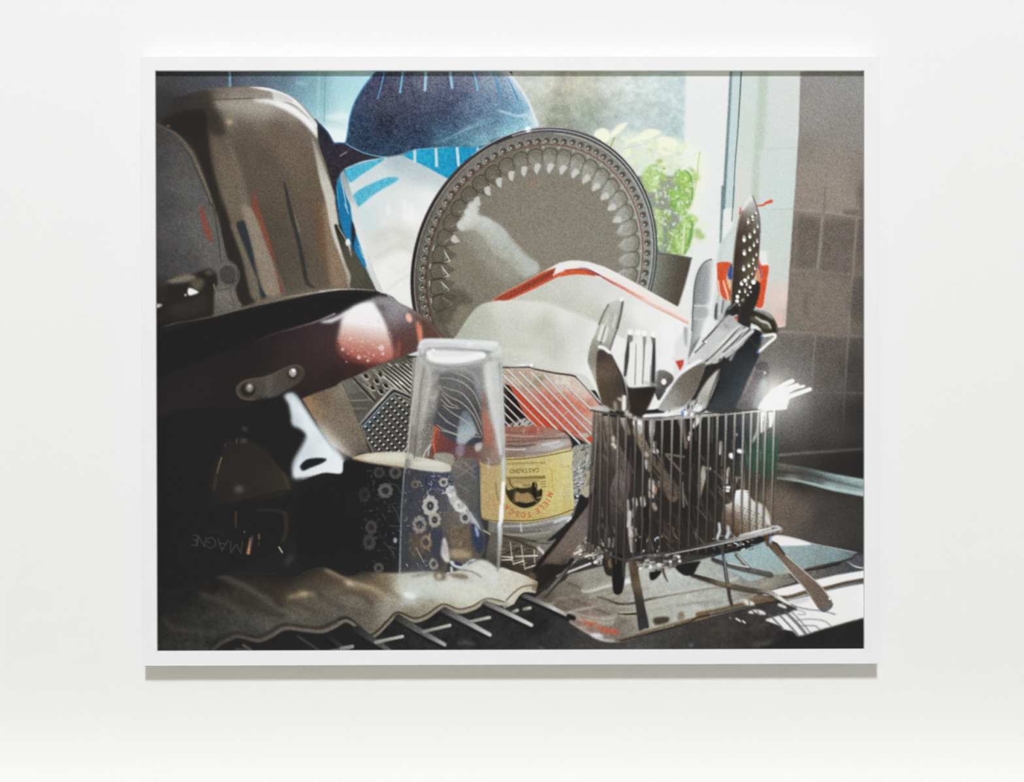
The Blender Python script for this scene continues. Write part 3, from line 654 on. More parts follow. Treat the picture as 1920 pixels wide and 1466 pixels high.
# --- big upside-down steel pot
obj('steel_pot')
pot = np.vstack([A1('40 350 300 330 500 280 590 260 700 245 830 235 1050 230 1200 240 1330 280 1420 320 1520 390 1600 470 1700 590 1712 640 1722 800 1790 1000 1860 1250'),
                 B2('150 0 190 230 270 370 350 520 430 640 550 880 560 900 200 890 0 905'), B1('1500 970 1200 1030 900 1100 640 1170 300 1220 60 1250')])
F(pot, G('''300 180 58 57 58, 340 190 52 50 50, 380 185 58 54 50, 380 220 48 45 42, 400 230 50 46 44, 420 180 122 112 100, 460 178 132 122 110, 500 180 140 132 120, 520 172 176 172 164, 560 185 206 206 202, 330 230 50 48 46, 350 250 44 42 40,
 440 195 158 153 140, 470 198 170 165 152, 430 225 140 134 120, 500 205 168 162 150, 540 210 150 142 130, 450 240 112 100 86, 520 240 108 96 82, 570 240 122 110 94, 460 270 108 96 82, 500 290 98 88 76, 560 290 118 104 88, 590 260 120 110 95,
 410 260 100 90 78, 420 300 118 106 90, 440 330 124 112 95, 400 300 80 72 64, 470 330 100 92 80, 520 340 104 98 84, 560 350 108 100 84, 600 340 112 98 80, 450 400 128 118 100, 500 400 92 86 76, 520 430 82 78 70, 560 420 106 100 88, 600 420 110 92 74,
 460 480 140 128 110, 500 490 78 72 64, 540 490 86 80 70, 580 500 100 94 82, 560 540 112 104 88, 520 555 118 108 90, 480 560 112 102 88, 610 480 116 98 78, 630 520 110 96 80, 610 400 122 104 84'''), 0.9)
pm = mask(pot, 0.5)
F(A1('400 480 700 640 1100 560 1500 620 1700 900 1800 1500 1900 2300 800 2400 500 1500'), (78, 66, 54), 16, a=0.42, own=False)
# lip, shadow line and the bright crescents of the base
S(A1('600 372 720 362 870 355 1100 350 1280 370 1480 420 1600 500 1690 592'), 1.8, [(70, 60, 52), (56, 48, 44), (66, 56, 48), (120, 112, 104), (150, 150, 150)], 0.6)
F(A1('1020 233 1200 240 1330 275 1450 330 1540 410 1700 590 1700 650 1600 520 1450 400 1275 368 1255 290 1150 262'), (232, 232, 230), 0.9, clip=pm)
F(A1('1255 290 1310 290 1440 350 1460 385 1290 362'), (196, 194, 188), 1.5, a=0.7)
S(A1('1480 340 1560 420 1640 520 1700 600'), 3, (150, 150, 148), 1, a=0.7)
S(A1('590 262 760 240 1000 232'), 2, (110, 96, 84), 1, a=0.8)
F(A1('1060 356 1270 365 1420 412 1560 500 1690 620 1722 760 1700 745 1560 590 1400 480 1250 420 1100 395'), (230, 231, 230), 1.7, clip=pm)
F(A1('1130 362 1270 368 1420 416 1550 505 1660 610 1690 690 1560 560 1400 455 1250 400'), (238, 239, 238), 1.6, clip=pm, a=0.8)
F(A1('640 390 900 365 1080 370 1300 440 1200 480 900 440 700 460'), (166, 160, 147), 5, a=0.7, clip=pm)
dot(430, 229, 6, (196, 164, 126), 2, ry=4)
S(A1('560 330 640 420 700 520 760 680'), 6, (84, 74, 64), 2.5, a=0.6, clip=pm, own=False)
# vertical reflections
F(A1('560 300 600 330 680 480 740 600 775 700 730 740 640 720 590 600'), (58, 53, 49), 3.5, a=0.85)
F(np.vstack([A1('130 590 280 500 450 460 560 480 600 700 640 1000 720 1300 780 1466'), B1('830 220 950 560 1000 800 1040 960 1085 1010 930 1055 890 950 880 850 905 760 880 640 800 580 740 380 700 150'), A1('640 1420 560 1150 470 900 380 760 280 690')]), (44, 41, 39), 2.0, a=0.95)
F(A1('640 720 720 800 820 1000 900 1200 960 1466 790 1466 730 1250 660 980'), (116, 105, 88), 5, a=0.6)
F(A1('900 760 980 980 1060 1280 1160 1500 1300 2000 1480 2300 1380 2300 1200 1900 1020 1250 940 1000'), (74, 67, 58), 5, a=0.5, own=False, clip=pm)
F(A1('1120 620 1300 640 1480 800 1600 1100 1560 1300 1420 1100 1250 900'), (128, 112, 92), 9, a=0.35, own=False, clip=pm)
S(A1('790 760 860 960 930 1180 980 1420'), 9, (132, 120, 100), 3.5, a=0.5, clip=pm, own=False)
F(B1('940 40 1050 60 1150 300 1280 640 1350 905 1180 935 1090 640 1010 320'), (146, 133, 115), 2.5, a=0.9)
F(B1('830 230 890 220 980 480 1060 680 1150 950 1060 970 1020 850 950 560'), (112, 103, 86), 2.0, a=0.9)
F(np.vstack([A1('1060 1285 1095 1370 1120 1466'), B1('1170 220 1260 500 1300 680 1365 900 1340 925 1280 640 1200 450 1150 290 1050 60'), A1('1040 1440')]), L(475, 360, 530, 550, 0, (112, 72, 60), 0.3, (134, 74, 60), 0.8, (122, 70, 56), 1, (140, 62, 52)), 1.2)
F(B1('885 215 960 185 990 260 1050 480 1090 700 1150 880 1190 955 1140 975 1100 780 1050 660 980 480'), (48, 55, 60), 1.2)
F(B1('1310 700 1380 300 1420 120 1550 600 1600 850 1480 930 1370 900'), (84, 78, 68), 6, a=0.5)
F(np.vstack([A1('1360 1180 1400 1265 1450 1466'), B1('1500 250 1560 480 1600 700 1620 800 1700 875 1640 862 1580 800 1550 650 1500 400 1440 180'), A1('1410 1466 1380 1300')]), (54, 54, 54), 1.2)
S(B1('1480 130 1530 300'), 1.5, (140, 130, 112), 0.8)
F(B1('1670 0 1720 60 1780 250 1830 480 1840 640 1850 800 1790 650 1740 400'), (112, 82, 60), 3.0, a=0.8)
F(B2('30 0 90 60 140 330 230 560 275 780 250 860 130 860 90 650 60 400'), (142, 120, 96), 3, a=0.9)
F(np.vstack([A1('1655 740 1720 880 1800 1100 1890 1350'), B2('155 0 190 230 152 218 200 400 250 600 312 740 322 840 285 862 272 760 230 620 150 400 100 230 60 0'), A1('1740 1200 1700 1000')]), L(595, 260, 655, 535, 0, (150, 146, 136), 0.3, (196, 194, 182), 0.75, (204, 202, 192), 1, (158, 152, 138)), 1.3)
F(B2('148 222 190 250 280 400 350 500 430 640 555 885 320 870 318 740 300 690 240 540 170 330'), L(630, 425, 690, 540, 0, (46, 42, 40), 0.35, (78, 74, 62), 0.7, (84, 82, 66), 1, (74, 72, 64)), 0.9)
S(B2('185 245 275 395'), 1.5, (190, 192, 190), 0.6)
dot(652.5, 455, 4.5, (250, 246, 238), 1.0, ry=6); S(B2('285 380 320 550'), [5, 1.5], [(240, 236, 226), (150, 145, 130)], 0.9)
S(B1('1290 985 1500 945 1700 915 1900 893'), [2.5, 4], [(130, 118, 98), (172, 162, 142), (214, 212, 205)], 0.9)
S(B2('0 905 200 885 400 884 560 892'), [4, 2], [(222, 222, 218), (196, 194, 186), (120, 116, 108)], 0.9)
F(B1('1040 1010 1300 970 1500 930 1700 880 1890 850 1890 890 1500 950 1200 1020'), (124, 114, 98), 3, a=0.6)
# --- grey lid and its latch on the far left
obj('pan_lid')
lid = np.vstack([X1('280 232'), A1('60 595 150 640 250 690 330 760 400 860 460 1000 530 1180 600 1360 640 1450'), B1('680 150 720 250 770 480 800 580 880 645 908 740 890 830 872 880 900 980 935 1050 640 1165 300 1215 -20 1260')])
F(lid, G('295 250 70 68 66, 300 300 72 71 71, 340 300 84 82 80, 350 350 92 91 89, 310 380 74 73 73, 370 430 96 95 93, 330 450 82 80 80, 300 480 68 67 66, 350 490 76 75 74, 400 470 100 97 93, 410 420 98 95 90, 420 550 118 112 104, 440 570 104 98 90, 405 590 96 92 86, 430 520 92 90 86, 300 560 46 44 42, 340 600 44 42 41, 380 300 88 84 78, 300 600 40 39 38'), 0.9, tex=(2, 5, 3))
S(A1('60 605 150 650 250 700 350 790 430 905 500 1060 600 1300 660 1466'), [3, 5.5, 5, 4], [(84, 78, 72), (100, 94, 84), (112, 104, 90), (104, 97, 86)], 0.9)
S(A1('300 800 400 920 470 1060 560 1270 620 1420 660 1466'), 1.6, (56, 53, 51), 0.7, a=0.8)
S(B1('640 0 690 280 730 600'), 1.4, (56, 54, 53), 0.6)
S(B1('820 880 850 1000 870 1080'), 1.2, (76, 74, 70), 0.6)
dot(315.5, 236.5, 3.5, (150, 104, 70), 1.2, ry=1.8)
F(B1('510 42 548 62 590 200 632 320 632 412 590 360 540 220'), (132, 72, 62), 1.3)
dot(*B1('810 745')[0], 20, (96, 94, 90), 1.4, ry=21)
dot(*B1('815 735')[0], 17.5, (66, 64, 62), 1.0); dot(*B1('795 725')[0], 15, (72, 70, 68), 1.2)
S(B1('720 650 780 625 840 640 885 700 880 780'), 2, (112, 108, 104), 0.9)
S(B1('700 890 800 870 870 830'), 1.8, (70, 68, 66), 0.8)
F(B1('190 800 330 735 450 722 560 682 610 668 680 722 695 830 662 900 650 1140 600 1165 -30 1230 -30 1060 160 1000'), (44, 41, 38), 1.6)
F(B1('175 805 280 752 400 725 480 760 400 800 250 820'), (122, 114, 98), 2.0)
F(B1('420 800 520 770 560 820 500 900 440 860'), (110, 100, 84), 2.5, a=0.7)
F(B1('560 700 620 680 660 720 600 740'), (92, 88, 68), 2, a=0.8)
F(B1('400 870 450 880 500 915 410 945 390 920'), (240, 240, 238), 1.0); dot(*B1('368 940')[0], 2.5, (180, 170, 150), 0.8)
S(B1('655 830 668 880'), 2, (150, 145, 120), 0.8)
F(B1('60 1030 130 1035 110 1060 60 1072'), (186, 186, 190), 1.2)
F(B1('200 1060 420 1000 560 940 560 1100 240 1150'), (58, 54, 51), 4, a=0.7)
# --- frying pan
obj('frying_pan')
F(X1('280 628 335 610 400 595 450 583 500 571 556 559 600 549.5 637 544.5 680 544.5 728 553 745 566 776 581 800 598 820 617 834 639 786 654 766 665 747 674 720 684 703 691 679 702 640 716 600 733 560 750 500 775 440 800 280 820'),
  G('''300 660 39 38 38, 400 610 38 36 37, 450 640 39 37 37, 520 590 38 36 38, 600 560 42 38 42, 660 550 42 40 42, 700 552 60 52 50, 480 680 41 38 38, 550 670 52 43 43, 600 640 68 52 54, 600 670 64 48 48, 640 620 76 60 62, 640 650 82 58 56, 560 640 52 44 46,
  560 710 42 38 38, 620 700 44 38 38, 670 690 62 40 39, 720 675 110 54 48, 700 660 160 90 80, 760 590 128 120 124, 740 585 148 146 152, 760 620 96 72 68, 770 640 88 64 58, 740 650 92 58 54, 800 610 96 76 68, 810 630 100 72 62, 780 600 104 84 80, 500 720 40 38 38, 600 600 58 46 50, 450 740 40 38 38'''), 0.8)
F(X1('280 640 400 597 500 572 600 551 640 546 690 547 728 554 700 561 660 571 630 588 590 604 545 617 500 630 430 655 280 710'), (37, 36, 36), 1.6)
F(X1('560 650 640 610 660 600 665 660 700 690 640 715 560 745 480 770 480 700'), (56, 46, 44), 10, a=0.4, own=False)
S(B1('1050 1420 1250 1340 1500 1270 1700 1210 1890 1130'), [1.5, 2.5], [(52, 42, 42), (86, 66, 66), (128, 104, 104), (190, 186, 190)], 1.0)
F(B2('0 1215 150 1165 300 1085 420 1030 480 1040 300 1130 120 1220'), (232, 233, 236), 1.8, a=0.9)
F(B2('330 1075 420 1030 520 1008 560 1040 480 1090 380 1120'), (240, 240, 241), 3, a=0.9)
F(B2('490 1010 560 960 640 950 720 980 800 1030 900 1080 860 1110 700 1060 600 1040'), (150, 150, 152), 2.5, a=0.85)
S(B2('690 942 790 1020 900 1080 1000 1140 1100 1220 1240 1380'), 2, [(190, 186, 182), (140, 130, 126), (120, 96, 84), (128, 102, 88)], 0.7)
F(B2('200 1290 240 1140 400 1045 520 1008 580 1062 640 1150 690 1280 745 1480 750 1560 730 1600 640 1640 420 1640 250 1580 170 1466'), L(690, 575, 672, 690, 0, (242, 242, 242), 0.28, (238, 236, 235), 0.45, (218, 190, 180), 0.62, (202, 140, 126), 0.8, (176, 98, 88), 1, (110, 56, 52)), 2.6)
F(B2('590 1060 660 1140 700 1240 760 1460 740 1480 680 1250'), (96, 80, 84), 2.2, a=0.6)
F(C2('160 60 190 130 260 220 420 320 600 330 560 360 300 300 150 160'), (72, 44, 43), 3, a=0.7)
dot(*B2('905 1172')[0], 5.5, (244, 186, 164), 1.4, ry=9, rot=-20)
F(B2('985 1205 1035 1270 1047 1380 1015 1440 985 1300'), (222, 132, 104), 1.5)
F(C2('795 90 822 160 800 275 768 262'), (150, 86, 72), 1.8, a=0.85)
F(B2('1040 1190 1120 1250 1220 1380 1060 1400 1050 1300'), (92, 68, 58), 1.5, a=0.8)
r = np.random.RandomState(4)
for i in range(34):
    x, y = r.normal(690, 26), r.normal(652, 20)
    dot(x, y, r.uniform(0.8, 2.2), (226, 190, 180), 0.6, 0.55, own=False)
for x, y, q in ((625, 175, 5.5), (640, 235, 3), (310, 80, 2.5), (230, 190, 3), (395, 270, 3.5), (490, 305, 2.5), (430, 110, 2.2), (545, 250, 2)):
    p = C2('%f %f' % (x, y))[0]; dot(p[0], p[1], q, (228, 206, 200), 0.9, 0.85, own=False)
F(C1('880 590 920 530 1000 492 1200 462 1380 372 1480 342 1560 368 1582 450 1520 530 1400 602 1300 660 1180 692 1160 755 1140 705 1000 706 920 680'), L(445, 735, 570, 690, 0, (72, 66, 58), 0.5, (80, 75, 70), 1, (68, 61, 53)), 1.1)
F(C1('1190 480 1260 450 1240 670 1190 690'), (94, 91, 90), 3, a=0.6)
S(C1('885 600 930 540 1010 500 1200 468 1400 375 1500 355 1570 400'), 1.5, (120, 96, 72), 0.8, a=0.7)
S(C1('890 620 930 680 1010 700 1120 695'), 1.5, (126, 104, 82), 0.8, a=0.8)
dot(*C1('1005 600')[0], 14, (44, 40, 38), 1.2, ry=13); dot(*C1('1020 578')[0], 7, (140, 135, 128), 1.6, ry=8); dot(*C1('1022 565')[0], 3.2, (190, 186, 180), 0.9)
dot(*C1('1460 440')[0], 10, (50, 44, 40), 1.4); dot(*C1('1460 425')[0], 7, (170, 168, 164), 1.0, ry=8); dot(*C1('1468 405')[0], 3.4, (240, 240, 238), 0.7)
S(C1('1160 700 1160 750'), [6, 4], (112, 102, 96), 1.0)
# --- dark pan underneath and everything lost in the shadow at the left
obj('dark_pan')
F(X1('280 800 460 762 490 745 510 760 520 830 545 900 552 1005 420 1075 280 1090'), (38, 37, 37), 3)
F(D1('540 -60 700 -250 1060 -80 1135 165 800 250 500 315 480 200'), G('420 830 46 43 40, 440 880 50 47 43, 500 860 50 47 43, 520 880 58 53 45, 535 910 60 56 46, 450 930 50 48 45, 400 940 42 41 40, 480 920 50 48 45'), 3, a=0.75)
S(D1('500 312 640 285 800 245 960 205 1130 165'), 3, (36, 35, 34), 1.0, a=0.8)
S(D1('1060 -20 1100 80 1135 165'), 3, (86, 78, 58), 1.5, a=0.6)
S(C1('735 1290 710 1370 690 1450'), [2, 3], [(150, 126, 84), (96, 84, 62)], 0.8)
S(D1('540 70 520 170'), 3, (84, 74, 52), 1.5, a=0.7)
dot(*C1('970 1000')[0], 5, (86, 78, 62), 2, ry=3, own=False); dot(*C1('960 1120')[0], 6, (84, 78, 78), 2, ry=3.5, own=False)
S(C1('895 1100 885 1140'), 1.5, (110, 96, 72), 0.7); S(C1('778 1150 772 1175'), 1.5, (96, 88, 70), 0.7)
dot(*D1('725 160')[0], 8, (88, 82, 78), 2.5, ry=7, own=False)
S(D1('700 340 698 470'), 2, (92, 68, 46), 0.8)
S(D1('820 560 800 675'), [4, 6], [(150, 110, 84), (206, 148, 104), (196, 128, 88)], 0.9); S(D1('835 540 825 610'), 3, (70, 70, 82), 1.2)
S(D1('885 525 888 560'), 2.5, (140, 104, 76), 0.9); S(D1('888 590 882 612'), 2.5, (70, 66, 62), 0.9)
S(D1('1048 628 1075 672'), 2.2, (210, 200, 180), 0.6); dot(*D1('768 505')[0], 1.3, (150, 140, 120), 0.5)
S(D1('1100 350 1108 480 1080 580'), [4, 5], [(80, 72, 48), (74, 68, 52)], 2.2, a=0.7); S(D1('1150 700 1110 760'), 6, (76, 78, 86), 3, a=0.7)
S(D1('880 330 1000 330 1100 350'), 3, (66, 62, 50), 1.5, a=0.7); S(D1('480 500 620 520'), 3, (66, 52, 46), 2, a=0.6)
for ch, x, y, w, h, ro in (('M', 702, 630, 24, 23, 184), ('A', 592, 610, 21, 22, 186), ('G', 500, 595, 19, 21, 187), ('N', 422, 582, 17, 20, 188), ('E', 366, 572, 12, 20, 190)):
    p = D1('%f %f' % (x, y))[0]; letter(ch, p[0], p[1], w*0.92, h*0.95, ro, (66, 64, 65), 2.2, 0.9)
obj('frying_pan_handle')
F(C1('1120 720 1300 680 1400 628 1480 636 1560 700 1700 950 1900 1240 1960 1350 1960 1480 1460 1490 1330 1400 1200 1200 1130 950'), (37, 37, 38), 1.5)
F(X1('533 743 540 737 550 737 558 745 571 764 593 797 620 832 640 855 650 874 652 887 640 891 597 893 553 898 548 883 550 866 558 850 570 829 573.5 815 563 804 548 796 545 775 541 757'),
  G('545 742 200 208 212, 552 755 222 232 236, 565 775 230 238 240, 550 785 190 202 208, 580 800 228 236 238, 590 830 216 226 230, 575 845 205 216 220, 610 840 232 238 240, 640 880 234 238 240, 560 880 222 228 232, 600 885 230 234 236'), 2.2)
S(C1('1490 660 1560 760 1690 960 1880 1235'), 2, (170, 196, 208), 1.2, a=0.7)
S(C1('1590 1090 1510 1260 1460 1390'), 4, (120, 128, 134), 2.2, a=0.5)
F(C1('1535 1378 1600 1312 1720 1294 1805 1308 1750 1352 1640 1395 1565 1425'), (36, 37, 40), 1.0)
S(C1('1535 1378 1560 1425'), 2, (60, 110, 150), 1.0, a=0.7)
S(D1('1160 78 1400 65 1600 45'), 3, (60, 62, 66), 2.0, a=0.5)
# --- graters behind the tumbler
obj('box_grater')
F(C2('205 520 340 470 560 360 900 240 1010 200 1010 900 420 1000 330 780'), G('640 730 112 112 106, 660 760 84 80 74, 700 720 80 76 70, 680 770 88 86 80, 640 760 96 94 86'), 0.9, False)
for t, c in (('320 745 500 735', (90, 82, 70)), ('330 790 480 790', (120, 116, 106)), ('350 830 450 830', (84, 80, 76)), ('370 880 420 870', (100, 98, 92)), ('310 715 520 700', (136, 132, 120)), ('280 640 430 600', (108, 106, 98))): S(C2(t), 2.5, c, 0.8)
bg = C2('340 475 420 435 560 372 700 310 850 288 900 265 1000 285 1000 700 880 640 740 575 640 655 556 722 440 600')
F(bg, L(690, 690, 760, 740, 0, (110, 106, 96), 0.5, (84, 80, 72), 1, (70, 66, 60)), 0.8, False)
bm = mask(bg, 0.4, False)
for i in range(12):
    x, y = 560 + 40*i, 402 - 12*i
    p = C2('%f %f %f %f %f %f' % (x, y, x + 170, y + 135, x + 350, y + 300))
    S(p + (1.5, 2.5), 3.4, (40, 37, 34), 0.6, clip=bm)
    S(p, [2.0, 3.0, 2.0], [(140, 135, 124), (222, 219, 209), (190, 186, 176)], 0.5, clip=bm)
for i in range(12):
    rr = np.random.RandomState(i); x, y = rr.uniform(640, 950), rr.uniform(330, 600); p = C2('%f %f' % (x, y))[0]
    S([p, p + (5, 4)], 2, (222, 220, 212), 0.5, clip=bm, a=0.9)
for x, y in ((465, 465), (575, 515), (670, 560), (530, 580), (620, 620), (610, 450)):
    p = C2('%f %f' % (x, y))[0]
    dot(p[0], p[1], 4.2, (36, 33, 30), 0.7, clip=bm); S([p + (-6, -2), p + (0, 5), p + (6, 5)], 2.2, (196, 190, 176), 0.6, clip=bm); S([p + (5, -4), p + (9, 2)], 3, (150, 144, 132), 0.8, clip=bm)
for t in ('400 440 460 500 520 560', '540 400 590 450 640 520', '640 480 700 540 740 580', '440 540 500 600 560 690'): S(C2(t), 3, (168, 162, 148), 0.9, clip=bm, a=0.8)
S(C2('340 485 450 600 560 720'), 3.5, (52, 48, 44), 0.7); S(C2('330 500 430 610 545 730'), 1.5, (140, 136, 126), 0.5)
F(C2('890 246 1010 200 1010 258 930 262'), (214, 216, 214), 0.9, False); S(C2('890 262 1005 268'), 3, (44, 40, 38), 0.7)
obj('fine_grater')
fg = C2('408 950 560 780 640 690 735 585 790 598 940 665 950 720 905 1180 830 1245 540 1235 480 1120 430 1010')
F(fg, L(690, 780, 760, 830, 0, (66, 78, 90), 0.3, (84, 83, 80), 1, (72, 70, 66)), 0.8, False)
fm = mask(C2('440 960 560 840 640 760 735 650 780 660 920 720 905 1180 830 1235 545 1225 480 1110'), 0.4, False)
F(C2('430 960 600 780 640 790 520 930 480 1000'), (62, 92, 118), 3, a=0.8, clip=fm)
F(C2('740 640 920 700 900 760 780 700'), (150, 146, 136), 3, a=0.7, clip=fm)
for i in range(-2, 12):
    for j in range(-1, 13):
        x, y = 735 + 37*i - 45*j, 700 + 37*i + 47*j
        if i + j*0.0 < 0 and j < 3: continue
        p = C2('%f %f' % (x, y))[0]
        dot(p[0] + 1.4, p[1] + 1.6, 3.1, (40, 38, 36), 0.5, clip=fm)
        dot(p[0] - 1.0, p[1] - 1.0, 2.5, (166, 162, 150), 0.5, ry=1.8, rot=-20, clip=fm); dot(p[0] - 0.2, p[1] - 1.7, 1.3, (228, 225, 214), 0.4, clip=fm)
S(C2('405 952 560 775 640 690 738 586 795 600 945 668'), 4.2, [(120, 118, 112), (170, 168, 162), (190, 188, 182), (170, 168, 160), (140, 136, 128)], 0.6)
S(C2('415 975 570 800 650 712 745 618 800 630 930 690'), 2.5, (36, 34, 34), 0.6)
S(C2('425 980 580 815 660 725 748 640 800 648 920 700'), 1.5, (170, 168, 160), 0.5)
S(C2('412 955 470 1090 540 1235'), 2, (140, 128, 118), 0.6)
S(C2('845 1240 900 1170'), 3, (196, 190, 178), 0.7)
# --- things seen through the tumbler: whisk, red bowl
obj('wire_whisk')
F(C2('940 270 1850 270 1880 900 1870 1400 900 1300'), G('790 700 150 148 142, 810 760 110 106 100, 830 720 104 102 100, 870 720 92 90 90, 890 760 78 74 74, 920 720 165 166 162, 930 780 170 160 150, 800 820 96 92 86, 830 840 110 60 48, 880 850 96 62 58, 920 850 130 104 88, 860 690 140 140 138, 820 680 150 148 142'), 1.2, False)
F(C2('1195 480 1290 430 1450 445 1560 550 1620 750 1655 1000 1640 1150 1400 1160 1210 1040 1150 960 1190 750'), G('830 720 92 90 90, 860 710 104 103 103, 880 730 88 84 84, 850 760 66 64 66, 880 780 60 60 66, 830 790 64 64 68, 895 800 66 64 66, 870 820 48 54 64, 900 830 44 48 56, 840 810 54 58 66'), 2.0)
F(C2('1400 1010 1440 840 1500 815 1560 930 1592 1040 1500 1130 1440 1200 1395 1160'), G('868 780 92 104 116, 880 810 172 190 196, 870 830 160 176 184, 885 800 140 160 170, 868 845 170 172 180'), 1.6)
for t in ('1220 480 1350 490 1470 540 1570 640 1640 800', '1220 560 1300 590 1450 640 1560 780 1640 950', '1210 570 1300 660 1450 740 1570 870 1650 1060', '1230 700 1310 770 1420 790', '1250 760 1350 840 1480 920 1620 1060',
          '1200 830 1290 920 1430 1000', '1190 960 1270 1010 1400 1060', '1350 420 1480 470 1600 560', '1200 1010 1300 1030 1450 1070 1640 1080', '1240 640 1330 740 1400 770'):
    S(C2(t), 2.3, [(150, 142, 128), (190, 182, 165), (156, 144, 126)], 0.6, a=0.85)
obj('red_bowl')
F(C2('1150 970 1200 990 1260 1080 1400 1150 1480 1170 1400 1290 1200 1295 1135 1250'), L(815, 810, 870, 850, 0, (156, 66, 46), 0.25, (118, 52, 44), 0.6, (92, 48, 46), 1, (88, 66, 70)), 1.8)
S(C2('1175 1000 1150 1100 1170 1240'), [2, 4, 2], (232, 90, 44), 0.8); S(C2('1160 975 1200 1000'), 2, (226, 80, 44), 0.6)
F(C2('1400 1160 1450 1150 1470 1200 1440 1300 1380 1250'), (150, 140, 158), 2, a=0.7)
F(C2('1650 640 1680 800 1740 920 1775 1040 1760 1160 1690 1150 1660 1000'), L(905, 740, 925, 830, 0, (150, 134, 120), 0.5, (178, 104, 80), 1, (176, 88, 64)), 2.2, a=0.75)
F(C2('1580 1160 1650 1140 1640 1210 1590 1230'), (206, 206, 202), 1.5, a=0.8)
F(C2('1160 1260 1230 1240 1340 1255 1370 1300 1350 1380 1180 1330'), (150, 146, 130), 1.0)
obj('fine_grater')
F(C2('985 1060 1040 940 1100 930 1160 960 1130 1180 1060 1300 950 1295'), (112, 106, 100), 1.2)
sparkle(C2('985 1060 1040 940 1100 930 1160 960 1130 1180 1060 1300 950 1295'), 130, [(60, 56, 52), (186, 182, 172), (150, 145, 136)], 1, 2.6, 0.9, 1.7, 30, 60, 9)
S(C2('1130 1160 1080 1220 1045 1295'), 2.5, (206, 202, 190), 0.6); S(C2('1110 1190 1100 1270'), 2, (196, 192, 182), 0.6)
F(C2('1000 560 1190 540 1210 600 1180 780 1130 850 1020 900'), (150, 148, 140), 3, a=0.7, tex=(10, 5, 2))
F(C2('1130 440 1210 410 1200 580 1130 520'), (96, 94, 90), 2.5, a=0.6)
# --- cut glass bowl between jar and cutlery basket
obj('glass_bowl')
gb = D3('770 -40 1060 -60 1090 200 1010 335 870 400 810 560 775 640')
F(gb, G('1075 850 150 152 146, 1100 860 170 168 158, 1080 890 160 162 158, 1110 900 130 124 110, 1085 930 150 152 150, 1110 870 110 106 98, 1085 950 140 140 138'), 0.8)
sparkle(gb, 120, [(232, 234, 230), (206, 208, 204), (60, 58, 54), (96, 92, 84), (44, 42, 40), (200, 190, 150)], 3, 14, 0.9, 2.6, -55, 40, 21)
sparkle(D3('775 160 860 160 900 300 800 560 775 560'), 50, [(226, 228, 226), (190, 198, 200), (70, 68, 66), (110, 108, 104)], 4, 14, 0.9, 2.2, 160, 25, 22)
for t in ('1040 40 960 210 905 310', '1085 190 1050 260 1020 330', '1050 0 1000 120 900 260'): S(D3(t), 2, (200, 182, 136), 0.6)
F(D3('860 400 920 345 1010 330 1000 380 930 450 890 430'), (176, 168, 150), 0.9); S(D3('862 395 925 345 1012 325'), 2, [(190, 160, 96), (206, 190, 140), (200, 204, 200)], 0.6)
F(D3('790 430 850 425 840 455 795 460'), (50, 52, 56), 0.8); dot(*D3('828 435')[0], 2.5, (206, 224, 232), 0.6)
# --- honey jar, standing on its lid
obj('honey_jar')
jar = C3('-40 1000 80 985 400 968 640 1008 740 1070 772 1150 772 1215 790 1600 770 1900 700 1980 500 2150 200 2100 -80 2050')
F(jar, G('''950 815 160 98 84, 1000 810 172 92 78, 1050 815 160 120 106, 960 830 150 120 106, 1010 830 150 126 114, 1060 830 178 164 150, 960 850 132 116 102, 1000 850 160 158 152, 1040 845 186 188 186, 1060 850 170 160 146, 950 990 120 116 108, 1000 990 136 134 126,
 1050 985 160 162 160, 960 1010 110 106 96, 1020 1010 126 120 108, 1040 1000 130 124 112, 920 1000 110 106 98'''), 1.0, False)
for t, c, w in (('80 1060 300 1075 560 1070 700 1050', (196, 182, 168), 2), ('80 1130 300 1125 500 1100 740 1090', (96, 80, 72), 2.5), ('90 1205 200 1210 300 1205', (206, 212, 210), 3), ('90 1170 250 1175 400 1160', (74, 64, 58), 2.5), ('110 1090 300 1100 600 1060', (120, 100, 90), 2),
                ('480 1160 560 1150 640 1130', (214, 218, 220), 5), ('560 1180 620 1180 680 1150', (206, 210, 212), 4), ('80 1030 250 1040 400 1035', (110, 84, 74), 2), ('100 1240 300 1250 560 1230 760 1170', (150, 118, 100), 3), ('290 1000 280 1040', (190, 160, 148), 2), ('430 985 425 1050', (196, 160, 148), 2)):
    S(C3(t), w, c, 0.7, a=0.85)
F(C3('380 1180 480 1130 640 1120 740 1100 740 1150 600 1210 420 1215'), (190, 192, 190), 3, a=0.55)
for t, c, w in (('80 740 300 735 500 700 750 640', (178, 180, 176), 4), ('80 790 250 800 450 790', (92, 90, 84), 3), ('150 770 400 760 640 710', (108, 108, 104), 3), ('80 830 300 830 560 800', (164, 160, 150), 3), ('120 860 360 880 560 850', (100, 96, 86), 2.5), ('250 720 260 790', (200, 204, 204), 4), ('600 700 700 660 760 650', (210, 214, 214), 5),
                ('420 900 560 900 600 880', (150, 146, 134), 3), ('730 690 760 660', (236, 238, 236), 4)):
    S(D3(t), w, c, 0.8, a=0.85)
lab = LB('85 225 150 262 300 300 430 312 545 178 900 165 1300 112 1730 22 1752 300 1770 700 1772 1135 1500 1232 1200 1302 900 1345 550 1325 430 1345 250 1305 125 1250 95 800')
F(lab, G('910 880 182 154 100, 920 940 184 154 98, 935 970 184 156 98, 960 860 196 180 116, 960 920 197 179 115, 1000 850 202 187 122, 1000 960 195 175 108, 1040 880 210 196 124, 1050 940 208 194 122, 1066 860 212 206 150, 1068 920 214 208 156, 1070 960 204 190 118, 1020 900 206 188 112'), 0.7, tex=(2, 4, 3))
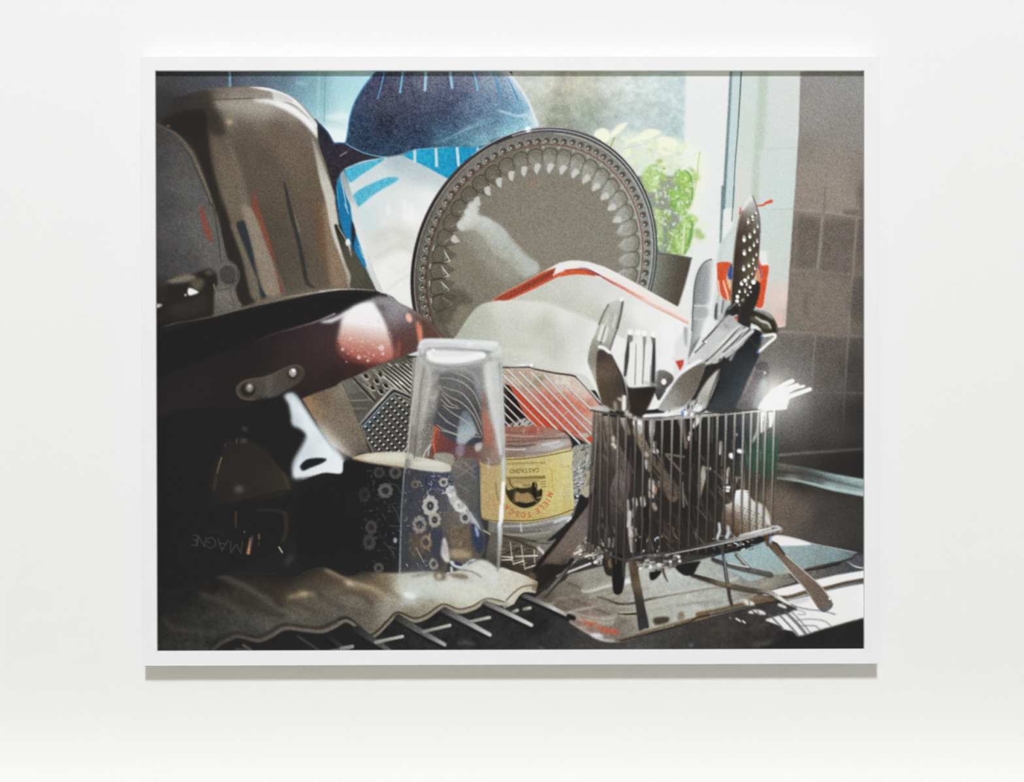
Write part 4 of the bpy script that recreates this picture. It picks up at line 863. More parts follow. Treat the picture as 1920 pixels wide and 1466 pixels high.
lm = mask(lab, 0.4)
S(LB('545 208 900 190 1300 135 1735 45'), 1.8, (120, 92, 46), 0.4)
S(LB('140 1258 300 1300 430 1315 550 1300 900 1310 1200 1275 1500 1205 1770 1105'), 1.8, (104, 78, 40), 0.4)
S(LB('90 235 200 285 330 310'), 1.6, (120, 90, 56), 0.5)
brown = (112, 86, 54)
for k, ch in enumerate('CASTAGNO'):
    p = LB('%f %f' % (1128 - 66*k, 398 + 2.0*k + (6 if k > 4 else 0)))[0]; letter(ch, p[0], p[1], 5.6, 7.2, 177, brown, 1.15)
rr = np.random.RandomState(3)
for k in range(22):                            # line of lettering too small to read
    p = LB('%f %f' % (1255 - 32*k, 262 + 1.0*k))[0]; u = rr.uniform(1.2, 2.4)
    S([p + (0, -u), p + (rr.uniform(-1, 1), u)], 1.4, brown, 0.4, False, 0.75)
F(LB('548 525 1275 495 1272 550 548 560'), (136, 112, 66), 0.7, False)
F(LB('548 560 1180 545 1160 620 700 640 620 720 548 700'), (150, 128, 78), 1.0, False, a=0.6)
F(LB('552 640 600 760 720 700 840 720 1000 700 1060 620 1120 640 1130 760 1210 740 1215 840 1180 940 1080 1030 920 1078 780 1050 640 950 560 800'), (52, 50, 32), 0.9)
F(LB('720 800 780 790 850 820 960 800 1040 860 1080 950 1000 1000 820 970 700 960 720 880'), (160, 134, 86), 1.0)
F(LB('600 560 720 660 740 720 660 740 600 640'), (172, 146, 88), 0.8, a=0.9); F(LB('850 650 1000 640 1000 690 900 700'), (140, 122, 76), 0.8, a=0.9)
S(LB('620 560 650 660 720 730'), 1.6, (70, 62, 36), 0.5); S(LB('1060 640 1070 800 1100 900'), 5, (34, 33, 22), 0.7); S(LB('1090 640 1090 700'), 1.5, (160, 140, 86), 0.5)
S(LB('740 760 700 880 720 960'), 3, (84, 72, 44), 0.8); S(LB('1000 860 1120 980'), 2.4, (120, 104, 64), 0.7); S(LB('1190 750 1190 850'), 3, (40, 38, 26), 0.6); S(LB('1120 900 1200 880'), 2, (176, 152, 96), 0.6)
F(LB('780 980 900 1000 1080 960 1060 1020 920 1070 800 1040'), (40, 38, 24), 0.8)
for y in (600, 640, 690): S(LB('1190 %d 1275 %d' % (y + 10, y)), 1.6, (112, 94, 54), 0.5, a=0.8)
S(LB('1265 370 1340 360 1385 400 1400 560 1400 740'), 1.4, (206, 150, 70), 0.5, a=0.8)
red = (204, 74, 46)
for ch, x, y, ro in (('M', 1358, 838, 118), ('I', 1322, 940, 128), ('E', 1275, 1010, 135), ('L', 1205, 1075, 142), ('E', 1125, 1135, 155), ('T', 988, 1192, 172), ('O', 872, 1205, 182), ('S', 770, 1188, 192), ('C', 670, 1145, 203), ('A', 585, 1062, 218)):
    p = LB('%f %f' % (x, y))[0]; letter(ch, p[0], p[1], 7.0 if ch not in 'IM' else 7.5, 9.0, ro, red, 1.4, 0.95)
for k in range(12): S(LB('%d %d %d %d' % (1590, 690 + 46*k, 1725, 655 + 45*k)), 1.4, (170, 148, 92), 0.6, a=0.65)
S(LB('1540 360 1700 320'), 1.6, (180, 160, 104), 0.8, a=0.6)
for x, y, ch, ro in ((150, 1020, 'N', 235), (130, 900, 'O', 245)):
    p = LB('%f %f' % (x + 200, y))[0]; letter(ch, p[0], p[1], 6.5, 8, ro, (196, 110, 72), 1.2, 0.5)
# --- blue flowered mug
obj('flowered_mug')
mug = D2('40 20 330 48 640 92 900 118 1130 120 1165 300 1290 500 1440 715 1465 900 1405 1030 1250 1135 1100 1050 1060 1150 700 1175 300 1158 -60 1145 -420 1080 -440 300 -200 150 0 150')
F(mug, G('660 880 36 36 37, 700 900 37 37 39, 750 900 39 40 44, 680 1000 36 36 36, 740 1000 39 40 43, 770 900 56 56 62, 790 900 52 54 68, 820 900 48 54 80, 780 960 56 56 62, 800 1000 64 60 60, 850 980 92 84 76, 870 1000 74 62 50, 830 1040 70 60 54, 880 960 120 118 118, 860 920 104 100 98, 840 900 80 84 104, 600 980 35 35 36, 780 1050 60 58 62, 900 1020 70 66 64, 860 1050 96 84 66'), 1.2)
dm = mask(mug, 0.5)
F(D2('-450 100 330 20 640 90 690 200 640 600 620 1180 -450 1150'), (36, 36, 37), 9, a=0.7, clip=dm, own=False)
F(D2('640 90 1130 120 1120 300 1000 600 1000 1150 620 1180'), (52, 53, 60), 9, a=0.45, clip=dm, own=False)
def flower(x, y, r, col, ry=None, core=(42, 44, 52), n=9):
    p = D2('%f %f' % (x, y))[0]; r /= 5.43; ry = r if ry is None else ry/5.43
    for k in range(n):
        t = 2*np.pi*k/n + x
        dot(p[0] + r*0.7*math.cos(t), p[1] + ry*0.7*math.sin(t), r*0.3, col, 0.7, 0.85, ry=ry*0.3)
    dot(p[0], p[1], r*0.5, tuple(np.array(col)*0.9), 0.7, ry=ry*0.5)
    dot(p[0], p[1], r*0.42, core, 0.8, ry=ry*0.42); dot(p[0], p[1], r*0.14, tuple(np.array(col)*0.6), 0.6, ry=ry*0.14)
for a in ((385, 140, 60, (70, 66, 63)), (550, 140, 68, (92, 85, 79)), (448, 325, 80, (106, 100, 95)), (235, 365, 62, (52, 52, 54), 80), (305, 700, 60, (76, 71, 67), 78), (285, 850, 68, (72, 68, 67), 85), (380, 1110, 52, (96, 90, 82)), (620, 460, 30, (60, 58, 60))):
    flower(*a)
for t in ('480 255 560 270 610 350', '430 850 500 920 545 1010', '520 480 570 560 590 640', '490 680 580 690', '420 560 450 620', '480 900 560 915'): S(D2(t), 1.5, (92, 86, 80), 0.6, a=0.8)
sparkle(D2('180 100 600 100 600 1120 240 1120 200 700'), 120, [(66, 66, 74), (84, 84, 92), (70, 64, 58), (58, 66, 84)], 2, 6, 0.9, 2, 40, 80, 12)
dot(*D2('548 830')[0], 3.5, (160, 165, 172), 0.9, ry=5)
# the mug's lit side, seen through the tumbler
sparkle(D2('660 120 1140 130 1160 320 1080 560 1000 760 1000 1120 670 1150 640 700'), 190, [(44, 50, 86), (52, 58, 84), (38, 40, 52), (150, 147, 143), (110, 106, 104), (98, 84, 70), (70, 74, 92)], 2, 6, 1.6, 3.2, 50, 80, 17)
sparkle(D2('850 140 1130 140 1160 320 1050 380 880 380'), 46, [(40, 46, 84), (56, 64, 110), (196, 194, 190), (120, 124, 140), (30, 32, 50)], 3, 8, 1.5, 3.4, 60, 70, 13)
for a in ((1040, 240, 48, (190, 184, 170)), (905, 480, 84, (200, 194, 188), 110), (950, 622, 66, (178, 168, 154), 84), (795, 672, 74, (150, 142, 132), 95), (1120, 330, 60, (220, 218, 215)), (1215, 480, 78, (216, 215, 212), 70), (862, 850, 66, (146, 116, 88), 80), (940, 1070, 50, (158, 152, 142), 62), (750, 262, 42, (116, 100, 84)), (1260, 600, 60, (170, 170, 172), 66)):
    flower(*a)
F(D2('1085 310 1160 300 1185 380 1290 500 1290 545 1230 550 1130 480 1090 400'), (214, 213, 210), 1.2, a=0.75)
sparkle(D2('1085 310 1160 300 1185 380 1290 500 1270 545 1160 510 1090 400'), 16, [(90, 96, 120), (240, 240, 240)], 2, 5, 1, 2, 40, 60, 31)
F(D2('1300 530 1370 570 1440 715 1390 720 1320 640'), (178, 178, 178), 1.3); S(D2('1340 560 1400 650 1430 720'), 2.5, (60, 64, 84), 0.8)
F(D2('1310 690 1340 660 1395 710 1450 800 1455 900 1400 960 1330 850'), (40, 46, 70), 1.4); S(D2('1370 700 1390 780'), 5, (150, 172, 210), 1.2)
S(D2('1440 725 1520 770'), 3, (190, 176, 150), 0.8)
F(D2('1120 700 1300 690 1310 850 1330 960 1150 900 1100 820'), (112, 92, 70), 3, a=0.8, tex=(8, 6, 5))
F(D2('1110 930 1200 920 1330 970 1290 1010 1120 1000'), (176, 152, 116), 2.2, a=0.85)
F(D2('1020 820 1060 810 1095 950 1100 1050 1050 1040 1010 960'), (206, 200, 198), 1.3); F(D2('1030 880 1070 870 1080 950 1040 960'), (160, 158, 160), 1.5, a=0.7)
F(D2('930 720 1010 700 1030 840 1000 1010 1040 1100 940 1010 920 850'), (44, 48, 62), 1.8, a=0.85)
F(D2('1100 1040 1150 1050 1220 1090 1330 1020 1370 1030 1330 1100 1240 1130 1130 1090'), (206, 210, 216), 1.0); F(D2('1150 1045 1210 1060 1230 1090 1160 1080'), (34, 40, 72), 0.9); F(D2('1290 1060 1370 1040 1380 1090 1300 1110'), (56, 60, 84), 1.2)
F(D2('700 780 800 760 850 900 760 1010 690 950'), (96, 72, 52), 3.5, a=0.6)
S(D2('760 900 800 980 860 1090'), 1.6, (186, 164, 134), 0.6); S(D2('900 760 890 830'), 1.5, (186, 176, 160), 0.7)
sparkle(D2('690 560 880 740 860 1130 690 1150'), 46, [(90, 92, 104), (50, 54, 74), (120, 104, 86), (64, 66, 80)], 2, 7, 1, 2.2, 70, 60, 15)
F(C2('330 1295 420 1258 560 1240 720 1232 900 1240 985 1280 1100 1300 1320 1365 1340 1425 1240 1440 1060 1425 880 1395 700 1370 500 1340 380 1315'), G('670 856 196 184 156, 700 852 214 210 192, 740 854 212 208 190, 770 862 196 192 176, 800 862 206 204 188, 840 872 204 202 186, 820 882 210 207 192, 740 872 190 180 154, 700 866 196 188 164'), 0.9)
S(C2('335 1300 500 1342 700 1372 880 1398'), 2, (150, 128, 92), 0.7)
F(C2('420 1290 560 1265 720 1258 880 1265 860 1330 700 1335 520 1315'), (222, 219, 204), 1.6, a=0.7)
F(D2('740 40 860 20 1000 35 1050 60 940 75 760 60'), (222, 221, 208), 1.5, a=0.8)
F(D2('1150 20 1390 30 1400 640 1440 700 1290 500 1180 380 1130 200'), G('870 880 92 86 82, 890 900 88 86 86, 880 930 88 84 78, 895 960 78 76 76, 900 880 72 74 80, 860 870 120 112 100'), 1.6, a=0.9)
for t in ('1160 60 1260 120 1380 200', '1200 180 1300 100 1390 60', '1180 260 1300 330', '1250 40 1360 140'): S(D2(t), 2, (138, 136, 136), 1.0, a=0.7)
S(D2('1400 60 1395 300 1410 600 1440 720'), 5, (62, 66, 78), 1.5, a=0.8)
# --- worktop in front, lit patch on the right
obj('worktop')
F(X1('280 1150 500 1130 640 1112 760 1112 960 1112 1000 1040 1640 1040 1640 1240 280 1240'), G('''300 1200 39 39 39, 450 1100 39 38 38, 650 1080 38 38 38, 800 1100 40 39 39, 500 1200 39 39 39, 700 1205 41 41 41, 850 1200 46 45 45, 950 1190 46 45 46, 1000 1170 41 40 40, 1050 1190 56 55 55, 1100 1205 66 64 62, 1000 1210 54 53 53, 1200 1205 74 73 71, 1280 1190 66 64 62, 1340 1190 66 62 57, 1400 1190 58 55 52,
 1450 1205 46 45 44, 1500 1210 40 40 40, 1600 1210 41 41 41, 1300 1210 60 60 60, 1420 1165 66 60 56'''), 1.5, False, tex=[(2.5, 6, 7), (2, 18, 8)])
F(E3('1000 60 1400 170 1895 300 1895 560 1300 700 1000 700'), (66, 64, 62), 2, False)
F(E3('1260 420 1500 370 1740 320 1895 400 1895 440 1350 570'), G('1520 1070 110 106 102, 1560 1065 84 84 86, 1540 1080 96 92 90, 1600 1065 70 74 78', 1.4), 1.2, tex=(5, 5, 3))
S(E3('1725 345 1780 390 1850 412 1895 415'), 3, [(150, 156, 158), (226, 230, 230), (196, 202, 204)], 0.7)
F(E3('1720 340 1760 290 1895 285 1895 400 1800 385'), (84, 86, 92), 1.2, a=0.9)
F(E3('820 690 900 655 1300 560 1600 490 1920 425 1920 520 1500 645 1120 750 900 740'), (238, 238, 237), 0.9, False)
S(E3('700 730 900 720 1100 722 1280 672 1500 628 1700 575 1920 520'), [6, 8, 6], [(120, 98, 78), (96, 80, 62), (104, 86, 66), (84, 70, 54), (92, 76, 58)], 0.9)
S(E3('1110 752 1300 705 1500 650 1700 600 1920 550'), 2.5, (120, 140, 160), 0.9, a=0.7)
F(E3('1010 790 1130 750 1300 712 1500 655 1700 610 1920 560 1920 915 1750 975 1560 1030 1400 1075 1290 1112 1240 1132 1200 1125 1150 1075 1040 1055 1030 1025 860 962 880 940 1000 910 1110 880 1180 830 1050 800'), (238, 238, 237), 0.9, False)
F(E3('1120 770 1300 720 1330 740 1200 790'), (190, 194, 196), 2.5, a=0.7)
F(E3('1000 790 1080 800 1180 830 1100 885 1000 905 860 945 820 900 900 830'), (66, 64, 64), 2.0, a=0.95)
for t, w in (('905 905 1000 1000 1050 1060', 3.5), ('1000 895 1100 1000 1200 1110', 3.5), ('1075 880 1180 980 1285 1105', 5.5), ('1130 865 1240 980 1330 1090', 2), ('1180 820 1320 850 1470 865 1590 900', 2), ('1230 1020 1380 1020 1430 1060', 1.8), ('1190 960 1350 950 1480 970 1545 1020', 1.5), ('1140 840 1260 870 1280 900 1200 900', 1.2)):
    S(E3(t), w, (96, 98, 104), 0.9, a=0.85)
F(E3('680 880 740 850 830 860 870 900 800 900 760 880 730 895'), (222, 222, 220), 0.9); S(E3('720 850 760 900'), 2.5, (90, 88, 86), 0.8); S(E3('770 850 800 895'), 2, (120, 118, 116), 0.8)
S(E3('560 945 600 970'), 3.5, (214, 214, 212), 0.7); S(E3('628 970 650 988'), 3.5, (206, 206, 204), 0.7); S(E3('1005 800 1070 825'), 5, (226, 226, 224), 0.9); S(E3('490 930 500 945'), 2, (150, 148, 144), 0.7)
S(E3('1200 1130 1290 1118 1420 1072 1560 1035 1750 978 1920 918'), 2, (130, 112, 88), 0.8, a=0.8)
F(E3('1210 1135 1300 1118 1560 1038 1920 925 1920 1300 700 1300 900 1220 1080 1170'), (41, 41, 41), 2.2, False)
F(E3('700 1215 830 1190 960 1160 900 1200 780 1225'), (112, 108, 98), 3, a=0.7)
dot(*E3('90 1220')[0], 5, (110, 106, 100), 2, ry=2.5, own=False); dot(*E2('80 1180')[0], 5, (104, 102, 98), 2, ry=2, own=False)
# --- blue-grey dish cloth
obj('dish_cloth')
F(E3('300 320 640 225 900 120 1000 78 1180 110 1400 172 1822 258 1770 308 1640 350 1500 378 1300 428 1100 475 900 505 700 580 300 560'), G('1330 1050 150 176 178, 1380 1045 162 188 190, 1420 1050 158 186 188, 1450 1040 158 184 186, 1500 1050 146 170 172, 1560 1045 126 150 152, 1600 1038 104 122 124, 1500 1025 150 172 174, 1550 1030 132 154 156, 1400 1070 164 184 184, 1470 1065 152 170 166, 1530 1062 130 146 142, 1440 1075 160 170 160'), 0.9, tex=(3, 4, 5))
for i in range(26):
    rr = np.random.RandomState(100 + i); x, y = rr.uniform(1100, 1700), rr.uniform(210, 380)
    S(E3('%f %f %f %f' % (x, y, x + 60, y + rr.uniform(-5, 15))), 1.2, (122, 146, 150), 0.7, False, 0.35)
F(E3('915 100 1000 74 1180 108 1345 165 1230 182 1010 184 960 160'), (238, 237, 236), 0.9)
S(E3('1000 76 1180 110 1400 172 1600 212 1822 258'), 1.5, (190, 200, 200), 0.7)
S(E3('1260 432 1500 385 1640 355 1770 310 1822 262'), [2, 5, 3], [(84, 72, 58), (64, 58, 52), (58, 54, 50)], 0.9)
S(E3('1250 445 1400 425 1500 405 1640 370'), 3.5, (40, 38, 36), 0.9)
S(E3('920 520 1100 470 1270 425'), 3, (176, 172, 148), 1.2)
# --- baking tray
obj('baking_tray')
tray = np.vstack([E2('20 660 90 600 330 480 370 420 700 338 1040 290 1480 320'), E3('180 330 300 300 450 420 700 560 920 505 1100 480 1180 560 900 655 780 700 900 740 1000 760 700 820 300 920 0 1000'), E2('1300 990 1200 1010 1000 1080 850 1106 700 1092 560 1022 380 925 350 870 0 690')])
F(tray, G('''1020 1115 92 84 74, 1060 1100 120 114 102, 1100 1080 150 147 136, 1130 1065 158 156 145, 1080 1130 122 112 98, 1060 1150 118 104 92, 1120 1110 142 137 124, 1150 1120 150 146 132, 1180 1100 172 172 162, 1130 1150 140 132 118, 1100 1165 150 120 102, 1160 1170 122 116 104,
 1220 1090 190 194 188, 1260 1080 194 200 196, 1250 1110 186 188 180, 1220 1130 182 184 174, 1300 1090 184 190 186, 1320 1110 176 180 172, 1280 1130 184 188 178, 1240 1150 176 178 166, 1300 1150 188 192 184, 1350 1120 180 186 178, 1360 1090 166 172 164, 1400 1090 140 142 132, 1400 1110 140 142 134,
 1380 1140 170 172 162, 1440 1095 150 150 138, 1420 1120 150 142 128, 1340 1070 172 180 172, 1480 1085 120 114 106, 1440 1120 112 92 76'''), 0.9, False, tex=[(4, 7, 2), (3, 3, 4)])
F(E2('500 580 560 540 680 530 830 490 1000 460 1010 510 840 540 640 590 540 600'), (196, 196, 186), 2.2, a=0.75); S(E2('500 590 560 600 700 560 900 510 1010 500'), 3, (226, 228, 224), 1.2, a=0.8); S(E2('530 575 580 555 650 545'), 4, (140, 134, 118), 1.5, a=0.8)
S(E2('930 500 1000 480'), 8, (230, 233, 232), 1.8, a=0.9)
S(E2('660 650 760 680 860 720 960 730 1060 715 1250 665 1500 620 1800 570 1920 555'), [3, 5, 3.5, 3], [(110, 96, 84), (64, 56, 46), (58, 52, 42), (110, 98, 88), (140, 124, 110), (150, 136, 118), (156, 148, 132)], 0.9)
S(E2('880 750 1060 730 1250 690 1500 640'), 3, (190, 190, 180), 1.2, a=0.7)
S(E2('880 828 960 832 1060 826'), 4, (44, 38, 32), 0.7); S(E2('880 810 960 812 1060 805'), 2, (190, 184, 150), 0.8); S(E2('890 850 1060 848'), 3, (170, 164, 130), 1.0)
S(E2('340 500 480 560'), 4, (92, 80, 66), 1.6, a=0.8); S(E2('330 640 500 720 700 800 830 850'), 4, (96, 82, 70), 1.8, a=0.8); S(E2('150 700 350 790 560 850'), 5, (100, 88, 78), 2, a=0.6)
S(E2('1060 780 1300 740 1600 690 1920 650'), 3, (196, 198, 190), 1.5, a=0.6); S(E2('1200 800 1500 720 1900 700'), 3, (150, 150, 140), 2, a=0.5)
S(E2('370 810 500 840 640 870 760 880 840 860'), 4, (186, 184, 172), 1.5, a=0.8); S(E2('420 860 520 890 640 910 800 920 830 890'), 6, (196, 190, 176), 2, a=0.7)
F(E2('510 895 560 905 640 920 690 930 560 950 530 930'), (196, 96, 66), 1.6, a=0.9); F(E2('640 960 760 975 880 1000 850 1035 720 1010'), (204, 88, 58), 1.8, a=0.9)
S(E2('0 672 150 760 350 870 400 920 560 1020 700 1090 850 1104 1000 1078 1200 1008'), [2, 5, 6, 5], [(90, 84, 78), (120, 112, 104), (150, 140, 130), (190, 188, 184), (150, 136, 118), (120, 104, 84)], 1.0)
F(E2('590 1030 690 1030 720 1070 640 1070'), (226, 228, 230), 1.6, a=0.9)
S(np.vstack([E2('850 1100 1000 1072 1200 1005 1400 950 1600 895 1800 845'), E3('150 900 400 850 650 790 850 755 1000 740')]), [5, 8], [(112, 96, 78), (122, 100, 74), (120, 98, 68), (108, 88, 62), (110, 88, 64)], 1.1)
S(np.vstack([E2('900 1106 1200 1028 1600 915'), E3('150 935 400 882 650 822 850 785 1000 765')]), 3, (42, 38, 36), 1.0)
F(E2('1240 870 1390 860 1390 910 1260 940'), (70, 62, 52), 1.5); F(E2('1490 820 1540 810 1550 880 1490 890'), (130, 116, 98), 1.5, a=0.9); F(E3('410 760 450 745 480 775 430 785'), (226, 228, 226), 1.4)
F(E3('590 740 640 735 740 770 745 805 660 800'), (226, 222, 216), 1.2); S(E3('620 750 650 800'), 2, (140, 120, 100), 0.8); S(E3('690 760 700 810'), 2, (130, 108, 88), 0.8)
F(E3('640 720 800 690 860 740 780 770'), (118, 96, 80), 2, a=0.8)
sparkle(tray, 60, [(200, 202, 195), (150, 146, 133), (128, 120, 106), (186, 187, 178)], 20, 80, 1.5, 3.5, -14, 6, 33, 1.6)
# --- steel mesh and rim behind the knife
obj('dish_rack')
F(D3('-60 830 80 830 300 880 520 920 640 860 800 700 960 680 980 1000 700 1140 440 1300 -60 1230'), G('940 1020 92 86 76, 980 1020 88 80 68, 1020 1020 130 126 116, 1060 1000 150 146 136, 940 1060 48 44 40, 990 1065 60 54 46, 1080 1050 120 112 98', 1.4), 1.2)
sparkle(D3('-40 920 460 900 440 1110 200 1130 -40 1050'), 60, [(40, 36, 32), (132, 122, 104), (66, 60, 50), (100, 92, 80)], 5, 22, 1, 2.2, -8, 14, 41)
S(D3('80 840 200 880 330 940 420 975'), 4, (64, 58, 52), 1.0); S(D3('430 960 480 1010 490 1040'), [6, 4], [(190, 188, 182), (226, 226, 222)], 0.9)
for t in ('145 900 160 1040 180 1130', '258 935 275 1060 295 1180', '388 980 395 1110'): S(D3(t), 2.4, (176, 164, 142), 0.5)
for t in ('175 1125 280 1095', '300 1170 430 1130', '60 1050 170 1060', '60 1085 160 1080', '200 1050 420 1040'): S(D3(t), 2.8, [(176, 164, 142), (232, 228, 220)], 0.5)
S(D3('620 1245 740 1205 960 1120'), 4, [(236, 236, 232), (206, 204, 196), (230, 230, 226)], 0.7)
S(D3('740 1120 800 1090'), 6, (176, 174, 160), 1.2)
S(D3('780 1080 700 1200 600 1330 480 1466'), [11, 9, 8], [(128, 118, 104), (100, 94, 86), (112, 106, 98), (84, 80, 74)], 1.0); S(D3('760 1140 680 1260 560 1400 500 1466'), 2.5, (44, 40, 37), 0.7)
sparkle(D3('800 980 1000 840 1080 860 1080 1100 900 1060'), 40, [(226, 226, 220), (60, 52, 44), (176, 166, 144), (120, 106, 88)], 4, 14, 1.5, 3.5, -20, 20, 42)
for t in ('910 1050 980 1030', '1000 1110 1030 1100', '920 860 1000 830', '910 910 990 890', '800 1020 870 990', '730 1120 790 1100'): S(D3(t), 4.5, (222, 220, 210), 0.8)
# --- tea towel
obj('tea_towel')
tow = np.vstack([D1('-20 1060 250 1000 500 880 700 850 1000 850 1150 890 1300 820 1430 800 1600 870'), E1('200 235 480 238 700 225 900 235 1140 125 1300 208 1400 228 1595 312 1580 392 1480 375 1400 480 1330 492 1190 462 1080 525 960 552 830 512 700 595 600 628 460 575 380 645 300 725 230 768 160 705 60 625 -20 640'), D1('1450 1310 1200 1290 1100 1300 900 1390 700 1360 600 1390 500 1466 -20 1500')])
F(tow, G('''300 1150 40 40 40, 340 1120 42 42 41, 400 1090 42 41 40, 320 1180 54 53 50, 360 1170 56 55 53, 420 1130 60 58 52, 460 1110 64 61 52, 500 1140 74 72 66, 440 1170 66 66 63, 520 1090 62 54 44, 540 1150 88 85 76, 500 1170 84 82 76, 560 1110 108 96 78, 600 1080 100 86 66, 640 1080 110 94 74, 600 1120 92 88 80, 640 1140 100 96 88,
 660 1110 122 114 100, 620 1160 84 80 72, 680 1080 92 80 64, 700 1110 112 104 88, 680 1150 96 90 78, 720 1090 132 122 98, 740 1085 176 170 146, 730 1140 150 146 130, 760 1100 200 200 184, 770 1115 220 224 218, 800 1095 200 204 194, 830 1100 204 207 194, 860 1110 214 214 196, 860 1085 196 200 190, 900 1070 206 208 198, 940 1080 214 214 204,
 900 1110 206 206 190, 980 1095 206 202 184, 800 1140 150 144 120, 770 1150 128 120 102, 840 1135 176 172 150, 920 1125 206 204 186, 400 1195 50 50 49, 480 1185 62 62 60'''), 1.6, tex=[(3, 4, 9), (2, 9, 3)])
tm = mask(tow, 0.6)
F(E1('1300 205 1400 226 1500 262 1604 312 1600 340 1585 392 1560 385 1500 372 1400 440 1300 420'), (204, 202, 186), 1.4, tex=(3, 4, 9))
tm = np.maximum(tm, mask(E1('1300 205 1400 226 1500 262 1604 312 1600 340 1585 392 1560 385 1500 372 1400 440 1300 420'), 0.6))
S(D1('-20 1040 250 985 500 870 700 840 1000 840 1150 880 1300 815 1430 795 1600 865 1760 830 1880 830'), [34, 34, 30, 18, 8], (37, 36, 36), 8, a=0.85, clip=tm, own=False)
F(D1('1330 880 1450 840 1700 900 1890 840 1960 900 1900 1000 1700 1000 1480 960'), (112, 94, 70), 5, a=0.5, clip=tm, own=False)
F(X1('270 1040 560 1040 640 1070 560 1100 430 1120 330 1190 270 1240'), (40, 39, 38), 14, a=0.5, clip=tm, own=False)
F(X1('430 1120 560 1090 640 1075 700 1082 640 1095 560 1120 480 1150'), (52, 46, 40), 9, a=0.4, clip=tm, own=False)
for t, c, w, a in (('560 850 800 960 1000 1090 1180 1200', (104, 98, 84), 9, .55), ('420 1010 650 1090 800 1210 900 1280', (84, 80, 72), 9, .5), ('1430 810 1550 870 1650 930 1800 960 1900 1040', (172, 150, 120), 8, .7), ('1130 1040 1260 1000 1330 1010', (184, 164, 128), 8, .6), ('700 1030 900 1130 1100 1190', (50, 48, 45), 10, .5),
                   ('1000 1090 1100 1060 1350 1150', (66, 58, 48), 9, .5), ('1300 960 1450 1070 1560 1120', (66, 60, 52), 8, .5), ('1560 1000 1700 1010 1800 1080', (70, 58, 44), 10, .55), ('200 1250 400 1300 500 1200', (48, 47, 45), 10, .5), ('900 960 1000 1000 1060 1100', (50, 44, 38), 10, .5)):
    S(D1(t), w, c, 3.0, a=a, clip=tm, own=False)
dot(*D1('1620 920')[0], 8, (206, 194, 166), 2.5, ry=4, rot=20, own=False); dot(*D1('1245 1010')[0], 8, (176, 160, 128), 2.5, ry=4, own=False)
for t, c, w in (('100 310 220 350 330 400 400 460', (196, 180, 152), 4), ('330 340 400 380 470 440', (120, 104, 80), 6), ('500 430 640 460 760 470', (120, 108, 84), 6), ('560 280 640 260 780 240', (176, 172, 158), 5), ('900 250 960 290 1060 300', (170, 166, 150), 6), ('850 330 1000 340 1150 380 1200 430', (226, 222, 206), 9), ('1100 190 1240 280 1270 300', (226, 228, 222), 8)):
    S(E1(t), w, c, 2.5, a=0.6, clip=tm, own=False)
# folded hem
for t in ('-20 618 60 608 160 690 230 745 300 705 380 625 460 558 600 606 700 575 830 492 960 532 1080 505 1190 445 1330 470 1400 455 1470 365 1560 345', ):
    S(E1(t) + (0, 9.5), 3.0, (38, 37, 35), 1.0)
    S(E1(t) + (0, 5.6), 6.0, [(112, 104, 92), (134, 125, 108), (150, 142, 118), (176, 170, 148), (196, 192, 172)], 0.8)
    S(E1(t), [4.2, 3.4, 2.6], [(50, 47, 43), (62, 57, 48), (84, 75, 58), (96, 84, 64)], 0.8)
hem = D1('500 1480 560 1420 640 1375 720 1350 880 1385 980 1350 1100 1285 1250 1300 1400 1310 1500 1270 1600 1225 1720 1310')
F(np.vstack([hem, X1('690 1235 380 1235')]), (39, 38, 38), 1.5)
S(hem + (-4, -7), 6, (46, 44, 42), 1.8, a=0.8, clip=tm); S(hem, 6.0, [(66, 63, 58), (94, 87, 78), (114, 106, 96), (120, 112, 100)], 1.0)
S(D1('120 1210 200 1290 330 1300 560 1330'), 8, (78, 74, 66), 3, a=0.5, own=False); S(D1('700 1450 820 1470'), 4, (90, 86, 80), 1.2, a=0.7)
F(E1('1560 300 1600 312 1585 392 1560 390 1570 340'), (150, 138, 112), 1.0); S(E1('1405 480 1440 415 1490 378 1575 375'), 5.5, (206, 200, 180), 0.8); S(E1('1370 450 1420 400 1480 355 1580 345'), 2.5, (112, 98, 74), 0.8)
# --- bars of the rack in the foreground
obj('dish_rack')
for t, c, w in (('1485 418 1680 500 1870 592', [(84, 82, 80), (128, 126, 122), (206, 206, 202), (150, 148, 144)], [8, 7]), ('1180 480 1370 570 1555 662', [(100, 96, 92), (140, 138, 134), (196, 196, 192), (220, 220, 216)], [10, 7]), ('845 542 1030 640 1215 742', [(70, 68, 66), (120, 118, 116), (170, 170, 168), (214, 214, 212)], [13, 7]),
                ('465 602 660 720 845 822', [(56, 55, 54), (88, 87, 86), (110, 110, 110), (176, 176, 174)], [14, 7]), ('130 700 270 790 400 875', [(46, 46, 46), (70, 70, 70), (96, 96, 96)], [15, 7]), ('-90 770 20 850 90 900', [(44, 44, 44), (72, 72, 72)], [8, 7])):
    p = E1(t); S(p + (-3, 4.5), [9, 8], (34, 34, 34), 1.0); S(p, w, c, 0.9)
for t in ('280 802 500 755', '672 716 888 664', '1040 637 1212 600', '1335 512 1380 490', '1408 552 1440 542', '1495 532 1545 522', '0 855 90 838'): S(E1(t), 6.0, [(140, 138, 132), (206, 204, 196), (196, 194, 184)], 0.8)
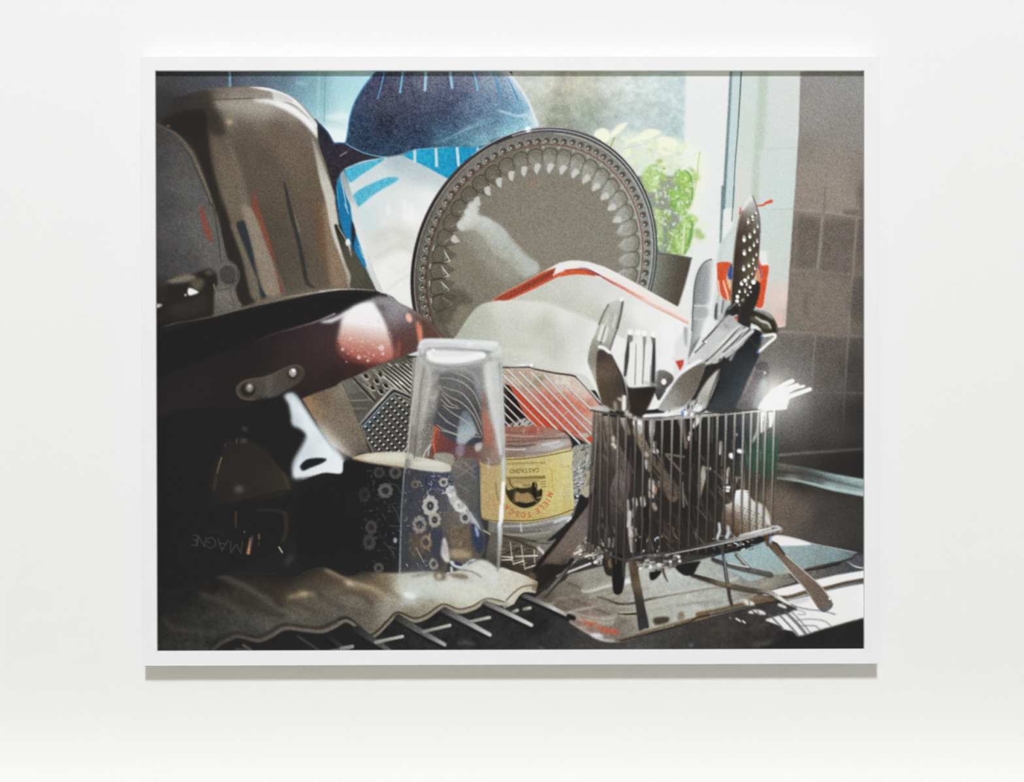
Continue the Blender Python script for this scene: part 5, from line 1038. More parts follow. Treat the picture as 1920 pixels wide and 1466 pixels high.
S(E1('1860 590 1900 605'), 9, (36, 34, 33), 1.0); F(E1('940 800 1050 790 1100 830 960 820'), (84, 82, 78), 2, a=0.7); S(D1('760 1420 820 1460'), 5, (96, 94, 90), 1.0, a=0.8); S(D1('1200 1350 1370 1460'), 4, (80, 78, 75), 1.0, a=0.7); S(D1('1460 1470 1640 1430'), 5, (120, 118, 112), 1.2, a=0.8); S(D1('1840 1400 1897 1385'), 5, (150, 150, 146), 1.0, a=0.8)
# --- tall tumbler, upside down
obj('glass_tumbler')
tum = X1('788 645 798 638 860 637 925 640 936 645 939 700 943 760 945 860 944 900 938 1000 934 1080 938 1118 900 1128 800 1128 752 1118 749 1050 752 1000 760 900 768 820 778 740 784 680')
tmk = mask(tum, 0.8)
for c in (np.where(tmk > 0.5),): IDS[c] = NAMES.index('glass_tumbler')
F(tum, (190, 200, 200), 0.9, a=0.10, own=False)
F(C2('1010 150 1090 330 1080 620 1050 900 1020 1290 900 1290 930 1000 960 700 990 400'), (176, 176, 168), 2.5, a=0.38, own=False)
F(C2('1680 330 1850 330 1870 900 1880 1400 1800 1200 1760 860 1700 560'), (200, 203, 200), 3, a=0.45, own=False)
F(C2('1000 150 1040 95 1200 90 1500 100 1780 120 1830 170 1850 330 1700 360 1200 380 1010 320'), (208, 210, 207), 1.6, a=0.62, own=False)
S(C2('1015 165 1050 105 1200 100 1500 115 1790 135'), [6, 8, 9, 8], [(206, 212, 214), (226, 230, 230), (214, 220, 220), (240, 242, 242)], 1.2)
S(C2('1110 230 1130 280 1300 300 1480 290 1640 250'), [9, 12, 11, 12], [(228, 230, 228), (232, 234, 232), (238, 240, 238), (240, 242, 242)], 1.6)
S(C2('1080 170 1300 165 1500 190 1700 215'), 2.5, (140, 142, 142), 1.0, a=0.8); S(C2('1030 250 1060 300 1200 360 1450 370 1640 340 1740 290'), 4, (160, 162, 158), 1.4, a=0.8)
S(C2('1640 190 1740 210 1800 190'), 5, (120, 122, 118), 1.4, a=0.7); dot(*C2('1520 135')[0], 5, (250, 252, 252), 1.0, own=False); dot(*C2('1150 195')[0], 4, (246, 248, 250), 1.0, own=False); dot(*C2('1660 250')[0], 5, (246, 248, 248), 1.2, own=False)
# left wall, thick glass
S(C2('1010 320 980 560 940 800 915 1000 900 1150 880 1400'), [7, 5, 4], [(186, 185, 178), (188, 186, 179), (166, 163, 155), (140, 136, 128)], 1.3, a=0.9)
S(C2('1060 380 1030 560 1020 700 1000 900 975 1100 960 1290'), 3, (92, 84, 74), 1.0, a=0.7)
S(C2('1030 330 1000 560 970 800 950 960'), 3.5, (196, 196, 190), 1.2, a=0.8)
S(C2('1120 330 1100 480 1080 620 1060 800 1030 1000'), 10, (188, 187, 180), 3, a=0.6, own=False)
S(C2('1190 470 1130 530 1100 620 1150 700 1190 620'), 5, (190, 188, 178), 2.0, a=0.7, own=False)
S(C2('1230 400 1400 380 1560 440 1620 560'), 4, (170, 172, 170), 1.6, a=0.7, own=False); S(C2('1570 420 1600 560 1640 700'), 6, (150, 160, 164), 2.4, a=0.6, own=False)
S(D2('665 0 640 150 625 350 612 550 605 760 600 950 595 1180'), [3.5, 3], [(150, 148, 140), (128, 130, 132), (110, 120, 128), (124, 134, 142), (128, 140, 146), (150, 156, 160)], 0.7, a=0.95)
S(D2('690 20 670 200 650 400 640 700 630 1000'), 5, (70, 78, 88), 2.0, a=0.5, own=False)
# right wall with its long highlight
S(C2('1700 370 1720 560 1740 700 1770 860 1800 1000'), [14, 11, 8], [(206, 208, 204), (222, 224, 222), (214, 216, 214), (200, 204, 204)], 2.2, a=0.85)
S(C2('1830 340 1845 600 1855 900 1870 1200 1865 1466'), [6, 6, 5], [(150, 150, 146), (180, 184, 182), (170, 174, 172), (150, 152, 150), (170, 172, 170)], 1.2, a=0.9)
S(C2('1800 1000 1830 1150 1840 1250'), 6, (206, 210, 212), 1.4, a=0.9)
S(D2('1650 0 1648 120 1655 250'), [7, 6], [(190, 196, 198), (206, 212, 214)], 1.1, a=0.9)
S(D2('1650 250 1645 330 1640 450'), 7, (244, 246, 246), 1.0); S(D2('1632 480 1625 620 1610 680'), [8, 9, 7], [(240, 243, 244), (246, 248, 248), (232, 236, 238)], 1.0)
S(D2('1615 700 1615 850 1605 1000 1598 1140'), [8, 6], [(214, 220, 222), (186, 190, 190), (150, 150, 146), (140, 136, 128)], 1.1, a=0.95)
S(D2('1500 0 1500 100'), 4, (196, 200, 200), 1.6, a=0.7)
S(D2('1570 240 1580 330 1600 420'), 2.5, (110, 96, 66), 1.0, a=0.7)
F(C2('1010 180 1045 100 1200 88 1500 98 1790 120 1835 180 1830 235 1700 205 1400 185 1100 180 1040 240'), (224, 228, 228), 1.6, a=0.72, own=False)
F(C2('1090 200 1200 195 1400 205 1640 215 1660 262 1480 312 1250 322 1110 295'), (240, 242, 241), 1.6, a=0.85, own=False)
S(C2('1100 185 1300 172 1550 195 1720 212'), 2.2, (158, 164, 166), 0.9, a=0.7); S(C2('1090 335 1250 365 1450 372 1650 345'), 4.5, (142, 144, 140), 1.4, a=0.6, own=False)
F(C2('1010 330 1080 330 1200 400 1195 560 1120 660 1080 860 990 1060 960 1040 985 700'), (172, 171, 164), 3, a=0.45, own=False); S(C2('1085 350 1120 480 1090 640 1060 820'), 4, (206, 206, 200), 1.8, a=0.6, own=False)
F(C2('1690 350 1800 335 1845 700 1866 1150 1810 1190 1775 900 1725 600'), (216, 219, 217), 2.4, a=0.6, own=False); S(C2('1665 640 1680 860 1690 1100'), 3, (186, 96, 70), 1.6, a=0.6, own=False)
S(C2('1000 170 985 330 960 600 930 860 905 1100 885 1300'), 2.2, (206, 208, 204), 0.9, a=0.7); S(C2('1838 200 1850 500 1862 800 1872 1100 1868 1400'), 2.0, (210, 213, 211), 0.9, a=0.7)
# foot of the tumbler melting into the towel
S(D2('600 1180 610 1300 640 1400 720 1440 900 1460'), 4, (196, 204, 202), 2.2, a=0.5, own=False); F(D2('630 1370 700 1360 760 1400 730 1430 650 1410'), (244, 246, 246), 2.2, a=0.9, own=False)
F(D2('600 1170 900 1190 1500 1180 1600 1120 1590 1380 1200 1440 800 1440 620 1380'), (212, 219, 215), 6, a=0.34, own=False)
F(D2('700 1200 820 1160 940 1150 830 1190'), (128, 124, 114), 1.8, a=0.8, own=False); F(D2('940 1160 1050 1150 1060 1230 960 1230'), (104, 92, 72), 2, a=0.8, own=False); dot(*D2('995 1195')[0], 5, (186, 182, 160), 1.4, own=False)
S(D2('1080 1165 1240 1165'), 3, (214, 218, 220), 0.9); S(D2('1120 1110 1125 1160'), 5, (206, 206, 200), 1.0); F(D2('1080 1170 1250 1170 1290 1220 1200 1220'), (120, 104, 80), 1.6, a=0.8, own=False); S(D2('1200 1130 1330 1150 1420 1200'), 3, (120, 112, 96), 1.2, a=0.7)
# --- crisp packet behind the cutlery
obj('snack_packet')
F(B4('395 790 430 600 560 430 650 240 700 260 640 500 570 800 540 1150 420 1130'), (206, 216, 212), 1.2, a=0.8)
S(B4('430 750 470 570 560 430'), 4, (190, 204, 204), 2, a=0.7)
F(B4('392 785 548 780 560 960 540 1150 512 1172 440 1135 408 1020 402 900'), (222, 84, 46), 0.9)
F(B4('500 930 530 830 590 780 600 1100 560 1080 520 1020'), (228, 196, 150), 1.0); F(B4('512 880 530 820 560 790 560 940 522 938'), (44, 84, 164), 0.9)
S(B4('415 960 430 1080 455 1150'), 3, (236, 226, 214), 0.9); S(B4('470 960 490 1040 510 1100 520 1170'), 3, (240, 226, 206), 0.9)
F(B4('390 1110 520 1170 560 1260 420 1370 380 1300'), (190, 196, 194), 1.2); S(B4('395 1200 390 1340'), 5, (70, 68, 68), 1.2); S(B4('440 1120 430 1300'), 4, (214, 218, 218), 1.0); S(B4('470 1160 450 1280'), 3, (110, 110, 112), 1.0)
F(B4('828 732 855 800 928 806 912 960 890 1100 862 1230 790 1205 830 950 815 880'), (226, 82, 42), 0.9)
F(B4('810 830 850 870 850 960 800 960'), (226, 150, 104), 1.0); S(B4('815 780 850 880 850 930'), 2.5, (120, 96, 160), 0.8)
S(B4('808 195 870 188 905 165 955 148'), [2.5, 3.5, 6.5], (226, 88, 50), 0.6); S(B4('645 215 635 275'), 2.5, (222, 90, 56), 0.6)
# --- pale backdrop between container and basket, then the cutlery itself
obj('cutlery_basket')
F(X1('1265 640 1300 600 1345 640 1350 780 1240 790 1262 720'), (226, 228, 227), 1.2, False)
F(FK('1035 805 1125 785 1122 840 1085 910'), (206, 66, 58), 0.8, False)
obj('dinner_knife')
F(B4('345 738 385 745 402 800 405 950 400 1150 330 1400 280 1640 200 1720 110 1800 150 1466 160 1200 175 1000 220 850 280 770'), L(1302, 560, 1342, 566, 0, (120, 122, 124), 0.25, (168, 172, 174), 0.5, (196, 200, 198), 0.62, (222, 226, 224), 0.8, (236, 238, 237), 1, (214, 218, 216)), 0.9)
F(B4('200 900 300 770 330 900 310 1180 180 1200 190 1020'), (150, 154, 156), 3, a=0.7); F(B4('170 1220 310 1240 290 1340 155 1340'), (170, 176, 174), 2, a=0.8); S(B4('165 1210 300 1215'), 3, (214, 218, 216), 1.0); S(B4('160 1345 280 1350'), 2.5, (206, 210, 208), 1.0)
S(B4('345 738 280 768 220 850 178 1000 162 1200 150 1466'), 2.0, (92, 92, 98), 0.7)
F(C4('150 380 240 270 260 290 180 400 120 500'), (88, 92, 94), 1.6, a=0.8); F(C4('70 180 100 190 95 380 75 330'), (160, 166, 168), 1.5)
S(C4('330 100 230 330 130 520'), 7, (236, 238, 238), 1.6)
obj('slotted_spoon')
F(B4('640 1290 700 1080 770 960 842 985 825 1130 770 1290 730 1466 640 1560 600 1450'), (50, 48, 45), 1.0)
F(B4('700 130 735 92 768 90 800 180 832 300 842 480 835 640 825 760 800 880 750 1020 700 1140 650 1240 600 1290 545 1200 555 1000 572 720 608 440 650 250'), G('1402 372 232 232 230, 1400 385 214 212 210, 1412 390 170 172 172, 1398 395 150 136 122, 1395 410 96 80 64, 1385 440 72 60 50, 1382 480 56 48 42, 1380 520 54 48 42, 1380 560 58 52 46, 1400 430 80 68 58, 1412 410 130 128 124, 1418 440 90 84 78, 1410 480 90 78 60, 1400 520 92 78 60, 1408 500 110 98 72, 1395 560 70 62 52, 1415 460 74 66 58'), 0.9)
for x, y, w, h in ((720, 350, 3.0, 8), (680, 530, 4.2, 8.5), (682, 670, 4.2, 7.5), (675, 830, 4.0, 7.5), (738, 500, 3.6, 7), (738, 635, 3.4, 6), (728, 800, 3.4, 5), (765, 300, 3.0, 5), (785, 450, 3, 7), (800, 265, 2.6, 4), (768, 335, 2.4, 3), (818, 400, 2.4, 6), (780, 590, 2.8, 6), (812, 550, 2.4, 6), (805, 690, 2.2, 5), (775, 740, 2.6, 5), (770, 780, 2, 3),
                   (790, 830, 2.2, 5), (722, 920, 2.8, 5), (762, 885, 2.2, 4), (655, 980, 4.5, 5.5), (690, 950, 5, 3), (775, 965, 5.5, 5.5), (705, 985, 2.4, 6), (740, 1020, 3.4, 3), (690, 1060, 2.4, 6), (632, 1065, 3, 4), (612, 1115, 4.5, 4), (608, 1160, 4.5, 4), (670, 1160, 4.5, 5), (635, 1200, 3, 4), (720, 1100, 2.4, 3), (600, 1300, 4, 2), (750, 1070, 2.5, 2.5)):
    p = B4('%f %f' % (x, y))[0]
    dot(p[0] - 1, p[1] + 3, w*0.9, (40, 36, 34), 0.7, ry=w*0.8, own=False)
    dot(p[0], p[1], w*0.8, (178, 172, 158), 0.7, ry=h*0.85, own=False); dot(p[0], p[1] + h*0.3, w*0.75, (246, 246, 246), 0.6, ry=w*0.8, own=False)
S(B4('650 250 608 440 575 720 555 1000 548 1190'), 1.6, (150, 134, 112), 0.7)
F(B4('650 245 690 150 735 92 766 92 775 130 730 160 690 220'), (228, 228, 227), 1.2); S(B4('768 95 800 185 832 300 842 470'), 2, (96, 92, 92), 0.8)
F(B4('640 1180 720 1120 800 1010 830 1000 815 1120 740 1280 690 1420 600 1400'), (48, 46, 43), 1.6, a=0.9); F(B4('500 1250 560 1200 610 1240 640 1280 560 1330 480 1330'), (44, 44, 45), 1.2)
S(B4('520 1250 600 1180'), 3, (120, 120, 122), 1.0); S(B4('545 1340 600 1310'), 3, (214, 216, 216), 0.8); F(B4('555 1340 610 1325 600 1360 560 1365'), (212, 76, 44), 0.8)
# --- peeler with a white edge
obj('peeler')
F(C4('735 60 770 10 850 15 950 60 1010 150 1022 225 960 245 880 235 820 170 740 130'), (50, 46, 38), 1.0)
F(C4('770 5 830 0 920 30 980 90 960 100 880 50'), (150, 154, 152), 1.4); F(C4('740 80 800 70 870 110 930 140 950 200 880 200 830 150 760 120'), (96, 92, 76), 1.6, a=0.8); S(C4('800 80 860 120 920 140 950 190'), [3, 5, 3], (206, 208, 204), 1.0)
S(C4('980 100 1010 160 1015 215'), 2, (120, 112, 84), 0.8)
# --- dark handles
obj('kitchen_knife')
F(C4('640 400 700 300 780 200 870 260 862 330 830 470 760 640 690 790 640 1030 300 1035 360 850 430 690 520 480'), G('1405 640 38 38 40, 1420 630 36 36 38, 1400 680 42 46 50, 1380 710 42 48 53, 1370 740 48 56 60, 1350 760 58 61 62, 1400 740 46 54 60, 1420 660 40 44 48, 1350 720 40 42 46'), 1.0)
S(C4('420 620 400 780 340 950'), 3, (36, 34, 34), 1.0); S(C4('740 300 820 390'), 1.5, (64, 62, 60), 0.8)
F(C4('865 262 990 250 1010 280 960 330 870 400 830 440 815 435 850 340'), (150, 152, 146), 2, a=0.6)
S(C4('870 272 985 255 995 285 920 350 832 432'), 5.0, [(236, 238, 240), (246, 246, 242), (244, 244, 240), (240, 242, 244), (226, 232, 240)], 0.9); S(C4('862 270 870 290'), 3, (60, 100, 190), 1.0); S(C4('818 432 830 438'), 3, (50, 110, 180), 1.0)
obj('spoon_handle')
F(C4('790 570 850 530 910 545 935 600 925 670 870 740 830 850 790 1000 600 1005 660 860 720 720'), G('1425 690 74 70 72, 1435 700 66 64 64, 1420 720 96 90 92, 1410 750 104 98 100, 1400 765 80 78 78, 1438 690 84 82 82', 1.4), 1.2)
S(C4('790 590 740 720 680 850'), 4, (140, 134, 134), 1.4, a=0.7); dot(*C4('890 645')[0], 2.6, (196, 196, 196), 0.8); S(C4('800 620 880 640 880 690'), 2, (120, 114, 116), 1.0)
F(C4('840 740 900 700 900 860 860 920 830 1000 770 1000'), (120, 128, 126), 2, a=0.9)
# --- silver dinner fork bent over
obj('dinner_fork')
F(C4('110 520 200 440 290 330 380 200 520 60 590 100 640 150 775 215 735 275 600 420 440 530 310 570 180 580'), G('1300 670 214 217 216, 1325 640 196 200 199, 1350 615 206 208 207, 1365 600 190 192 192, 1340 650 206 208 206, 1370 640 190 192 190, 1400 620 170 172 170, 1330 675 196 196 192'), 1.0)
for t, w, c in (('290 530 400 430 520 310 640 170', 3, (78, 74, 72)), ('350 550 470 430 600 310 690 185', 3, (86, 82, 80)), ('420 520 560 400 660 290 740 200', 3, (70, 66, 66)), ('260 330 380 200 510 50', 3, (66, 64, 66)), ('180 440 290 330', 3, (110, 110, 110))): S(C4(t), w, c, 0.8)
for t in ('310 490 430 370 560 230 640 165', '390 480 520 350 650 230 710 195', '450 490 590 370 700 270 770 220', '360 540 460 450'): S(C4(t), 4.5, [(196, 198, 196), (226, 228, 226), (214, 216, 214)], 0.9)
F(C4('400 150 500 60 580 100 560 180 440 210'), (170, 172, 172), 2.5, a=0.6); S(C4('480 150 520 200'), 3, (130, 130, 132), 1.5, a=0.7); dot(*C4('290 330')[0], 2.5, (244, 244, 242), 0.8); dot(*C4('378 565')[0], 4, (236, 226, 210), 1.0)
S(C4('580 430 540 510'), 5, (150, 148, 140), 1.2)
# dark wedge and pale handle under it
obj('table_spoon')
F(C4('290 570 420 540 480 480 500 560 430 660 330 900 280 1040 120 1040 160 850 260 640'), (46, 44, 42), 1.0)
F(C4('420 610 400 680 330 870 290 1000 180 1030 200 900 300 730'), G('1340 700 196 198 190, 1330 730 190 190 180, 1310 760 206 208 206, 1320 750 150 146 134, 1305 770 230 232 230'), 1.3)
S(C4('430 610 400 720 330 900'), 2, (120, 112, 98), 0.8)
F(FK('845 1325 960 1150 1010 1060 1100 950 1230 855 1352 812 1362 860 1282 1100 1182 1262 1130 1305 940 1352'), G('1320 685 104 98 90, 1300 700 112 104 94, 1280 720 116 108 98, 1290 740 118 112 102, 1260 745 150 148 140, 1250 760 176 176 172, 1280 765 132 128 118, 1310 710 100 92 82'), 0.9)
S(FK('1350 815 1230 858 1100 955 1010 1062 900 1240'), 2.0, (176, 176, 172), 0.8); S(FK('950 1340 1130 1300 1190 1250'), 3, (206, 206, 200), 1.0, a=0.8)
F(FK('1290 785 1330 800 1100 945 1000 1060 840 1300 790 1330 800 1260 1080 935 1180 850'), (240, 241, 241), 0.9); S(FK('850 1215 920 1130'), 2.5, (60, 90, 170), 0.9)
F(FK('1190 1250 1260 1230 1310 1260 1300 1340 1200 1400 1100 1380'), (180, 182, 182), 1.4); sparkle(FK('1190 1250 1310 1240 1330 1400 1120 1400'), 14, [(244, 245, 246), (110, 108, 104), (70, 68, 66)], 4, 12, 2, 4, -60, 25, 51)
# --- holed handle and centre fork
obj('slotted_turner')
F(FK('815 930 900 902 1000 955 1010 1020 930 1110 850 1235 795 1110'), L(1230, 700, 1255, 735, 0, (128, 126, 118), 0.5, (98, 95, 90), 1, (66, 64, 62)), 1.0); dot(*FK('907 1030')[0], 5.0, (240, 240, 238), 0.8, ry=6)
F(FK('800 1160 830 1230 830 1290 760 1330 750 1260'), (236, 237, 236), 1.0)
obj('upright_fork')
F(FK('520 500 800 520 810 1060 470 1000'), (226, 227, 225), 1.5, a=0.55)
for t, w, c in (('522 520 510 700 480 960', [3, 9, 5], (72, 68, 66)), ('800 560 795 800 785 1060', [4, 7, 8], (62, 58, 60)), ('602 620 590 1060', 3, (140, 138, 134)), ('688 540 690 700 672 1050', [4, 3, 3], (120, 118, 114)), ('760 860 755 1060', 3, (120, 116, 112)), ('545 540 540 580', 8, (130, 128, 122)), ('700 540 698 600', 5, (150, 150, 144)), ('775 530 790 600', 4, (110, 110, 106))): S(FK(t), w, c, 0.9)
for t in ('565 620 555 850 545 1065', '640 560 640 800 630 1075', '738 650 728 850 718 1060'): S(FK(t), 11, (234, 234, 232), 1.0)
for x, y in ((535, 482), (625, 490), (692, 498), (788, 512)): dot(*FK('%f %f' % (x, y))[0], 5.5, (243, 244, 243), 1.0)
F(FK('470 940 510 1080 600 1095 800 1080 822 1110 770 1240 720 1340 660 1430 560 1430 515 1300 505 1150'), G('1180 730 56 50 46, 1200 740 46 42 40, 1220 735 44 40 40, 1190 760 50 44 38, 1210 765 60 48 40, 1195 780 46 42 40', 1.4), 1.2)
S(FK('700 1040 760 1050 820 1070'), 5, (176, 182, 172), 1.6, a=0.8)
obj('serving_spoon')
F(FK('318 165 250 280 192 400 130 560 88 700 76 820 118 940 165 1060 200 1180 250 1310 500 1385 520 1300 475 1100 440 960 380 840 312 700 342 600 400 430 436 300 468 150 442 118'), G('1155 570 202 203 196, 1150 590 186 187 178, 1140 610 192 194 184, 1130 630 190 192 184, 1120 650 152 149 134, 1108 680 142 137 121, 1110 700 178 177 165, 1125 660 126 119 105, 1160 600 166 165 157'), 0.9)
for t, w, c in (('455 150 430 300 395 440', 4, (96, 94, 92)), ('300 180 240 290 195 400', 3, (110, 106, 96)), ('300 430 250 540 200 620', 2.5, (100, 92, 80)), ('400 430 340 600 312 690', 3, (110, 106, 100)), ('240 420 200 560', 8, (228, 230, 224)), ('288 440 242 580', 7, (224, 226, 219)), ('265 420 222 570', 2, (120, 114, 102)), ('380 300 350 420', 5, (206, 208, 202)), ('300 300 262 400', 4, (206, 208, 200)), ('130 560 88 700 76 820', 2, (150, 146, 128))): S(FK(t), w, c, 0.9)
dot(*FK('442 125')[0], 4, (244, 245, 244), 1.2)
F(FK('185 690 240 680 300 700 360 810 440 960 500 1150 525 1340 260 1310 205 1180 165 1000 165 820'), G('1125 665 66 58 54, 1130 690 96 80 66, 1120 700 110 90 70, 1140 700 100 88 76, 1145 720 86 74 62, 1130 730 84 70 54, 1155 740 70 62 54, 1160 720 60 56 54, 1140 755 82 70 54, 1170 750 90 84 74'), 1.0)
S(FK('200 645 250 660 305 705'), 6.5, (240, 241, 240), 0.9); S(FK('330 740 400 880 460 1010 480 1170'), 3, (44, 40, 40), 1.0, a=0.8); S(FK('470 1200 468 1330'), 8, (240, 238, 234), 1.2); S(FK('410 1215 440 1230'), 5, (196, 190, 178), 1.2); S(FK('370 1260 380 1350'), 6, (160, 154, 128), 1.6)
F(FK('95 1310 250 1290 310 1330 300 1370 130 1360'), (200, 200, 194), 1.6, a=0.9)
# --- inside of the basket
obj('cutlery_basket')
ins = X1('1112 778 1225 788 1350 778 1462 766 1458 860 1452 985 1440 1000 1300 1032 1185 1052 1128 1030 1100 1015 1112 900')
F(ins, G('1120 800 120 108 96, 1125 850 72 64 56, 1130 900 64 58 52, 1150 820 62 55 50, 1180 850 44 42 42, 1220 830 48 44 42, 1260 830 40 38 38, 1300 830 42 40 39, 1350 820 44 44 46, 1390 820 44 46 50, 1410 800 66 70 72, 1420 830 50 68 60, 1440 840 48 82 66, 1430 870 50 80 64, 1425 900 66 62 56, 1445 930 116 102 88, 1400 930 80 70 60, 1350 900 48 44 42, 1300 950 42 40 39, 1250 950 48 44 42, 1200 950 52 48 46, 1150 950 54 50 48, 1250 1010 52 46 42, 1350 980 56 50 44, 1445 790 92 88 84, 1447 970 112 98 86', 1.8), 1.0, False)
im = mask(ins, 0.5, False)
F(BL('100 60 300 100 310 500 60 560 150 400'), (176, 128, 110), 3, a=0.55, clip=im, own=False)
# handles standing in the basket
for t, w, c in (('400 180 430 420 520 640 600 860 640 1100 560 1500', [12, 14, 20, 26, 30, 34], [(150, 146, 138), (120, 104, 96), (100, 90, 84), (92, 80, 76), (96, 84, 82), (70, 64, 62)]),
                ('880 260 870 430 950 620 1080 860 1250 1060 1450 1330', [20, 16, 18, 18, 18, 20], [(200, 204, 200), (150, 134, 104), (110, 100, 82), (92, 84, 70), (90, 82, 70), (80, 72, 62)]),
                ('1080 230 1075 420 1065 560', [11, 10, 6], [(176, 176, 168), (214, 216, 214), (110, 104, 96)]), ('640 200 660 280 720 420', [12, 8], [(170, 176, 176), (130, 108, 98)]), ('300 300 320 800 330 1400', [10, 10], [(74, 64, 56), (64, 58, 52)])):
    S(BL(t), w, c, 1.2, clip=im)
for t, w, c in (('1110 570 1110 680', 7, (214, 214, 212)), ('1090 690 1150 705', 8, (236, 236, 232)), ('985 730 1000 760', 7, (206, 200, 192)), ('990 860 995 970', [8, 3], (190, 192, 188)), ('485 490 490 540', 5, (206, 196, 176)), ('480 590 520 640', 6, (206, 202, 186)), ('840 260 880 300', 14, (240, 240, 238)), ('890 330 900 390', 9, (176, 182, 180)),
                ('1290 745 1400 760 1570 785', 3.5, (128, 120, 104)), ('1185 1170 1185 1230', 5, (170, 166, 156)), ('1290 1230 1380 1380', 10, (120, 104, 92)), ('1040 860 1035 1000', 4, (140, 114, 100)), ('560 1180 590 1250', 12, (130, 130, 132))):
    S(BL(t), w, c, 1.0, clip=im)
F(BL('1060 1160 1100 1170 1140 1280 1090 1410 1040 1400 1045 1260'), (226, 216, 200), 1.2); S(BL('1130 1240 1120 1340 1080 1400'), 2.5, (190, 112, 66), 0.9)
for t, w, c in (('60 220 100 400 130 640', [14, 8, 4], [(120, 118, 112), (110, 100, 90), (120, 104, 92)]), ('330 200 250 320', [12, 7], [(214, 216, 216), (226, 226, 222)]), ('205 420 205 450', 6, (230, 224, 210)), ('178 490 178 520', 6, (226, 220, 206)), ('150 560 130 650', 4, (128, 100, 84)), ('400 950 390 1080 370 1220 340 1400', [8, 12, 7, 4], [(150, 146, 134), (170, 168, 156), (160, 150, 120), (176, 136, 88)]),
                ('660 570 650 740', [7, 4], [(140, 134, 126), (206, 200, 188)]), ('780 960 750 1050 750 1180', [5, 8, 6], [(160, 150, 130), (206, 196, 178), (200, 194, 176)]), ('470 960 490 965', 6, (210, 200, 182)), ('820 760 830 780', 9, (240, 240, 236)), ('940 695 990 705', 8, (238, 240, 242)), ('890 440 900 450', 5, (200, 190, 180)), ('860 1100 960 1105', 4, (130, 124, 116)), ('910 1130 860 1270', 4, (140, 124, 100)),
                ('720 1250 790 1250', 5, (232, 234, 236)), ('720 1300 780 1300', 5, (226, 228, 230)), ('1010 1050 1005 1300', 3, (176, 166, 140))):
    S(BR(t), w, c, 0.9, clip=im)
F(BR('1260 100 1375 100 1370 370 1270 430'), (226, 227, 226), 1.0, False); F(BR('1390 100 1495 110 1460 250 1440 330 1395 345 1400 250'), (222, 223, 222), 1.0, False); F(BR('1230 150 1250 160 1235 400 1200 500 1135 590 1150 500 1200 400'), (170, 172, 168), 1.2)
F(BR('1150 650 1240 560 1270 640 1450 620 1440 900 1300 1010 1060 950 1070 850'), (52, 92, 72), 6, a=0.42, own=False)
# lower half: handles, glints
for t, w, c in (('1130 0 1140 500 1130 950', [18, 22, 20], [(74, 66, 60), (56, 52, 50), (52, 48, 46)]), ('1230 60 1290 180 1230 420 1220 940', [24, 28, 22, 16], [(84, 74, 70), (110, 98, 96), (64, 58, 56), (50, 46, 44)]), ('1340 480 1360 800 1390 990', [5, 5, 8], [(176, 176, 172), (140, 130, 120), (206, 204, 200)]), ('1540 560 1500 800 1460 960', [16, 20, 16], (40, 38, 38)),
                ('1590 60 1700 240 1800 440', [16, 16, 20], [(90, 82, 72), (96, 86, 76), (110, 92, 78)]), ('1420 480 1400 640', 6, (150, 172, 176)), ('1490 460 1500 520', 9, (206, 206, 190)), ('1410 470 1420 520', 8, (214, 216, 206)), ('1390 780 1390 820', 14, (206, 200, 196)), ('1600 520 1620 560', 8, (170, 160, 150)), ('1230 480 1245 530', 8, (120, 92, 70)), ('1360 600 1350 740', 8, (196, 194, 190))):
    S(D3(t), w, c, 1.1, clip=im)
sparkle(D3('1380 820 1700 840 1680 1000 1400 1020'), 16, [(240, 242, 244), (206, 196, 180), (60, 52, 48), (120, 96, 76), (176, 186, 206)], 2, 7, 1.5, 3.5, -60, 40, 61)
sparkle(D3('1020 720 1110 720 1210 760 1200 960 1020 900'), 22, [(176, 174, 166), (130, 122, 108), (50, 46, 42), (40, 38, 36)], 6, 16, 2, 4, 90, 10, 62, 0.9)
F(D3('1560 260 1600 270 1630 380 1590 460 1560 440'), (222, 216, 206), 1.3); S(D3('1628 330 1620 410'), 2.5, (200, 116, 76), 0.9)
sparkle(D3('1640 600 1900 640 1880 960 1700 960'), 30, [(70, 62, 56), (96, 84, 74), (120, 100, 84), (50, 46, 44)], 8, 24, 1.5, 3, 70, 30, 63)
S(D3('1640 300 1760 400 1900 440'), 6, (84, 74, 64), 1.5, clip=im, a=0.8)
sparkle(X1('1120 795 1440 780 1400 990 1190 1035 1130 1010'), 90, [(84, 77, 71), (104, 97, 90), (62, 57, 54), (40, 38, 37), (130, 122, 112)], 14, 60, 1.5, 3.2, 86, 8, 91, 0.9)
sparkle(X1('1130 850 1400 850 1380 1000 1190 1030'), 40, [(96, 86, 76), (120, 108, 96), (36, 34, 33), (70, 64, 60)], 12, 46, 2, 4, 58, 16, 92, 0.9)
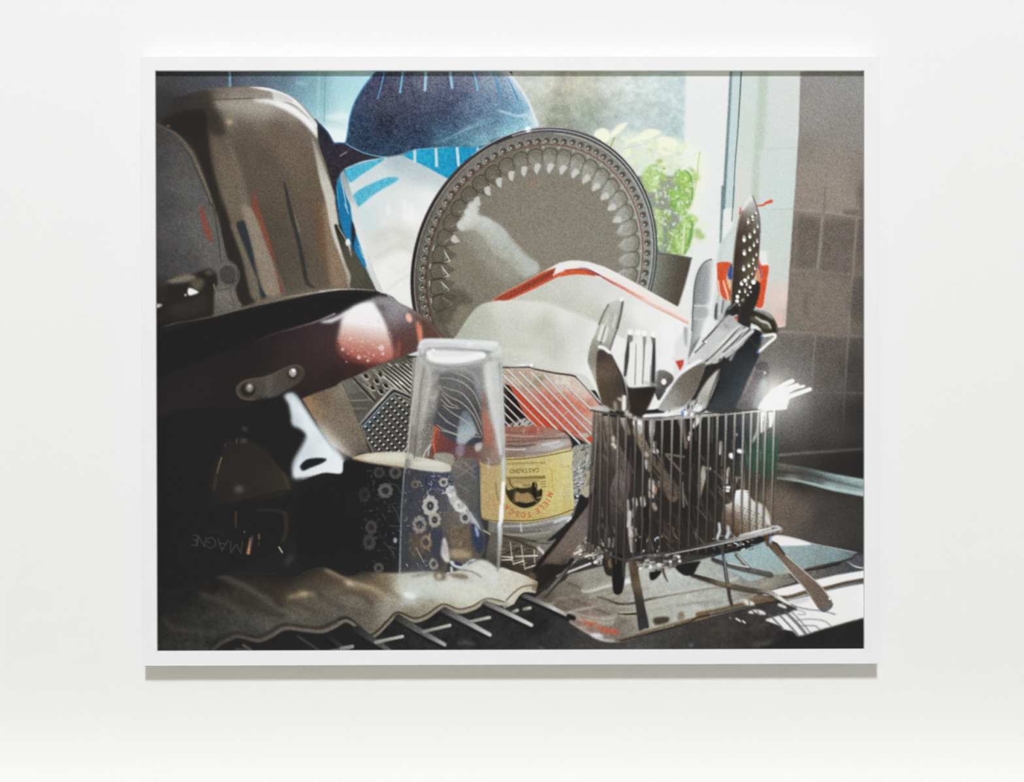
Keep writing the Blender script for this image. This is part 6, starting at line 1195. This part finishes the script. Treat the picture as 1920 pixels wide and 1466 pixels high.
# --- perforated ladle at the right end
obj('perforated_ladle')
F(D4('560 540 600 440 660 425 722 470 780 540 880 585 952 720 945 820 890 870 700 890 540 900 455 760 480 600'), G('1380 930 236 238 240, 1395 935 232 234 234, 1385 950 222 222 222, 1410 950 214 216 216, 1425 960 206 208 206, 1400 965 190 186 178, 1420 985 190 188 180, 1435 980 176 170 160, 1440 990 190 188 184, 1375 965 112 90 70, 1365 980 104 80 60, 1385 980 120 96 74, 1400 985 140 124 100, 1380 1000 84 60 44, 1400 1000 110 88 66, 1430 1000 150 134 112', 1.8), 1.0)
for i in range(8):
    for j in range(7):
        x, y = 575 + 36*i + (18 if j % 2 else 0) + 6*j, 570 + 38*j + 14*i
        if x < 930: dot(*D4('%f %f' % (x, y))[0], 1.15, (74, 60, 50), 0.4, 0.8, own=False)
for t in ('600 440 650 445', '600 465 640 470', '640 430 720 440', '660 455 720 465', '480 400 530 405', '478 432 520 438'): S(D4(t), 3, (240, 243, 246), 0.7)
S(D4('800 540 880 590 950 710'), 2, (190, 172, 130), 0.7); S(D4('900 700 940 780'), 6, (214, 216, 214), 1.2); S(D4('920 800 900 900'), 6, (92, 70, 50), 1.6)
S(D4('425 770 430 850 400 920'), [5, 5, 7], (206, 214, 220), 1.1); S(D4('515 800 520 860 500 910'), [5, 6, 8], (190, 206, 218), 1.1); S(D4('490 580 560 590 640 610'), 4, (190, 180, 160), 0.9); S(D4('550 860 580 910'), 3, (220, 216, 206), 0.8)
sparkle(D4('380 900 700 860 880 890 900 1000 600 1060 360 1090'), 60, [(236, 234, 230), (206, 190, 160), (70, 56, 46), (110, 88, 66), (120, 150, 170), (50, 42, 40)], 3, 9, 1.6, 3.6, -20, 50, 71)
# --- knives reaching out of the basket
obj('bread_knife')
F(D3('1012 365 970 440 860 590 740 740 600 920 470 1070 400 1180 370 1230 340 1310 370 1440 450 1370 600 1250 780 1110 800 1060 700 1130 860 905 940 800 970 480'), G('1105 925 92 82 76, 1095 960 108 96 90, 1080 1000 114 102 94, 1060 1030 116 102 92, 1040 1050 112 98 86, 1035 1075 58 50 46, 1010 1090 44 40 38, 1000 1105 42 38 36, 1060 1062 50 44 40, 1085 985 118 108 104', 1.6), 1.0)
S(D3('1010 370 960 460 860 595 740 745 600 925 470 1080 390 1200'), [6, 8, 9], (40, 36, 34), 0.9)
F(D3('510 1125 690 1132 760 1060 800 1090 640 1230 440 1370 380 1440 345 1320 400 1210'), (42, 38, 36), 1.4); dot(*D3('370 1250')[0], 8, (110, 84, 62), 2.5, ry=6, rot=40, own=False)
F(D3('330 1250 370 1240 360 1300 330 1300'), (84, 64, 48), 2, a=0.7)
obj('tea_towel')
te = E1('1290 205 1400 226 1500 262 1604 312 1601 340 1586 394 1560 388 1500 376 1440 420 1400 478 1340 470 1290 430')
F(te, L(945, 1090, 1005, 1095, 0, (208, 208, 196), 0.6, (206, 203, 187), 0.85, (190, 182, 158), 1, (150, 136, 108)), 1.0, tex=(3, 4, 9))
S(E1('1350 460 1410 400 1470 355 1540 338 1590 340'), 2.6, (108, 94, 70), 0.8); S(E1('1405 478 1445 415 1495 382 1578 388'), 6.0, (204, 198, 178), 0.8); S(E1('1420 490 1460 430 1500 402 1570 404'), 2.4, (40, 38, 36), 0.9); F(E1('1560 345 1596 325 1600 345 1585 390 1570 380'), (128, 112, 86), 1.2, a=0.8)
S(E1('1300 206 1400 227 1500 262 1604 312'), 1.4, (226, 224, 214), 0.7, a=0.7)
obj('palette_knife')
F(E3('905 165 935 140 985 165 1030 230 1070 275 1250 432 1440 602 1545 740 1562 790 1545 830 1475 868 1425 835 1285 640 1100 432 985 285 905 195'), G('1450 1025 96 80 64, 1470 1045 116 100 84, 1500 1080 122 106 92, 1520 1100 112 98 84, 1540 1120 108 94 82, 1550 1135 112 100 90, 1460 1030 104 86 66, 1485 1060 128 114 100'), 0.8)
S(E3('1070 278 1250 435 1440 605 1540 735'), 1.8, (206, 200, 190), 0.6); S(E3('910 195 985 288 1100 436 1285 645 1420 832'), 2.2, [(60, 54, 48), (206, 204, 200), (190, 184, 176), (84, 74, 66)], 0.7); dot(*E3('1535 738')[0], 2.5, (240, 240, 240), 0.6)
S(E3('1425 838 1475 870 1545 832 1565 790'), 2, (50, 70, 100), 0.9)
S(E3('940 148 985 168 1030 232 1065 276'), 3, (50, 44, 40), 0.9)
F(E3('860 80 910 80 905 190 870 180'), (96, 70, 50), 1.2); S(E3('920 90 915 150'), 4, (150, 180, 214), 1.2)
for t, c in (('810 215 930 240 940 450 915 600 870 632 825 605 808 450', (36, 35, 35)), ('715 255 800 250 812 430 760 430 730 380', (50, 46, 42)), ('1195 445 1205 385 1310 365 1312 410 1250 475 1210 480', (36, 35, 34)), ('1465 330 1715 285 1690 340 1640 425 1540 425', (38, 37, 37))): F(E2(t), c, 0.9)
S(E2('1330 370 1350 430 1380 495'), [6, 2], (92, 76, 66), 0.8); S(E2('780 270 790 340'), 6, (130, 104, 80), 1.4); S(E2('925 260 930 440'), 4, (74, 72, 70), 1.2)
# --- feet of the basket
obj('cutlery_basket')
F(E2('985 285 1060 300 1085 420 1120 600 1150 760 1190 965 1140 980 1088 1000 1060 800 1035 640 1005 500'), G('1187 1060 100 82 64, 1190 1075 74 63 52, 1195 1100 116 98 74, 1190 1110 58 53 48, 1200 1130 56 52 50, 1205 1150 52 50 50, 1210 1175 56 56 58, 1200 1095 120 98 72', 1.8), 0.9)
for p, w, c in ((E3('95 485 280 540 450 588 700 640 900 665 1000 725 1130 800 1180 830'), [5, 7, 8, 7, 8, 4], [(46, 42, 38), (60, 54, 46), (120, 108, 86), (92, 80, 62), (84, 74, 60), (150, 146, 138), (206, 206, 202), (120, 118, 114)]), (E3('310 320 460 372 700 432 925 482'), [5, 8, 7], [(60, 56, 52), (90, 86, 80), (100, 100, 96), (84, 84, 82)]), (E3('555 265 620 335 690 410'), 5, [(110, 106, 100), (140, 138, 132), (96, 92, 86)])):
    S(p + (0, 3), w, (42, 38, 35), 1.2, a=0.8); S(p, w, c, 0.8)
S(E3('470 362 600 392 690 408'), 2.5, (226, 226, 224), 0.7); S(E3('575 280 680 400'), 1.5, (214, 214, 210), 0.6); S(E3('1000 715 1060 760 1120 790'), 4, (232, 232, 230), 0.9)
S(E3('400 180 430 330 455 500 475 620 490 720 512 800'), [5, 6.5, 7, 6], [(60, 58, 56), (78, 80, 86), (64, 64, 66), (74, 70, 62), (60, 56, 52), (70, 62, 54)], 0.8); S(E3('432 300 452 450 465 560'), 1.8, (140, 146, 156), 0.6); dot(*E3('480 590')[0], 5, (130, 116, 88), 1.2, ry=4)
# --- wires and rims of the basket
tops = [1114, 1120, 1127, 1141, 1159, 1174, 1192, 1207, 1222.5, 1242, 1260.5, 1278, 1296, 1313, 1329.5, 1345.5, 1361.5, 1378, 1394, 1409, 1422.5, 1436, 1452]
for k, x in enumerate(tops):
    x = float(x); yt = np.interp(x, [1107, 1180, 1225, 1280, 1424, 1472], [770, 780, 785, 783, 771, 765]); xb = x - 4 - 2.5*(x - 1127)/325 - (10 if x < 1125 else 0)
    yb = np.interp(xb, [1092, 1167, 1185, 1270, 1447], [1019, 1049, 1047, 1033, 997]) + (12 if x < 1400 else 4)
    f = max(0.0, (x - 1127)/325)
    top = (178, 175, 166) if f > 0.25 else (126, 116, 106)
    v = (0.85, 1.15, 1.0)[k % 3]
    c = [top, tuple(np.array((116, 109, 101))*v), tuple(np.array((94, 88, 83))*v), (80, 75, 72), (74, 69, 66)] if f < 0.8 else [(176, 176, 171), (166, 166, 160), (142, 138, 127), (128, 120, 106), (120, 112, 100)]
    S([(x + 1.6, yt), ((x + xb)/2 + 1.6, (yt + yb)/2), (xb + 1.6, yb)], 3, (34, 32, 31), 0.8, a=0.7)
    S([(x, yt), ((x + xb)/2, (yt + yb)/2), (xb, yb)], [4.4, 3.2, 3.2], c, 0.7, a=0.92)
S(X1('1107 769 1135 774 1180 780 1225 784 1280 779 1350 773 1424 767 1468 763'), 3.2, [(90, 82, 74), (70, 64, 60), (110, 104, 98), (130, 130, 126), (60, 56, 52), (66, 60, 54), (110, 108, 104)], 0.7)
S(X1('1180 783 1225 787 1280 784 1350 778 1424 770.5 1474 764.5'), 3.0, [(140, 138, 132), (150, 150, 144), (178, 178, 170), (150, 146, 136), (190, 190, 186), (230, 230, 228)], 0.6)
F(FK('670 1405 700 1385 1000 1368 1020 1385 960 1410 680 1425'), (240, 241, 242), 1.0, False); dot(*FK('1140 1378')[0], 5, (246, 247, 248), 0.9); S(FK('1110 1365 1118 1395'), 4, (60, 110, 190), 1.2)
dot(*FK('1215 1390')[0], 4, (232, 236, 238), 1.0); dot(*FK('1290 1325')[0], 6, (236, 238, 238), 1.4)
S(FK('480 1370 540 1400'), 8, (190, 184, 168), 1.4); S(FK('390 1360 460 1375'), 6, (40, 38, 38), 1.2); dot(*BL('820 200')[0], 4, (190, 190, 170), 1.2)
S(X1('1092 1017 1105 1026 1130 1036 1167 1049 1178 1050 1190 1046 1230 1040 1270 1032 1340 1018 1400 1005 1440 997 1463 991'), 5.0, [(96, 90, 84), (66, 62, 58), (70, 66, 62), (120, 120, 120), (60, 56, 54), (56, 52, 50), (90, 86, 80), (150, 150, 146), (196, 196, 194), (214, 216, 216)], 0.8)
S(X1('1200 1049 1270 1036 1340 1022 1400 1009 1455 997'), 2.5, [(46, 43, 42), (176, 176, 170), (190, 190, 186), (206, 208, 208), (150, 150, 150)], 0.7)
S(D4('960 800 1020 800 1058 825 1050 850'), 4, [(190, 194, 196), (214, 216, 216), (150, 148, 142)], 0.8); S(D4('640 890 800 850 950 815'), 4, [(190, 190, 186), (240, 242, 242), (226, 228, 228)], 0.9)
sparkle(E2('1060 260 1460 200 1480 330 1320 380 1080 400'), 44, [(176, 172, 160), (46, 42, 40), (120, 106, 88), (200, 200, 198), (60, 54, 48)], 4, 10, 3, 5, -12, 18, 81, 1.0)
sparkle(E2('610 130 800 190 800 250 700 330 620 300'), 24, [(176, 174, 166), (46, 42, 40), (130, 118, 100)], 4, 10, 2, 4, 80, 20, 82, 0.9)
for x, y in ((1495, 240), (1505, 285), (1410, 290), (1290, 320), (640, 295), (1100, 360), (1205, 345)): dot(*E2('%f %f' % (x, y))[0], 3.2, (232, 232, 230), 0.8)
# --- fork in full sun: burnt out, with its glow
obj('sunlit_fork')
F(C4('840 1000 875 920 940 860 1045 805 1100 850 1130 915 1085 1003'), (240, 240, 238), 2.0)
for t, w in (('1040 800 1110 755 1172 728', 7), ('1060 830 1150 790 1225 766', 5), ('1090 860 1200 800 1285 782', 5), ('1100 900 1230 855 1350 812', 7)): S(C4(t), w, (246, 247, 246), 0.9)
for t in ('900 940 940 900', '940 970 985 930', '870 990 900 960'): S(C4(t), 2.2, (170, 172, 172), 0.8)
S(C4('830 1005 950 1005 1100 1002'), 4, (240, 240, 238), 1.0)
p = C4('1000 870')[0]
glow(p[0], p[1], 24, (60, 60, 58)); glow(p[0] + 4, p[1] + 4, 70, (84, 84, 82)); glow(p[0] + 6, p[1] + 10, 130, (34, 34, 34))
glow(p[0] - 8, p[1] - 20, 30, (40, 40, 38))
# --- film grain and the paper's black
IMG += 0.09*(IMG.mean(2, keepdims=True) - IMG)          # the print's colours are a little muted
lum = IMG.mean(2, keepdims=True)/255.0
gs = np.random.RandomState(5)
gn = blur(gs.randn(NZ, NX, 1).astype(np.float32), 0.45)*1.9 + 0.6*blur(gs.randn(NZ, NX, 3).astype(np.float32), 0.6)*1.9
IMG += gn*(5.4*np.clip((lum - 0.14)/0.25, 0.12, 1)*np.clip((0.97 - lum)/0.35, 0.05, 1))
IMG = np.clip(IMG, 33, 246)

# ---------------------------------------------------------------- the sheet: one flat mesh, divided along the outlines of what it shows
M_PRINT = bpy.data.materials.new('photographic_print'); M_PRINT.use_nodes = True
_nt = M_PRINT.node_tree; _b = _nt.nodes['Principled BSDF']
_b.inputs['Roughness'].default_value = 0.55; _b.inputs['Specular IOR Level'].default_value = 0.0
_a = _nt.nodes.new('ShaderNodeVertexColor'); _a.layer_name = 'ink'
_nt.links.new(_a.outputs['Color'], _b.inputs['Base Color'])
S8 = np.clip(IMG, 0, 255)/255.0
INK = np.where(S8 <= 0.04045, S8/12.92, ((S8 + 0.055)/1.055)**2.4).astype(np.float32)*INK_GAIN
INK = np.clip(INK, 0, 0.93)
GX = (PX0 + CELL*np.arange(NX)).astype(np.float64); GZ = (PZ1 - CELL*np.arange(NZ)).astype(np.float64)
def pieces(ids, least=140):
    """number the connected pieces of the id map (runs joined row by row); pieces that are too small go to a neighbour"""
    H, W = ids.shape
    par = []
    def find(i):
        while par[i] != i:
            par[i] = par[par[i]]; i = par[i]
        return i
    lab = np.zeros((H, W), np.int32); prev = []
    for y in range(H):
        row = ids[y]
        st = np.r_[0, np.nonzero(np.diff(row))[0] + 1]; en = np.r_[st[1:], W]
        cur = []; j = 0
        for s0, e0 in zip(st.tolist(), en.tolist()):
            n = len(par); par.append(n); cur.append((s0, e0, int(row[s0]), n))
            while j < len(prev) and prev[j][1] <= s0: j += 1
            k = j
            while k < len(prev) and prev[k][0] < e0:
                if prev[k][2] == row[s0]:
                    ra, rb = find(n), find(prev[k][3])
                    if ra != rb: par[max(ra, rb)] = min(ra, rb)
                k += 1
            lab[y, s0:e0] = n
        prev = cur
    root = np.array([find(i) for i in range(len(par))])
    lab = root[lab]
    cnt = np.bincount(lab.ravel(), minlength=len(par))
    bad = cnt[lab] < least
    for it in range(400):
        if not bad.any(): break
        for dy, dx in ((0, 1), (1, 0), (0, -1), (-1, 0)):
            src = np.roll(lab, (dy, dx), (0, 1)); sb = np.roll(bad, (dy, dx), (0, 1)); si = np.roll(ids, (dy, dx), (0, 1))
            if dy == 1: sb[0] = True
            if dy == -1: sb[-1] = True
            if dx == 1: sb[:, 0] = True
            if dx == -1: sb[:, -1] = True
            m = bad & ~sb
            lab[m] = src[m]; ids[m] = si[m]; bad[m] = False
    return ids, lab
CID, LAB = pieces(IDS[:-1, :-1].copy())   # each cell belongs to what its first corner shows
VIDX = np.arange(NX*NZ).reshape(NZ, NX)
def sheet(name, sel, parent):
    r, c = np.nonzero(sel)
    q = np.stack([VIDX[r, c], VIDX[r + 1, c], VIDX[r + 1, c + 1], VIDX[r, c + 1]], 1)
    used, inv = np.unique(q, return_inverse=True)
    rr, cc = used//NX, used % NX
    co = np.stack([GX[cc] - FO.x, np.full(len(used), PRINT_Y - FO.y), GZ[rr] - FO.z], 1).astype(np.float32)
    me = bpy.data.meshes.new(name)
    nq = len(q)
    me.vertices.add(len(used)); me.vertices.foreach_set('co', co.ravel())
    me.loops.add(4*nq); me.loops.foreach_set('vertex_index', inv.astype(np.int32).ravel())
    me.polygons.add(nq); me.polygons.foreach_set('loop_start', np.arange(0, 4*nq, 4, dtype=np.int32))
    at = me.color_attributes.new('ink', 'FLOAT_COLOR', 'POINT')
    rgba = np.ones((len(used), 4), np.float32); rgba[:, :3] = INK[rr, cc]
    at.data.foreach_set('color', rgba.ravel())
    me.update(calc_edges=True); me.validate()
    me.materials.append(M_PRINT)
    o = bpy.data.objects.new(name, me); col.objects.link(o); o.parent = parent
    return o
LABELS = {
 'window_glass': 'pictured pale blue window glass at the top left of the print', 'garden_view': 'pictured blurred grey-green garden outside the window', 'window_frame': 'pictured bright white window frame', 'tiled_wall': 'pictured brown-grey tiled wall at the right of the print',
 'sink': 'pictured steel rim of the sink', 'potted_herb': 'pictured sunlit green herb on the sill', 'flower_pot': 'pictured grey flower pot of the herb', 'white_bowl': 'pictured translucent white bowl with blue patches', 'striped_blue_bowl': 'pictured bright blue bowl with white stripes',
 'dark_blue_bowl': 'pictured dark blue bowl with light stripes', 'dinner_plate': 'pictured large grey plate with beaded rim', 'red_rimmed_container': 'pictured white container with orange-red rim', 'white_container': 'pictured milky white container in front', 'dish_rack': 'pictured wire dish rack',
 'steel_saucepan': 'pictured steel saucepan side below the frying pan', 'steel_pot': 'pictured big upturned steel pot', 'pan_lid': 'pictured grey lid at the left edge', 'frying_pan': 'pictured copper-brown frying pan with riveted bracket', 'dark_pan': 'pictured dark pan lost in shadow with embossed letters',
 'frying_pan_handle': 'pictured black pan handle with white shine and hole', 'box_grater': 'pictured box grater', 'fine_grater': 'pictured fine flat grater', 'wire_whisk': 'pictured wire whisk seen through the tumbler', 'red_bowl': 'pictured red bowl seen through the tumbler', 'glass_bowl': 'pictured cut glass bowl behind the jar',
 'honey_jar': 'pictured upturned honey jar with yellow label', 'flowered_mug': 'pictured dark blue mug with white flowers', 'worktop': 'pictured dark worktop with sunlit patch', 'dish_cloth': 'pictured blue-grey dish cloth', 'baking_tray': 'pictured worn metal tray under the cutlery basket', 'tea_towel': 'pictured cream folded tea towel',
 'glass_tumbler': 'pictured tall clear upturned tumbler', 'snack_packet': 'pictured red packet behind the slotted spoon', 'cutlery_basket': 'pictured wire cutlery basket', 'dinner_knife': 'pictured table knife with pale blade', 'slotted_spoon': 'pictured spoon with round holes', 'peeler': 'pictured curved black peeler head',
 'kitchen_knife': 'pictured dark blue-black handle', 'spoon_handle': 'pictured grey rounded handle', 'dinner_fork': 'pictured silver fork leaning to the right', 'table_spoon': 'pictured brown-grey spoon bowl', 'slotted_turner': 'pictured handle end with a hole', 'upright_fork': 'pictured upright fork with white-lit tines',
 'serving_spoon': 'pictured bent fork and spoon at the left of the basket', 'perforated_ladle': 'pictured perforated ladle low in the basket', 'bread_knife': 'pictured wide knife blade slanting down left', 'palette_knife': 'pictured flat blunt knife slanting down right', 'sunlit_fork': 'pictured fork burnt out white by the sun'}
labs, first, num = np.unique(LAB, return_index=True, return_counts=True)
order = sorted(zip(labs.tolist(), CID.ravel()[first].tolist(), num.tolist()), key=lambda t: (t[1] != 0, -t[2]))
sheet_obj = sheet('photographic_print', LAB == order[0][0], frame)
tag(sheet_obj, 'colour print of sunlit washing-up in a dish rack')
seen = set()
for l, k, n in order[1:]:
    o = sheet('pictured_' + (NAMES[k] if k else 'shadow'), LAB == l, sheet_obj)
    if k and k not in seen: tag(o, LABELS.get(NAMES[k]))
    seen.add(k)
